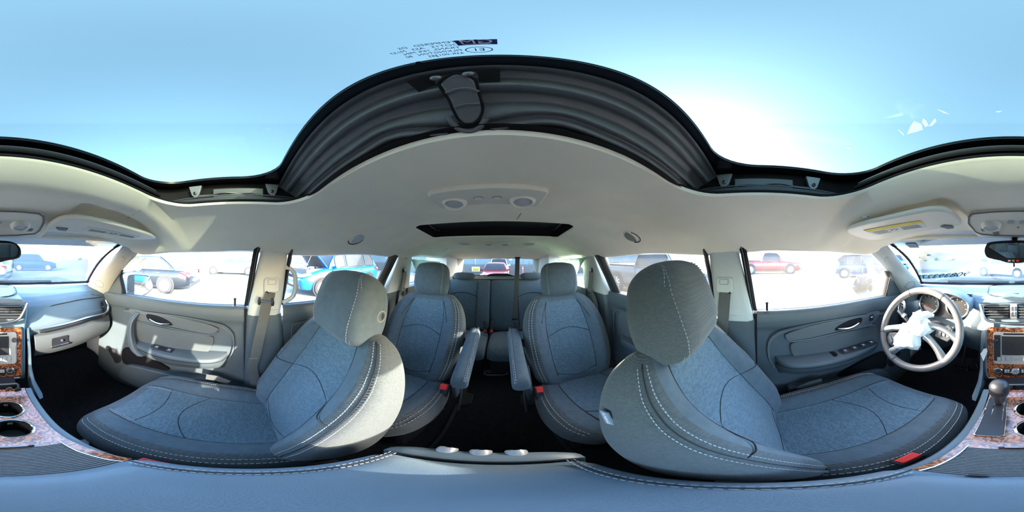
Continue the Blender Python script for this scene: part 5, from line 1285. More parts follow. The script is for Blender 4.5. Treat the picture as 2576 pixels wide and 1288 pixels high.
for t0, t1, r0 in ((198, 188, .05), (238, 246, .05), (-4, 28, .05), (-38, -20, .05)):
    q = MB(); rings = []
    for k in range(9):
        f = k / 8; t = math.radians(t0 + (t1 - t0) * f * 0 + (t1 - t0) * (1 - f)); r_ = r0 + (.172 - r0) * f; c_ = wp(r_, t, .012 * (1 - f) + .002); hw_ = .017 - .004 * math.sin(PI * f) + .004 * f
        d_ = (-wr * math.sin(t) + wu * math.cos(t))
        rings.append([c_ + d_ * hw_ + wn_ * .002, c_ + d_ * hw_ * .5 + wn_ * .008, c_ - d_ * hw_ * .5 + wn_ * .008, c_ - d_ * hw_ + wn_ * .002, c_ - d_ * hw_ * .8 - wn_ * .008, c_ + d_ * hw_ * .8 - wn_ * .008])
    q.loft(rings); build(q, 'spoke', 'satin', sw, ang=60)
for t in (218, 4):
    q = MB(); c_ = math.radians(t)
    pts = [wp(r_, c_ + a, .008) for r_, a in ((.085, -.22), (.14, -.26), (.155, -.1), (.155, .1), (.14, .26), (.085, .22))]
    q.prism(pts, -wn_ * .012); pd_ = build(q, 'switch_pod', 'black_plastic', sw, bev=.003)
    for k in range(3):
        q = MB(); q.prism([wp(r_, c_ + a, .011) for r_, a in ((.098 + k * .016, -.12), (.110 + k * .016, -.12), (.110 + k * .016, .12), (.098 + k * .016, .12))], -wn_ * .004); build(q, 'switch', 'door_plastic', pd_, bev=.001)
# torn airbag cloth in the hub
random.seed(5); q = MB(); rings = []
for j in range(9):
    ph = j / 8 * PI / 2; ring = []
    for k in range(22):
        t = 2 * PI * k / 22; rr_ = (.074 + .024 * math.sin(2 * t + .6) + .012 * math.sin(5 * t) + random.uniform(-.006, .006)) * math.cos(ph) ** .6; ring.append(wp(rr_, t + math.radians(215), .006 + .045 * math.sin(ph) + random.uniform(-.006, .006)) - wu * .018 - wr * .008)
    rings.append(ring)
q.loft(rings, False, True); build(q, 'torn_airbag', 'airbag_torn', sw, ang=50)
q = MB(); q.tube([wp(.03, 1.2, .03), wp(.055, 1.4, .05), wp(.085, 1.0, .03), wp(.10, .8, .02)], [.02, .022, .016, .006], 7); build(q, 'airbag_flap', 'airbag_torn', sw)
q = MB(); q.tube([WC - wn_ * .03, WC - wn_ * .12, Vector((-.40, .78, -.46))], [.05, .06, .075], 16); cl_ = build(q, 'column_shroud', 'black_plastic', sw)
for sx, zz in ((-1, .03), (1, .0)):
    q = MB(); q.tube([WC - wn_ * .075 + wr * sx * .03, WC - wn_ * .07 + wr * sx * .10 + wu * .02, WC - wn_ * .06 + wr * sx * .165 + wu * (.035 + zz)], [.008, .010, .013], 10); build(q, 'stalk', 'black_plastic', sw)
    q = MB(); q.tube([WC - wn_ * .066 + wr * sx * .120 + wu * (.025 + zz * .5), WC - wn_ * .063 + wr * sx * .135 + wu * (.028 + zz * .6)], .0135, 10); build(q, 'stalk_band', 'silver_paint', sw)

# ---------------------------------------------------------------- centre console
KX = -.012
cc = thing('centre_console', 'long centre console with burl wood top between the front seats', 'console', (KX, .2, -1.06))
CT = [(-.215, -.60), (-.19, -.575), (-.14, -.562), (.10, -.560), (.22, -.580), (.34, -.602), (.50, -.604), (.56, -.595), (.64, -.59)]
CW = [(-.21, .112), (-.1, .120), (.1, .124), (.3, .128), (.5, .128), (.66, .130)]
q = MB(); rings = []
for i in range(30):
    y = -.205 + .755 * i / 29; zt = interp(CT, y); hw_ = interp(CW, y); dip = .090 if .25 < y < .53 else .004
    rings.append([Vector((KX + a * hw_, y, z)) for a, z in ((-.95, -1.06), (-.98, zt - .10), (-.985, zt - .012), (-.95, zt), (-.80, zt + .002), (-.74, zt - dip), (.62, zt - dip), (.80, zt + .002), (.95, zt), (.985, zt - .012), (.98, zt - .10), (.95, -1.06))])
q.loft(rings); build(q, 'console_body', 'console_plastic', cc, ang=50)
# wood deck with holes shown by rings: deck plate pieces
def deck(x, y, lift=0.0): return Vector((x, y, interp(CT, y) + .003 + lift))
WH = [(.235, -.118, .094), (.30, -.118, .092), (.40, -.114, .090), (.50, -.110, .088), (.55, -.108, .088)]
CUPS = [(.013, .330), (.014, .432)]; CR = .0435
SHX0, SHX1, SHY0, SHY1 = -.108, -.052, .292, .500
def in_hole(x, y):
    if any(math.hypot(x - a, y - b) < CR for a, b in CUPS): return True
    return False
q = MB(); nx, ny = 46, 68; idx = {}
for j in range(ny + 1):
    y = .235 + .315 * j / ny; x0 = interp([(a, b) for a, b, c in WH], y); x1 = interp([(a, c) for a, b, c in WH], y)
    for i in range(nx + 1):
        x = x0 + (x1 - x0) * i / nx; yy = y
        for a, b in CUPS:
            d = math.hypot(x - a, yy - b)
            if d < CR: x = a + (x - a) * CR / max(d, 1e-4); yy = b + (yy - b) * CR / max(d, 1e-4)
        idx[i, j] = len(q.v); q.v.append(deck(x, yy, .002))
for j in range(ny):
    for i in range(nx):
        c_ = [idx[i, j], idx[i + 1, j], idx[i + 1, j + 1], idx[i, j + 1]]
        P_ = [q.v[k] for k in c_]
        if all(min(abs(math.hypot(p.x - a, p.y - b) - CR) for a, b in CUPS) < 1e-4 or in_hole(p.x, p.y) for p in P_): continue
        q.f.append(c_); q.m.append(0)
build(q, 'wood_deck', 'wood', cc, ang=180)
for s_ in (1, -1):       # wood arms that run back along the roller cover
    pts = [(.245, .078, .094), (.19, .080, .100), (.14, .088, .106), (.121, .095, .110)] if s_ > 0 else [(.245, .104, .118), (.19, .106, .120), (.14, .110, .121), (.121, .114, .123)]
    q = MB(); q.loft([[deck(s_ * a, y, .0025), deck(s_ * b, y, .0025), deck(s_ * b, y, -.004), deck(s_ * a, y, -.004)] for y, a, b in pts]); build(q, 'wood_arm', 'wood', cc, ang=40)
    q = MB(); q.tube([deck(s_ * a, y, .003) for y, a, b in pts], .0016, 6); build(q, 'deck_edge', 'satin', cc)
for a, b in CUPS:
    q = MB(); q.lathe([(CR + .0035, .004), (CR + .003, .0075), (CR, .009), (CR - .003, .0075), (CR - .0035, .002)], deck(a, b), (0, 0, 1), 36, cap=False); cu = build(q, 'cup_ring', 'chrome', cc)
    q = MB(); q.lathe([(CR - .003, .004), (CR - .005, -.03), (CR - .008, -.062), (CR - .012, -.066), (0, -.066)], deck(a, b), (0, 0, 1), 36, cap=False); build(q, 'cup_well', 'rubber', cc)
    q = MB(); q.lathe([(CR - .012, -.0655), (CR - .016, -.063), (0, -.063)], deck(a, b), (0, 0, 1), 24, cap=False); build(q, 'cup_mat', 'door_plastic', cc)
    q = MB(); q.cbox(deck(a, b + CR - .008, -.015), .014, .010, .022, Euler((.2, 0, 0)).to_matrix()); build(q, 'cup_gripper', 'black_plastic', cc, bev=.003)
# roller cover of slats
n_s = 20
for k in range(n_s):
    y = .118 + .118 * (k + .5) / n_s; x0 = -.108 + .0; x1 = .082 + .012 * (1 - k / n_s)
    q = MB(); q.loft([[deck(x, y - .0028, -.001), deck(x, y - .0018, .0022), deck(x, y + .0018, .0022), deck(x, y + .0028, -.001)] for x in (x0, x1)]); build(q, 'roller_slat', 'door_insert', cc)
q = MB(); q.box(KX - .045, KX + .045, .236, .2415, interp(CT, .237), interp(CT, .237) + .013); build(q, 'roller_handle', 'black_plastic', cc, bev=.002)
q = MB(); q.box(KX - .035, KX + .035, .2365, .2410, interp(CT, .237) + .012, interp(CT, .237) + .0145); build(q, 'handle_lip', 'satin', cc)
# shift gate
q = MB(); q.prism([deck(x, y, .006) for x, y in rrect(SHX0, SHX1, SHY0, SHY1, .010, 4)], (0, 0, -.006)); gate = build(q, 'shift_plate', 'black_plastic', cc, bev=.001)
q = MB(); q.tube([deck(x, y, .0065) for x, y in rrect(SHX0, SHX1, SHY0, SHY1, .010, 4)], .0013, 6, True); build(q, 'plate_edge', 'chrome', gate)
q = MB(); q.tube([deck(x, y, .0068) for x, y in rrect(-.088, -.060, SHY0 + .022, SHY1 - .008, .003, 2)], .0010, 6, True); build(q, 'slot_edge', 'chrome', gate)
q = MB(); q.prism([deck(x, y, .0066) for x, y in rrect(-.087, -.061, SHY0 + .024, SHY1 - .01, .002, 2)], (0, 0, -.001)); build(q, 'slot_brush', 'rubber', gate)
for k in range(14):
    y = SHY0 + .05 + .105 * k / 13; q = MB(); q.tube([deck(-.085, y, .0068), deck(-.063, y, .0068)], .0009, 4); build(q, 'slot_pleat', 'door_plastic', gate)
for ch, y in (('P', .452), ('R', .424), ('N', .408), ('D', .392), ('L', .376)):
    text(ch, .011, Matrix.Translation(deck(-.097, y, .0068)), 'white_print', gate, 'gate_letter', .0002)
# front tray under the climate panel
q = MB(); q.box(-.095, .06, .557, .615, -.615, -.566); build(q, 'tray', 'rubber', cc)
q = MB(); q.tube([Vector((x, .553, z)) for x, z in rrect(-.100, .066, -.612, -.558, .012, 4)], .004, 6, True); build(q, 'tray_edge', 'door_plastic', cc)
q = MB(); q.box(-.055, -.035, .550, .556, -.582, -.566); build(q, 'tray_switch', 'black_plastic', cc, bev=.002)
q = MB(); q.lathe([(.0125, 0), (.0125, .006), (.009, .007), (.008, -.01)], (.035, .553, -.588), (0, -1, .1), 18); build(q, 'power_socket', 'chrome', cc)
q = MB(); q.lathe([(.012, 0), (.012, .008), (0, .009)], (.062, .545, -.590), (.2, -1, .1), 16); build(q, 'socket_cap', 'black_plastic', cc)
# side wings of the stack that run down into the console
for s_ in (1, -1):
    q = MB(); rings = []
    for y, z, x0 in ((.735, -.36, .150), (.70, -.47, .150), (.665, -.58, .145), (.60, -.62, .140), (.50, -.63, .138)):
        rings.append([Vector((KX + s_ * x0, y - .004, z)), Vector((KX + s_ * (x0 + .012), y, z + .004)), Vector((KX + s_ * (x0 + .020), y + .03, z)), Vector((KX + s_ * (x0 + .018), y + .16, z - .05)), Vector((KX + s_ * x0, y + .16, z - .05))])
    q.loft(rings); build(q, 'knee_pad', 'dash_plastic', dash, ang=50)
# gear lever
gl = thing('gear_lever', 'automatic gear lever with leather knob standing in its gate', 'gear lever', deck(-.074, .462, .007))
kb = Vector((-.073, .452, -.475))
q = MB(); q.lathe([(.009, -.115), (.010, -.10), (.018, -.082), (.021, -.06), (.0235, -.042)], kb, (0, -.05, 1), 20); build(q, 'lower_cover', 'black_plastic', gl)
q = MB(); q.lathe([(.024, -.042), (.028, -.030), (.030, -.010), (.029, .012), (.024, .026), (.014, .033), (0, .035)], kb, (0, -.05, 1), 24); build(q, 'knob', 'black_plastic', gl, ang=180)
q = MB(); q.lathe([(.0242, -.044), (.0252, -.042), (.0242, -.039)], kb, (0, -.05, 1), 24, cap=False); build(q, 'knob_ring', 'dark_metal', gl)
for dx in (-.011, .011):
    q = MB(); q.tube([kb + Vector((dx, 0, -.085)), kb + Vector((dx, .0, -.113))], [.006, .005], 10); build(q, 'bright_prong', 'chrome', gl)
# armrest lid
al = thing('armrest_lid', 'padded centre armrest lid with stitched edges on the console', 'armrest', (KX, -.02, -.56), )
q = MB(); rings = []
for i in range(15):
    k = i / 14; y = -.154 + .270 * k; e = (1 - (abs(2 * k - 1)) ** 8) ** .5 if 0 < k < 1 else 0
    hw_ = (.112 + .010 * k) * (.90 + .10 * e); top = -.500 - .022 * (1 - e) - .008 * k; bot = -.556
    rings.append([Vector((KX + a * hw_, y, z)) for a, z in ((-1, bot), (-1.02, (top + bot) / 2), (-.98, top - .012), (-.90, top - .003), (-.6, top + .002), (0, top + .004), (.6, top + .002), (.90, top - .003), (.98, top - .012), (1.02, (top + bot) / 2), (1, bot))])
q.loft(rings); alo = build(q, 'pad', 'armrest_skin', al, ang=60)
st = MB(); gv = MB()
for s_ in (1, -1):
    for a_ in (.80, .87):
        pts = [Vector((KX + s_ * (.112 + .010 * k) * a_, -.152 + .262 * k, -.4998 - .008 * k)) for k in [i / 20 for i in range(21)]]
        stitches(st, pts, [Vector((0, 0, 1))] * 21, .0045, .0025, .0007, .0009)
    gv.tube([Vector((KX + s_ * (.112 + .010 * k) * .835, -.152 + .262 * k, -.4996 - .008 * k)) for k in [i / 20 for i in range(21)]], .0012, 5)
build(st, 'stitching', 'thread', alo, smooth=False, kind='stuff'); build(gv, 'edge_seam', 'seam', alo, kind='stuff')
q = MB(); q.prism([Vector((KX + x, y, -.513)) for x, y in rrect(-.058, -.040, .111, .1185, .003, 3)], (0, 0, -.012)); lat = build(q, 'lid_latch', 'black_plastic', al, bev=.002)
# rear face of the console with its three knobs
q = MB(); rings = []
for i in range(21):
    a = -1 + 2 * i / 20; x = KX + a * .118; yb = -.163 - .004 * (1 - a * a); k = 1 - abs(a) ** 5
    rings.append([Vector((x, yb, -.522 - .016 * (1 - k))), Vector((x, yb - .014, -.520 - .02 * (1 - k))), Vector((x, yb - .034 * (.6 + .4 * k), -.530 - .02 * (1 - k))), Vector((x, yb - .046 * (.6 + .4 * k), -.56)), Vector((x, yb - .05 * (.6 + .4 * k), -.70)), Vector((x, yb, -.70))])
q.loft(rings); rf = build(q, 'rear_cap', 'console_plastic', cc, ang=60)
q = MB(); q.tube([Vector((KX + a * .113, -.1605 - .004 * (1 - a * a), -.5215 - .016 * abs(a) ** 5)) for a in [-1 + i / 15 for i in range(31)]], .0020, 6); build(q, 'cap_gap', 'seam', rf)
for px_, py_ in ((1129, 1127), (1211, 1133), (1297, 1132)):
    c_ = atZ(px_, py_, -.535); q = MB(); q.lathe([(.0150, 0), (.0150, .016), (.0135, .020)], Vector((c_.x, -.192, -.537)), (0, -1, .35), 24); kn = build(q, 'climate_knob', 'silver_paint', cc)
    q = MB(); q.lathe([(.0140, .0195), (.0128, .0215), (.011, .020)], Vector((c_.x, -.192, -.537)), (0, -1, .35), 24, cap=False); build(q, 'knob_rim', 'chrome', kn)

# ================================================================ fittings on the roof lining
def onceil(px, py, drop=0.0):
    d = ray(px, py); t = .05
    while t < 3.5:
        p = EYE + d * t
        if p.z >= hz(p.x, p.y) - drop: break
        t += .004
    return EYE + d * t
def plate_on_ceiling(pts, drop, thick):
    q = MB(); P_ = [onceil(a, b, drop) for a, b in pts]
    q.prism(P_, (0, 0, thick)); return q
def ctail(p, r_, n=28): return p
# rear reading lamp panel
rl = thing('reading_lamp_panel', 'pale reading lamp panel with two round lamps behind the sunroof', 'lamp panel', (0, -.45, .155))
o1 = [(1075, 496), (1082, 489), (1130, 480), (1190, 475), (1260, 473), (1340, 477), (1376, 483), (1380, 487), (1366, 506), (1354, 520), (1348, 521), (1300, 516), (1230, 514), (1160, 519), (1120, 525), (1108, 524), (1092, 512)]
q = plate_on_ceiling(o1, .012, .016); build(q, 'panel', 'lamp_plastic', rl, bev=.005, seg=3)
def lamp_unit(par, c, r_, n_=(0, 0, -1)):
    q = MB(); q.lathe([(r_ * 1.25, -.004), (r_ * 1.22, .003), (r_ * 1.08, .010), (r_ * .96, .013), (r_ * .88, .011), (r_ * .86, .004)], c, n_, 32, cap=False); h_ = build(q, 'lamp_ring', 'lamp_plastic', par)
    q = MB(); q.lathe([(r_ * .87, .006), (r_ * .5, .009), (0, .010)], c, n_, 28); build(q, 'lens', 'lens', par)
for px_, py_ in ((1143, 508), (1315, 503)): lamp_unit(rl, onceil(px_, py_, .012), .030, (0, .25, -1))
for px_, py_ in ((1203, 498), (1250, 497)):
    c_ = onceil(px_, py_, .012); q = MB(); q.lathe([(.0135, -.002), (.0135, .001), (.012, .002)], c_, (0, 0, -1), 20, cap=False); build(q, 'button_gap', 'grey_vent', rl)
    q = MB(); q.lathe([(.0115, -.002), (.0115, .004), (.009, .006), (0, .0065)], c_, (0, 0, -1), 20); build(q, 'button', 'lamp_plastic', rl)
# front overhead console
oc = thing('overhead_console', 'pale overhead console with map lamps above the rear-view mirror', 'lamp panel', (0, .48, .08))
o2 = [(2436, 562), (2437, 546), (2446, 538), (2500, 533), (2560, 531), (2630, 533), (2676, 538), (2687, 546), (2687, 560), (2676, 580), (2664, 588), (2620, 592), (2560, 593), (2500, 592), (2468, 589), (2455, 584)]
def onover(px, py, l=0.0):
    d = ray(px, py); P0 = Vector((0, .42, .1005 - .0)); n_ = Vector((0, -.25, -1)).normalized(); return EYE + d * ((P0 + n_ * l - EYE).dot(n_) / d.dot(n_))
q = MB(); q.prism([onover(a, b, .004) for a, b in o2], (0, .01, .03)); build(q, 'panel', 'lamp_plastic', oc, bev=.006, seg=3)
q = MB(); q.tube([onover(a, b, .0045) for a, b in o2], .0022, 6, True); build(q, 'panel_edge', 'grey_vent', oc)
for px_ in (2494, 2627): lamp_unit(oc, onover(px_, 566, .004), .024, (0, -.25, -1))
for px_ in (2543, 2572):
    c_ = onover(px_, 558, .004); q = MB(); q.lathe([(.0095, -.002), (.0095, .003), (.0075, .004), (0, .0045)], c_, (0, -.25, -1), 18); build(q, 'button', 'pillar_trim', oc)
for pts in (((2468, 577), (2492, 577), (2492, 582), (2470, 582)), ((2496, 584), (2512, 584), (2514, 591), (2500, 591)), ((2636, 577), (2660, 577), (2656, 582), (2634, 582)), ((2559, 572), (2564, 572), (2564, 574), (2559, 574))):
    q = MB(); q.prism([onover(a, b, .006) for a, b in pts], (0, 0, .003)); build(q, 'slot', 'grey_vent', oc, smooth=False)
# sun visors
def visor(side, outline, labelpts, mirror_pts, label):
    v = thing('sun_visor', label, 'sun visor', (side * .37, .44, .08), 'sun visors')
    P0 = Vector((0, .40, .094)); n_ = Vector((side * -.05, -.13, -1)).normalized()
    def on(px, py, l=0.0):
        d = ray(px, py); k = (P0 + n_ * l - EYE).dot(n_) / d.dot(n_); return EYE + d * k
    sp_ = spline([(a, b, 0) for a, b in outline], 4, True)
    q = MB(); q.prism([on(p.x, p.y) for p in sp_], -n_ * .014); b_ = build(q, 'visor_body', 'lamp_plastic', v, bev=.005, seg=3)
    q = MB(); q.prism([on(a, b, .0012) for a, b in labelpts], -n_ * .001); lb = build(q, 'warning_label', 'label_paper', v, smooth=False)
    A_, B_, C_, D_ = [on(a, b, .0018) for a, b in labelpts]
    if side < 0: q = MB(); q.prism([D_.lerp(A_, .30), D_.lerp(A_, 0) , C_.lerp(B_, 0), C_.lerp(B_, .30)], -n_ * .0004); build(q, 'yellow_band', 'label_yellow', lb, smooth=False)
    for r_ in range(4):
        for f0, f1 in ((.08, .36), (.62, .94)):
            a0 = A_.lerp(D_, .12 + r_ * .13); b0 = B_.lerp(C_, .12 + r_ * .13); up_ = (D_ - A_) * .035
            q = MB(); q.prism([a0.lerp(b0, f0), a0.lerp(b0, f1 - .03 * (r_ % 2)), a0.lerp(b0, f1 - .03 * (r_ % 2)) + up_, a0.lerp(b0, f0) + up_], -n_ * .0005); build(q, 'print_line', 'grey_vent', lb, smooth=False)
    c0 = A_.lerp(B_, .48).lerp(D_.lerp(C_, .48), .40); e1 = (B_ - A_).normalized(); e2 = (D_ - A_).normalized()
    for k in range(5):
        t = 2 * PI * k / 5; q = MB(); q.prism([c0 + e1 * (.012 * math.cos(t) + a) + e2 * (.006 * math.sin(t) + b) for a, b in ((-.003, -.002), (.004, -.001), (.002, .003))], n_ * .0006); build(q, 'pictogram', 'ink', lb, smooth=False)
    q = MB(); q.prism([on(a, b, .004) for a, b in mirror_pts], -n_ * .006); cl_ = build(q, 'visor_clip', 'grey_vent', v, bev=.002)
    return v
visor(-1, [(2130, 580), (2170, 566), (2240, 550), (2300, 537), (2345, 530), (2382, 532), (2402, 545), (2419, 566), (2380, 573), (2310, 585), (2245, 598), (2195, 604), (2150, 594)],
      [(2205, 592), (2331, 572), (2317, 556), (2172, 580)], [(2365, 572), (2375, 568), (2397, 570), (2400, 575), (2385, 577)], "driver's sun visor with yellow and white warning label")
visor(1, [(117, 577), (134, 562), (160, 552), (200, 550), (260, 560), (320, 575), (392, 598), (370, 603), (320, 602), (250, 594), (180, 584), (140, 580)],
      [(207, 580), (340, 604 - 4), (352, 596), (222, 571)], [(140, 574), (172, 577), (166, 582), (146, 580)], 'passenger sun visor with pale label, sunlit along its edge')
# pushed-out vent rings over the middle row and small rear lamps
for px_, py_, nm, torn in ((895, 601, 'passenger side', 1), (1591, 595, "driver's side", 0)):
    c_ = onceil(px_, py_, .0); e = .01
    n_ = Vector((hz(c_.x + e, c_.y) - hz(c_.x - e, c_.y), hz(c_.x, c_.y + e) - hz(c_.x, c_.y - e), -2 * e)).normalized()
    v = thing('roof_air_vent', 'round roof air vent hole above the middle row, ' + nm + (', with torn brownish rim' if torn else ', dark and tilted'), 'air vent', c_ - Vector((0, 0, .01)), 'roof air vents')
    q = MB(); q.lathe([(.047, .001), (.045, .005), (.040, .005), (.037, .001)], c_, n_, 28, cap=False); build(q, 'rim', 'lamp_plastic', v)
    q = MB(); q.lathe([(.038, .001), (.036, .0015), (0, .0025)], c_, n_ + Vector((0, .15, 0)), 28); build(q, 'louvre_disc', 'grey_vent' if not torn else 'lens', v)
    q = MB(); tt = [math.radians(a) for a in range(150 if torn else 20, 330 if torn else 200, 12)]; a_ = n_.orthogonal().normalized(); b_ = n_.cross(a_)
    q.tube([c_ + n_ * .005 + (a_ * math.cos(t) + b_ * math.sin(t)) * .040 for t in tt], .0028, 6); build(q, 'torn_edge', 'rust' if False else ('bark' if torn else 'black_plastic'), v)
for px_, nm in ((1170, 'passenger side'), (1250, 'middle'), (1330, "driver's side")):
    c_ = onceil(px_, 613, .0); n_ = Vector((0, .12, -1)).normalized()
    v = thing('roof_lamp', {'passenger side': 'faint round roof outlet behind the rear roof window, passenger side of three', 'middle': 'low reading lamp strip behind the rear roof window, middle of three', "driver's side": "bright round roof outlet behind the rear roof window, driver's side of three"}[nm], 'roof lamp', c_ - Vector((0, 0, .012)), 'rear roof lamps')
    if nm == 'middle':
        q = MB(); q.prism([c_ + Vector((a, b, -.006)) for a, b in rrect(-.12, .12, -.04, .04, .03, 5)], (0, 0, .012)); build(q, 'panel', 'lamp_plastic', v, bev=.004)
        for dx in (-.07, .07): q = MB(); q.lathe([(.028, .004), (.026, .012), (0, .013)], c_ + Vector((dx, 0, 0)), n_, 20); build(q, 'lamp', 'pillar_trim', v)
    else:
        q = MB(); q.lathe([(.055, 0), (.053, .007), (.045, .008), (.042, .003)], c_, n_, 28, cap=False); build(q, 'rim', 'lamp_plastic', v)
        for k in range(4): q = MB(); q.cbox(c_ + Vector((0, -.030 + .02 * k, -.004)), .07, .010, .004); build(q, 'louvre', 'pillar_trim', v)
        q = MB(); q.lathe([(.044, .001), (0, .0015)], c_, n_, 24); build(q, 'well', 'grey_vent', v)
# creases and splits in the lining
for pts in (((712 / 4.025 + 940, 632), (728 / 4.025 + 940, 628), (752 / 4.025 + 940, 624)), ((1374, 622), (1379, 627), (1384, 631)), ((1352, 655), (1375, 653), (1398, 652)), ((1300, 552), (1305, 545), (1311, 536)), ((322, 548), (334, 540), (352, 528)), ((2165, 546), (2175, 544), (2186, 545))):
    q = MB(); q.tube([onceil(a, b, .0006) for a, b in pts], .0016, 5); build(q, 'lining_split', 'grey_vent', ceil)
q = MB(); q.lathe([(.009, 0), (.007, .004), (0, .005)], onceil(2175, 545, .001), (0, 0, -1), 14); build(q, 'lining_clip', 'white_print', ceil)

# rear-view mirror
rm = thing('rear_view_mirror', 'rear-view mirror with buttons hanging at the windscreen top', 'mirror', (-.02, .58, -.03))
mo = [(2477, 632), (2481, 617), (2492, 609), (2540, 605), (2590, 606), (2612, 611), (2625, 621), (2629, 635), (2625, 647), (2612, 652), (2590, 656), (2570, 661), (2538, 661), (2515, 655), (2492, 650), (2482, 645)]
sp_ = spline([(a, b, 0) for a, b in mo], 3, True); cm = atY(2553, 633, .58)
q = MB(); rings = []
for dy, k in ((.0, .93), (-.004, 1.0), (.012, 1.02), (.03, .93), (.042, .70)): rings.append([cm + (atY(p.x, p.y, .58) - cm) * k + Vector((0, dy, 0)) for p in sp_])
q.loft(rings, True, True); build(q, 'shell', 'black_plastic', rm, ang=60)
gp = spline([(a, b, 0) for a, b in ((2484, 631), (2488, 619), (2500, 614), (2550, 611), (2605, 613), (2618, 622), (2621, 635), (2614, 645), (2595, 648), (2550, 649), (2505, 648), (2490, 643))], 3, True)
q = MB(); q.prism([atY(p.x, p.y, .576) + Vector((0, (cm.z - atY(p.x, p.y, .58).z) * .10 + (cm.x - atY(p.x, p.y, .58).x) * .06, 0)) for p in gp], (0, .003, 0)); build(q, 'mirror_glass', 'mirror', rm, smooth=False)
for k, a in enumerate((2539, 2549, 2560)):
    q = MB(); q.prism([atY(a + da, 656 + db, .5755) for da, db in rrect(-3.4, 3.4, -2, 2, 1, 2)], (0, .004, 0)); build(q, 'button', ['white_print', 'radio_face', 'buckle_red'][k], rm)
q = MB(); q.tube([cm + Vector((.0, .03, .02)), cm + Vector((.0, .045, .06)), cm + Vector((0, .06, .075))], [.016, .018, .020], 10); build(q, 'mount', 'black_plastic', rm)
for dx in (-.013, .013):
    q = MB(); q.cbox(cm + Vector((dx, .02, .048)), .006, .012, .022); build(q, 'mount_clip', 'satin', rm, bev=.002)
q = MB(); q.tube([cm + Vector((-.003, .008, -.042)), cm + Vector((-.003, .010, -.055))], .0035, 8); build(q, 'day_night_tab', 'black_plastic', rm)

# ================================================================ seat belts
for s in (1, -1):
    sb = thing('seat_belt', 'front seat belt hanging from the door pillar, ' + SIDE[s], 'seat belt', (s * .69, -.12, -.75), 'front seat belts')
    c_ = atX(683, 714, .705) if s > 0 else atX(1823, 714, -.705)
    q = MB(); q.prism([Vector((s * .692, y, z)) for y, z in rrect(c_.y - .036, c_.y + .036, c_.z - .040, c_.z + .030, .014, 4)], (s * .018, 0, 0)); g_ = build(q, 'guide_cover', 'pillar_trim', sb, bev=.006, seg=3)
    q = MB(); q.prism([Vector((s * .690, y, z)) for y, z in rrect(c_.y - .018, c_.y + .018, c_.z + .000, c_.z + .022, .004, 3)], (s * .004, 0, 0)); hb = build(q, 'height_button', 'pillar_trim', g_, bev=.0015)
    q = MB(); q.tube([Vector((s * .6893, y, z)) for y, z in rrect(c_.y - .018, c_.y + .018, c_.z + .000, c_.z + .022, .004, 3)], .0009, 5, True); build(q, 'button_gap', 'grey_vent', g_)
    q = MB(); yy = c_.y + .036 * (1 if s > 0 else 1); q.tube([Vector((s * .699, c_.y + .034 - .03 * t, c_.z - .018 - .030 * math.sin(PI * t * .5))) for t in [i / 6 for i in range(7)]], [.002, .006, .008, .008, .008, .006, .003], 8); build(q, 'guide_slot', 'rubber', g_)
    if s > 0:
        path = [atX(680, 735, .694), atX(676, 752, .690), atX(669, 772, .688), atX(660, 815, .684), atX(650, 860, .680), atX(641, 900, .676), atX(634, 925, .676), Vector((.680, -.05, -.75)), Vector((.69, -.02, -.86))]
    else:
        path = [atX(1824, 733, -.694), atX(1822, 760, -.690), atX(1819, 800, -.688), atX(1815, 840, -.684), Vector((-.68, -.15, -.50)), Vector((-.68, -.13, -.70)), Vector((-.68, -.10, -.86))]
    q = MB(); q.strap(spline(path, 5), (0, 1, 0), .047); build(q, 'webbing', 'belt', sb, smooth=False)
    if s > 0:
        c_ = atX(669, 764, .683); q = MB(); q.tube([c_ + Vector((.0, a, b)) for a, b in ((-.028, .004), (.028, .012))], .0048, 8); build(q, 'slide_bar', 'chrome', sb)
        for a, b in ((-.030, .006), (.030, .014)):
            q = MB(); q.tube([c_ + Vector((.002, a, b - .016)), c_ + Vector((-.003, a, b)), c_ + Vector((.002, a * .96, b + .018))], [.007, .008, .005], 8); build(q, 'slide_cheek', 'black_plastic', sb)
        st = MB(); p0 = atX(634, 902, .670); stitches(st, [p0 + Vector((-.002, -.022 + .044 * t, .003 * t)) for t in (0, .5, 1)], [Vector((-1, 0, 0))] * 3, .004, .002, .001, .001); build(st, 'bar_tack', 'thread', sb, smooth=False, kind='stuff')
    else:
        pass
    # seat-side anchor at the foot
    an = Vector((s * .672, (.07 if s > 0 else .17) - (.0), -.70)); q = MB(); q.strap([an, an + Vector((0, .05, .03)), an + Vector((0, .10, .035))], (0, 0, 1), .040); 
    build(q, 'anchor_strap', 'belt', sb, smooth=False)
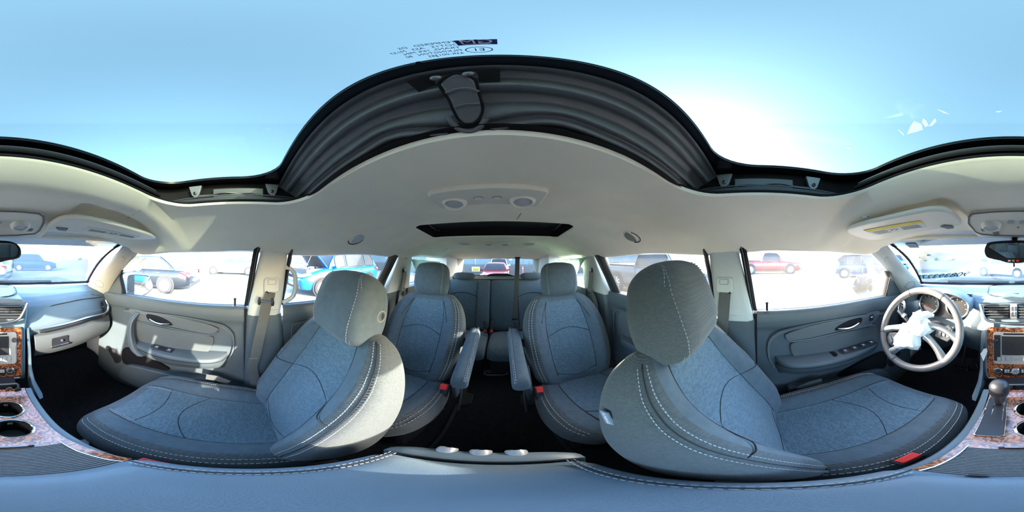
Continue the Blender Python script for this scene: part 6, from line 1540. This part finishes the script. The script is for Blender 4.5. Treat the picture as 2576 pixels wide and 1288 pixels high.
for s in (1, -1):
    cb = thing('seat_belt', 'middle row seat belt with bright tongue on the pillar, ' + SIDE[s], 'seat belt', (s * .695, -1.1, -.45), 'middle row seat belts')
    c_ = atX(1017, 681, .70) if s > 0 else atX(1487, 681, -.70)
    q = MB(); q.lathe([(.024, 0), (.024, .003), (.018, .004), (0, .004)], Vector((s * .7005, c_.y, c_.z)), (-s, 0, 0), 24); g_ = build(q, 'belt_exit', 'rubber', cb)
    q = MB(); q.lathe([(.019, .002), (.018, .006), (0, .008)], Vector((s * .7005, c_.y - .006, c_.z + .010)), (-s, 0, 0), 24); build(q, 'exit_cover', 'pillar_trim', g_)
    p = [Vector((s * .695, c_.y, c_.z - .012)), Vector((s * .690, c_.y + .01, c_.z - .06)), (atX(1012, 728, .69) if s > 0 else atX(1484, 728, -.69)), Vector((s * .695, c_.y + .07, -.36)), Vector((s * .697, c_.y + .10, -.60))]
    q = MB(); q.strap(spline(p, 5), (0, 1, 0), .046); build(q, 'webbing', 'belt_light', cb, smooth=False)
    t_ = p[2]; q = MB(); q.cbox(t_ + Vector((-s * .006, .0, .0)), .012, .056, .024); tb = build(q, 'tongue_grip', 'grey_vent', cb, bev=.004)
    q = MB(); q.prism([t_ + Vector((-s * .008, a, b)) for a, b in ((-.014, -.008), (.014, -.008), (.012, -.050), (-.012, -.050))], (s * .003, 0, 0)); build(q, 'tongue', 'chrome', tb, bev=.001)
    q = MB(); q.prism([t_ + Vector((-s * .009, a, b)) for a, b in ((-.006, -.024), (.006, -.024), (.006, -.036), (-.006, -.036))], (s * .0015, 0, 0)); build(q, 'tongue_hole', 'rubber', tb, smooth=False)
tb_ = thing('seat_belt', 'dark belt webbing stretched from the roof lining down to the third row seat', 'seat belt', (-.16, -1.62, -.82))
P0, P1, P2 = atY(1302, 649, -1.74), atY(1298, 750, -1.62), atY(1295, 803, -1.56)
q = MB(); q.strap([P0, P0.lerp(P1, .5), P1, P2], (1, 0, 0), .047, .002); build(q, 'webbing', 'belt', tb_, smooth=False)
q = MB(); q.cbox(P0 + Vector((0, 0, .004)), .06, .03, .012); build(q, 'roof_exit', 'rubber', tb_, bev=.003)
q = MB(); q.cbox(P2, .058, .012, .02); build(q, 'tongue_grip', 'black_plastic', tb_, bev=.003)
q = MB(); q.tube([P2 + Vector((a, -.0, b)) for a, b in rrect(-.011, .011, -.036, -.008, .004, 3)], .003, 6, True); build(q, 'tongue', 'chrome', tb_)
q = MB(); q.strap([P2 + Vector((0, .004, -.036)), P2 + Vector((-.004, .025, -.07)), P2 + Vector((-.008, .05, -.110))], (1, 0, 0), .036, .003); build(q, 'lower_strap', 'black_plastic', tb_, smooth=False)
q = MB(); q.tube([P2 + Vector((a - .008, .056, -.110 + b)) for a, b in ((-.02, 0), (.02, .0))], .006, 8); build(q, 'anchor_bar', 'dull_metal', tb_)

# ================================================================ grab handle, airbag cloths
gh = thing('grab_handle', 'pale curved grab handle on the passenger side door pillar', 'grab handle', (.71, -.24, -.27))
g = spline([atX(716, 672, .715), atX(731, 676, .700), atX(741, 690, .692), atX(743, 712, .690), atX(741, 735, .692), atX(733, 749, .700), atX(712, 761, .715)], 5)
q = MB(); q.tube(g, .0105, 10, up=(1, 0, 0), flat=1.2); build(q, 'grip', 'pillar_trim', gh, ang=180)
def cloth(name, label, top, bot, X0, folds, matn, amp=.012, grp=None, sgn=1):
    """hanging cloth between two pixel lines, each with its own distance from the centre"""
    q = MB()
    def f(u, v):
        a = top[0].lerp(top[1], u) if len(top) == 2 else top[0].lerp(top[1], u * 2) if u < .5 else top[1].lerp(top[2], u * 2 - 1)
        b = bot[0].lerp(bot[1], u)
        p = a.lerp(b, v); w_ = amp * math.sin(folds * u * PI + v * 2.2) + amp * .5 * math.sin(folds * 1.7 * u * PI + 1 - v * 3)
        return p + Vector((-sgn * abs(w_) * (1 - .3 * v), w_ * .8, 0))
    q.grid(f, 36, 24)
    n0 = len(q.v); q.grid(lambda u, v: f(u, v) + Vector((sgn * .003, 0, 0)), 36, 24)
    return build(q, name, matn, None, label, 'airbag', grp, ang=180)
cloth('curtain_airbag', 'limp pale green curtain airbag beside the middle row headrest, passenger side', [atX(1034, 652, .665), atX(1108, 658, .640)], [atX(1059, 716, .66), atX(1075, 735, .655)], .66, 5, 'airbag', .014, 'limp curtain airbags')
cloth('curtain_airbag', "limp pale green curtain airbag beside the middle row headrest, driver's side", [atX(1400, 654, -.640), atX(1474, 648, -.675)], [atX(1440, 725, -.655), atX(1450, 690, -.66)], -.66, 4, 'airbag', .014, 'limp curtain airbags', -1)
cloth('curtain_airbag', 'limp white curtain airbag hanging at the windscreen pillar, passenger side', [atX(334, 640, .700), atX(378, 652, .705)], [atX(298, 687, .735), atX(352, 679, .72)], .7, 5, 'airbag_white', .010, 'limp curtain airbags')
q = MB(); P_ = [atX(271, 684, .690), atX(290, 668, .675), atX(318, 652, .665), atX(334, 640, .66), atX(330, 652, .675), atX(310, 668, .70), atX(284, 688, .71)]
q.prism(P_, (.01, .01, .004)); pe = build(q, 'loose_pillar_strip', 'pillar_trim', None, 'loose pale trim strip sprung from the passenger side windscreen pillar', 'trim strip', bev=.003)
# rail covers and a catch on the aisle floor
for s in (1, -1):
    rc_ = thing('rail_cover', 'dark carpeted rail cover on the aisle floor beside the middle row, ' + SIDE[s], 'floor trim', (s * .21, -.9, -1.06), 'aisle rail covers')
    P_ = [(1151, 1020), (1160, 985), (1168, 957), (1180, 957), (1176, 986), (1192, 990), (1188, 1014)] if s > 0 else [(1362, 1020), (1352, 985), (1335, 966), (1324, 968), (1326, 990), (1305, 992), (1310, 1016)]
    q = MB(); q.prism([atZ(a, b, -1.045) for a, b in P_], (0, 0, -.016)); build(q, 'cover', 'carpet_light', rc_, bev=.008)
    q = MB(); q.prism([atZ(a, b, -1.050) for a, b in ([(1060, 1140), (1075, 1140), (1155, 1018), (1146, 1014)] if s > 0 else [(1450, 1140), (1435, 1140), (1358, 1016), (1367, 1014)])], (0, 0, -.010)); build(q, 'rail_strip', 'carpet_light', rc_, bev=.003)
fcx = thing('floor_catch', 'flat metal-edged catch on the aisle floor before the third row', 'catch', (0.0, -1.2, -1.06))
q = MB(); q.prism([atZ(a, b, -1.048) for a, b in ((1222, 930), (1272, 930), (1274, 937), (1220, 937))], (0, 0, -.008)); build(q, 'plate', 'dark_metal', fcx, bev=.002)
q = MB(); q.tube([atZ(a, b, -1.046) for a, b in ((1218, 934), (1219, 941), (1228, 943), (1266, 943), (1276, 941), (1278, 932), (1274, 928))], .006, 8); build(q, 'rim', 'satin', fcx)
q = MB(); q.tube([atZ(a, b, -1.0) for a, b in ((1222, 893), (1240, 893), (1262, 893), (1286, 893))], .006, 6); q.tube([atZ(1226, 893, -1.0), atZ(1226, 903, -1.03)], .006, 6); build(q, 'cross_bar', 'dark_metal', fcx)

# pedals in the driver's footwell
for nm, lab, px_, py_, wx, hz_ in (('brake_pedal', 'wide studded brake pedal in the dark footwell', 2420, 925, .058, .040), ('accelerator_pedal', 'narrow studded accelerator pedal beside the brake pedal', 2462, 915, .024, .075)):
    c_ = atY(px_, py_, 1.02); pt_ = thing(nm, lab, 'pedal', c_ + Vector((0, .03, -.06)), 'pedals'); Rm = Euler((.55, 0, 0)).to_matrix()
    q = MB(); q.cbox(c_, wx * 2, .014, hz_ * 2, Rm); pd_ = build(q, 'pad', 'rubber', pt_, bev=.005)
    for i in range(int(wx / .010)):
        for j in range(int(hz_ / .010)):
            p_ = c_ + Rm @ Vector((-wx + .012 + i * .0205, -.008, -hz_ + .010 + j * .0195)); q = MB(); q.lathe([(.0045, 0), (.004, .003), (0, .0035)], p_, Rm @ Vector((0, -1, 0)), 8); build(q, 'stud', 'dull_metal', pd_)
    q = MB(); q.tube([c_ + Vector((0, .01, 0)), c_ + Vector((0, .06, .10)), c_ + Vector((0, .16, .22))], .010, 8); build(q, 'arm', 'black_plastic', pt_)

# ================================================================ cars and things outside
def car(name, label, loc, head, L=4.6, W=1.82, H=1.46, paint='paint_white', style='sedan', hood_open=False, group=None, wheel_r=.33, extras=True):
    """x forward, y to the car's near side, z up; loc on the ground (x, y); head: direction of its nose in degrees from +X"""
    g0 = gz(loc[1]) if loc[1] < -8 else -OZ
    root = thing(name, label, 'car', (loc[0], loc[1], g0), group)
    R = Matrix.Translation((loc[0], loc[1], g0)) @ Matrix.Rotation(math.radians(head), 4, 'Z')
    hw = W / 2
    belt = .58 * H + .06
    S_ = {'sedan': dict(hood=.64, cowl=.20, roof0=.05, roof1=-.20, tail=-.37, deck=.72), 'suv': dict(hood=.66, cowl=.22, roof0=.10, roof1=-.36, tail=-.46, deck=.0),
          'hatch': dict(hood=.66, cowl=.24, roof0=.12, roof1=-.30, tail=-.46, deck=.0), 'pickup': dict(hood=.66, cowl=.20, roof0=.09, roof1=-.08, tail=-.13, deck=.66)}[style]
    fx, rx = L / 2, -L / 2
    cow, r0, r1, tl_ = S_['cowl'] * L, S_['roof0'] * L, S_['roof1'] * L, S_['tail'] * L
    top = [(rx, .50 * H), (rx + .06, .56 * H), (rx + .35, belt - .01), (tl_, belt), (cow, belt), (cow + .3, belt - .03), (fx - .55, .55 * H), (fx - .18, .48 * H), (fx, .40 * H)]
    wid = [(rx, hw * .86), (rx + .12, hw * .95), (rx + .5, hw), (fx - .7, hw), (fx - .2, hw * .92), (fx, hw * .78)]
    bot = [(rx, .34), (rx + .35, .22), (fx - .4, .20), (fx, .28)]
    q = MB(); rings = []; n_ = 34
    for i in range(n_ + 1):
        x = rx + L * i / n_; zt = interp(top, x); w_ = interp(wid, x); zb = interp(bot, x); h_ = zt - zb
        pts = [(0, zb), (w_ * .85, zb), (w_ * .97, zb + h_ * .12), (w_, zb + h_ * .35), (w_ * .995, zb + h_ * .62), (w_ * .97, zb + h_ * .84), (w_ * .91, zb + h_ * .96), (w_ * .80, zt), (0, zt + .015)]
        rings.append([Vector((x, a, z)) for a, z in pts] + [Vector((x, -a, z)) for a, z in reversed(pts[1:-1])])
    q.loft(rings); q.xf(R); bd = build(q, 'body', paint, root, sub=1, ang=180)
    # greenhouse
    prof = [(cow, belt), (cow - (cow - r0) * .35, belt + (H - belt) * .45), (r0, H - .035), ((r0 + r1) / 2, H), (r1, H - .04), (r1 + (tl_ - r1) * .55, belt + (H - belt) * .52), (tl_, belt)]
    q = MB(); rings = []
    for k in range(25):
        x = cow + (tl_ - cow) * k / 24; zt = interp(sorted(prof), x); f = max(.001, (zt - belt) / (H - belt))
        yb, yt = hw * .90, hw * (.90 - .20 * f)
        rings.append([Vector((x, a, z)) for a, z in ((-yb, belt - .03), (-yb, belt), (-yt, zt - .03 * f), (-yt * .86, zt), (0, zt + .012 * f), (yt * .86, zt), (yt, zt - .03 * f), (yb, belt), (yb, belt - .03))])
    q.loft(rings); q.xf(R); gh_ = build(q, 'cabin', paint, root, ang=50)
    def side_pt(x, z, sg, off=.008): f = (z - belt) / (H - belt); return Vector((x, sg * (hw * (.90 - .20 * f) + off), z))
    splits = {'sedan': [(cow - .35, (cow + tl_) / 2 - .05), ((cow + tl_) / 2 - .10, tl_ + .62), (tl_ + .57, tl_ + .22)], 'suv': [(cow - .32, .02 * L), (.0, -.24 * L), (-.26 * L, tl_ + .22)], 'hatch': [(cow - .32, .02 * L), (.0, -.24 * L), (-.26 * L, tl_ + .30)], 'pickup': [(cow - .3, tl_ + .12)]}[style]
    for sg in (1, -1):
        for x0, x1 in splits:
            def lim(x): return min(H - .10, interp(sorted(prof), x) - .07)
            xs = [x0 + (x1 - x0) * k / 8 for k in range(9)]
            poly = [side_pt(x, belt + .02, sg) for x in xs] + [side_pt(x, max(belt + .03, lim(x)), sg) for x in reversed(xs)]
            q = MB(); q.prism(poly, (0, sg * -.012, 0)); q.xf(R); build(q, 'side_window', 'car_glass', gh_, smooth=False)
            q = MB(); q.tube([p + Vector((0, sg * .004, 0)) for p in poly], .011, 4, True); q.xf(R); build(q, 'window_trim', 'satin' if style == 'sedan' else 'rubber', gh_)
    for a, b, nm in ((cow - .03, r0 + .06, 'windscreen'), (tl_ + .03, r1 - .06, 'rear_window')):
        q = MB(); n2 = 6; g_ = []
        for k in range(n2 + 1):
            x = a + (b - a) * k / n2; zt = interp(sorted(prof), x); f = (zt - belt) / (H - belt); yt = hw * (.88 - .20 * f) * .93; dx = .012 * (1 if a > b else -1)
            g_.append([Vector((x + dx, -yt, zt + .006)), Vector((x + dx * 1.4, 0, zt + .020)), Vector((x + dx, yt, zt + .006))])
        q.loft(g_, closed=False); q.xf(R); build(q, nm, 'car_glass', gh_, ang=180)
    # wheels
    wx = (fx - .19 * L, rx + .20 * L)
    for x in wx:
        for sg in (1, -1):
            q = MB(); q.lathe([(wheel_r * 1.16, -.02), (wheel_r * 1.16, .012), (wheel_r * 1.04, .016)], (x, sg * hw * .985, wheel_r * 1.03), (0, sg, 0), 28); q.xf(R); build(q, 'wheel_arch', 'tyre', bd)
            w_ = MB(); w_.lathe([(wheel_r * .70, -.10), (wheel_r * .96, -.10), (wheel_r, -.07), (wheel_r, .05), (wheel_r * .95, .085), (wheel_r * .72, .085)], (x, sg * (hw * .985 - .02), wheel_r), (0, sg, 0), 30, cap=False); w_.xf(R); wl = build(w_, 'tyre', 'tyre', root)
            q = MB(); q.lathe([(wheel_r * .73, .075), (wheel_r * .70, .092), (wheel_r * .66, .082), (wheel_r * .64, .02), (0, .02)], (x, sg * (hw * .985 - .02), wheel_r), (0, sg, 0), 30); q.xf(R); build(q, 'rim', 'dark_metal', wl)
            q = MB()
            for k in range(10):
                t = 2 * PI * k / 10; d_ = Vector((math.cos(t), 0, math.sin(t))); e_ = Vector((-math.sin(t), 0, math.cos(t))); c_ = Vector((x, sg * (hw * .985 + .058), wheel_r))
                q.prism([c_ + d_ * wheel_r * .10 + e_ * .030, c_ + d_ * wheel_r * .68 + e_ * .018, c_ + d_ * wheel_r * .68 - e_ * .018, c_ + d_ * wheel_r * .10 - e_ * .030], (0, -sg * .02, 0))
            q.lathe([(wheel_r * .20, -.01), (wheel_r * .17, .012), (0, .014)], (x, sg * (hw * .985 + .05), wheel_r), (0, sg, 0), 16); q.xf(R); build(q, 'spokes', 'rim', wl, smooth=False)
    for sg in (1, -1):
        zl = .50 * H; q = MB(); q.prism([Vector((x, sg * y, z)) for x, y, z in ((fx - .02, hw * .50, zl - .09), (fx - .10, hw * .86, zl - .08), (fx - .42, hw * .965, zl + .00), (fx - .34, hw * .94, zl + .06), (fx - .10, hw * .70, zl + .01))], (.025, sg * .02, 0)); q.xf(R); build(q, 'headlamp', 'headlight', root, smooth=False)
        q = MB(); q.prism([Vector((x, sg * y, z)) for x, y, z in ((rx + .01, hw * .60, zl + .02), (rx + .04, hw * .90, zl - .10), (rx + .16, hw * .99, zl + .02), (rx + .40, hw * 1.0, zl + .12), (rx + .10, hw * .88, zl + .12))], (-.02, sg * .02, 0)); q.xf(R); build(q, 'tail_lamp', 'taillight', root, smooth=False)
        q = MB(); q.tube([Vector((cow - .25, sg * hw * .88, belt + .02)), Vector((cow - .28, sg * hw * 1.02, belt + .06)), Vector((cow - .27, sg * hw * 1.13, belt + .09))], [.03, .06, .075], 10, flat=1.2); q.xf(R); build(q, 'side_mirror', paint, root)
        for xh in ((splits[0][0] + splits[0][1]) / 2 - .25, (splits[min(1, len(splits) - 1)][0] + splits[min(1, len(splits) - 1)][1]) / 2 - .30):
            q = MB(); q.tube([Vector((xh - .09, sg * hw * 1.0, belt - .13)), Vector((xh, sg * hw * 1.025, belt - .125)), Vector((xh + .09, sg * hw * 1.0, belt - .12))], .014, 8); q.xf(R); build(q, 'door_handle', 'chrome' if style == 'sedan' else paint, root)
        for xd in (splits[0][0] + .05, splits[0][1] + .02):
            q = MB(); q.tube([Vector((xd, sg * hw * .955, belt - .04)), Vector((xd, sg * hw * 1.003, belt - .30)), Vector((xd + .01, sg * hw * .99, .32))], .006, 4); q.xf(R); build(q, 'door_gap', 'rubber', root)
        q = MB(); q.box(wx[1] + .38, wx[0] - .38, sg * hw * .99 - .02, sg * hw * .99 + .012, .22, .33); q.xf(R); build(q, 'sill', 'tyre' if style in ('suv', 'pickup') else paint, root, bev=.01)
    for x, sgx in ((fx, 1), (rx, -1)):
        q = MB(); q.box(x - sgx * .10, x + sgx * .015, -hw * .72, hw * .72, .30, .44); q.xf(R); build(q, 'bumper_inset', 'tyre', root, bev=.02)
        q = MB(); q.box(x - .02, x + .02 + sgx * .005, -.26, .26, .46 if sgx < 0 else .40, .57 if sgx < 0 else .50); q.xf(R); build(q, 'plate', 'label_paper', root, bev=.004)
    q = MB(); q.box(fx - .06, fx - .01, -hw * .45, hw * .45, .44 * H - .06, .44 * H + .05); q.xf(R); build(q, 'grille', 'rubber', root, bev=.01)
    if style == 'pickup':
        q = MB(); q.box(rx + .10, tl_ - .08, -hw * .84, hw * .84, belt - .04, belt + .03); q.xf(R); build(q, 'load_bed', 'rubber', root)
    if hood_open:
        hx = cow + .05; ln = fx - .12 - hx; a = math.radians(52)
        q = MB(); rings = []
        for k in range(9):
            f = k / 8; wv = hw * (.86 - .12 * f); u = ln * f
            c_ = Vector((hx + u * math.cos(a), 0, belt + .02 + u * math.sin(a) - .10 * f * f)); n2 = Vector((-math.sin(a), 0, math.cos(a))) * .03
            rings.append([c_ + Vector((0, -wv, 0)), c_ + Vector((0, -wv * .5, 0)) - n2 * .6, c_ + Vector((0, wv * .5, 0)) - n2 * .6, c_ + Vector((0, wv, 0)), c_ + Vector((0, wv * .98, 0)) + n2, c_ + n2 * 1.6, c_ + Vector((0, -wv * .98, 0)) + n2])
        q.loft(rings); q.xf(R); build(q, 'open_bonnet', paint, root, ang=50)
        q = MB(); rings = []
        for k in range(5):
            f = .06 + .86 * k / 4; wv = hw * (.74 - .12 * f); u = ln * f; c_ = Vector((hx + u * math.cos(a), 0, belt + .02 + u * math.sin(a) - .10 * f * f)); n2 = Vector((math.sin(a), 0, -math.cos(a)))
            rings.append([c_ + Vector((0, -wv, 0)) + n2 * .004, c_ + Vector((0, wv, 0)) + n2 * .004, c_ + Vector((0, wv * .9, 0)) + n2 * .035, c_ + Vector((0, -wv * .9, 0)) + n2 * .035])
        q.loft(rings); q.xf(R); build(q, 'bonnet_lining', 'tyre', root, ang=50)
        q = MB(); q.box(hx + .02, fx - .30, -hw * .72, hw * .72, belt - .25, belt - .01); q.xf(R); build(q, 'engine_bay', 'engine', root, bev=.02)
        random.seed(3)
        for k in range(9):
            x = random.uniform(hx + .15, fx - .45); y = random.uniform(-hw * .6, hw * .6); q = MB(); q.box(x - .10, x + .10, y - .08, y + .08, belt - .05, belt + random.uniform(.02, .07)); q.xf(R); build(q, 'engine_cover', random.choice(['engine', 'tyre', 'dull_metal']), root, bev=.02)
        q = MB(); q.tube([Vector((fx - .35, hw * .5, belt - .02)), Vector((hx + ln * .8 * math.cos(a), hw * .55, belt + ln * .8 * math.sin(a) - .06))], .008, 6); q.xf(R); build(q, 'prop_rod', 'dull_metal', root)
    return root
M['car_glass'] = M['paint_black'].copy()
m = M['car_glass']; m.name = 'car_glass'; m.node_tree.nodes['Principled BSDF'].inputs['Base Color'].default_value = (.03, .035, .04, 1); m.node_tree.nodes['Principled BSDF'].inputs['Roughness'].default_value = .12; m.node_tree.nodes['Principled BSDF'].inputs['Coat Weight'].default_value = 0; m.node_tree.nodes['Principled BSDF'].inputs['Specular IOR Level'].default_value = .15
def gpos(px, py): p = atZ(px, py, -OZ); return p.x, p.y
car('sedan', 'black sedan parked beside the passenger window, alloy wheel towards us', (6.55, 4.50), 90, 4.95, 1.86, 1.55, 'paint_black', 'sedan', wheel_r=.345)
car('crossover', 'bright blue crossover with its bonnet propped open, beyond the rear passenger window', (6.28, -3.95), 96, 4.28, 1.78, 1.66, 'paint_blue', 'suv', True, wheel_r=.335)
car('hatchback', 'white hatchback parked behind the blue crossover', (11.6, -3.0), 100, 4.3, 1.78, 1.50, 'paint_white', 'hatch')
car('sedan', 'washed-out white car parked past the tail of the black sedan', (13.5, .9), 80, 4.7, 1.82, 1.46, 'paint_white', 'sedan')
car('suv', 'dark grey sport utility car seen side-on through the windscreen, passenger side', (4.55, 16.3), -16, 4.7, 1.88, 1.72, 'paint_teal', 'suv', wheel_r=.37)
car('hatchback', 'silver hatchback ahead of the windscreen, half behind the rear-view mirror', (-.55, 12.2), 155, 4.4, 1.80, 1.48, 'paint_silver', 'hatch')
car('crossover', "teal blue crossover beside the driver's side windscreen pillar", (-11.4, 12.6), -25, 4.4, 1.80, 1.66, 'paint_blue', 'suv')
car('hatchback', "dark blue car with red tail lamps ahead of the driver's door mirror", (-9.6, 7.2), 62, 4.4, 1.80, 1.62, 'paint_darkblue', 'hatch')
car('pickup_truck', "dark red pickup truck far across the lot, through the driver's window", (-14.2, 1.1), 92, 5.4, 1.95, 1.80, 'paint_red', 'pickup', wheel_r=.40)
car('pickup_truck', "dusty grey pickup truck close by the rear window on the driver's side", (-5.6, -3.7), 90, 5.4, 1.95, 1.80, 'paint_grey', 'pickup', wheel_r=.38)
car('sedan', 'red car parked nose-on behind the tailgate window', (.30, -11.4), 89, 4.3, 1.74, 1.36, 'paint_red', 'sedan')
car('pickup_truck', 'white pickup truck behind the red car, against the sheet metal wall', (.12, -16.1), 90, 3.9, 1.92, 1.82, 'paint_white', 'pickup', wheel_r=.38)
# sheet metal wall behind
bw = thing('sheet_metal_wall', 'long pale blue sheet metal wall closing the lot behind the car', 'fence wall', (0, -18.2, gz(-18.2)), kind='structure')
first = None
for i in range(22):
    x0 = -26 + 2.4 * i
    for j, (z0, z1) in enumerate(((-.95, .25), (.28, 1.50))):
        if i == 0:
            q = MB(); rings = []
            for k in range(49):
                x = x0 + 2.38 * k / 48; d_ = .02 * (1 if (k // 2) % 2 else -1)
                rings.append([Vector((x, -18.2 + d_, z0)), Vector((x, -18.2 + d_, z1)), Vector((x, -18.23 + d_, z1)), Vector((x, -18.23 + d_, z0))])
            q.loft(rings); p_ = build(q, 'sheet_panel', 'wall_sheet', bw, smooth=False)
            first = (first or []) + [p_]
        else: again(first[j], bw, (2.4 * i, 0, 0))
for z_ in (.265,):
    q = MB(); q.box(-26, 27, -18.19, -18.14, z_ - .04, z_ + .04); build(q, 'wall_rail', 'wall_joint', bw)
q = MB(); q.box(-26, 27, -18.3, -18.05, gz(-18.2) - .1, -.95); build(q, 'wall_footing', 'concrete', bw)
ys = thing('warning_sign', 'small yellow sign with white border on the sheet metal wall', 'sign', atY(1197, 682, -17.9))
a_, b_ = atY(1187, 671, -17.9), atY(1207, 683, -17.9)
q = MB(); q.box(b_.x, a_.x, -17.93, -17.90, b_.z, a_.z); build(q, 'board', 'label_paper', ys)
q = MB(); q.box(b_.x + .10, a_.x - .10, -17.90, -17.89, b_.z + .07, a_.z - .07); build(q, 'face', 'sign_yellow', ys)
for k in range(3):
    q = MB(); q.box(b_.x + .22 + k * .20, b_.x + .34 + k * .20, -17.89, -17.885, b_.z + .13, b_.z + .19); build(q, 'print_block', 'ink', ys)
wsg = thing('wall_plate', 'white plate high on the sheet metal wall behind the white pickup', 'sign', atY(1284, 656, -17.9)); a_, b_ = atY(1280, 651, -18.1), atY(1289, 655, -18.1)
q = MB(); q.box(b_.x, a_.x, -18.14, -18.10, b_.z, a_.z); build(q, 'board', 'label_paper', wsg)
dl = thing('delineator_post', 'slim pink delineator post standing before the sheet metal wall', 'post', (*atY(1315, 690, -15.0).xy, gz(-15))); p_ = atY(1315, 690, -15.0)
q = MB(); q.lathe([(.16, 0), (.16, .03), (.05, .05), (.045, 1.05), (.03, 1.08)], (p_.x, p_.y, gz(-15)), (0, 0, 1), 14); build(q, 'tube', 'cone_pink', dl)
for h_ in (.5, .8):
    q = MB(); q.lathe([(.047, 0), (.047, .09)], (p_.x, p_.y, gz(-15) + h_), (0, 0, 1), 14, cap=False); build(q, 'reflective_band', 'white_print', dl)
# dry hillside ahead and trees
random.seed(21)
from mathutils import noise as mn
q = MB()
def hill(u, v):
    x = -85 + 190 * u; y = 38 + 60 * v; h_ = 3.6 * sstep(0, .5, v) * (.55 + .45 * math.sin(u * 5 + 1.0)) * sstep(1.02, .80, u) + 1.6 * mn.noise(Vector((x * .12, y * .12, 0))) * sstep(0, .2, v) + .5 * mn.noise(Vector((x * .5, y * .5, 3))) * sstep(0, .1, v)
    return Vector((x, y, -OZ - .3 + max(0, h_)))
q.grid(hill, 90, 30); build(q, 'hill', 'hillside', kind='structure', label='dry scrubby hillside rising beyond the lot ahead of the car', ang=180)
for i in range(16):
    u = random.uniform(.05, .62); v = random.uniform(.03, .25); p_ = hill(u, v); r_ = random.uniform(.5, 1.1)
    q = MB(); rings = []
    for j in range(6):
        ph = PI * (j + .3) / 6; rings.append([p_ + Vector((r_ * math.sin(ph) * math.cos(t) * random.uniform(.7, 1.2), r_ * math.sin(ph) * math.sin(t) * random.uniform(.7, 1.2), r_ * .6 * (1 - math.cos(ph)) - .15)) for t in [2 * PI * k / 9 for k in range(9)]])
    q.loft(rings); build(q, 'scrub_bush', 'leaf', None, ['small rounded scrub bush', 'low spreading scrub bush', 'dark scrub bush'][i % 3] + ' on the dry hillside, ' + ['at its foot', 'part way up', 'near the rear-view mirror', "by the driver's windscreen pillar", 'above the silver hatchback', 'above the lot number sticker'][i // 3], 'bush', 'scrub bushes on the hillside')
def tree(x, y, h_, r_, label):
    t = thing('tree', label, 'tree', (x, y, -OZ), 'trees beyond the lot'); q = MB(); q.tube([(x, y, -OZ), (x + .1, y, -OZ + h_ * .5), (x, y + .1, -OZ + h_ * .8)], [.18, .12, .05], 8); build(q, 'trunk', 'bark', t)
    q = MB()
    for k in range(420):
        d_ = Vector((random.gauss(0, 1), random.gauss(0, 1), random.gauss(0, 1))).normalized() * random.uniform(.45, 1) ; c_ = Vector((x, y, -OZ + h_ * .72)) + Vector((d_.x * r_, d_.y * r_, d_.z * h_ * .32)); a_ = Vector((random.gauss(0, 1), random.gauss(0, 1), random.gauss(0, 1))).normalized() * .22; b2 = a_.orthogonal().normalized() * .16
        q.add([c_ - a_, c_ + b2, c_ + a_, c_ - b2], [(0, 1, 2, 3)])
    build(q, 'crown', 'leaf', t, smooth=False, kind='stuff', clean=False)
tree(30, -7.0, 4.6, 2.4, 'leafy tree above the raised bonnet of the blue crossover')
tree(31, -13.5, 4.4, 2.2, 'leafy tree beyond the windscreen of the blue crossover')
tree(33, -2.5, 4.8, 2.4, 'leafy tree above the white hatchback beside the grab handle')
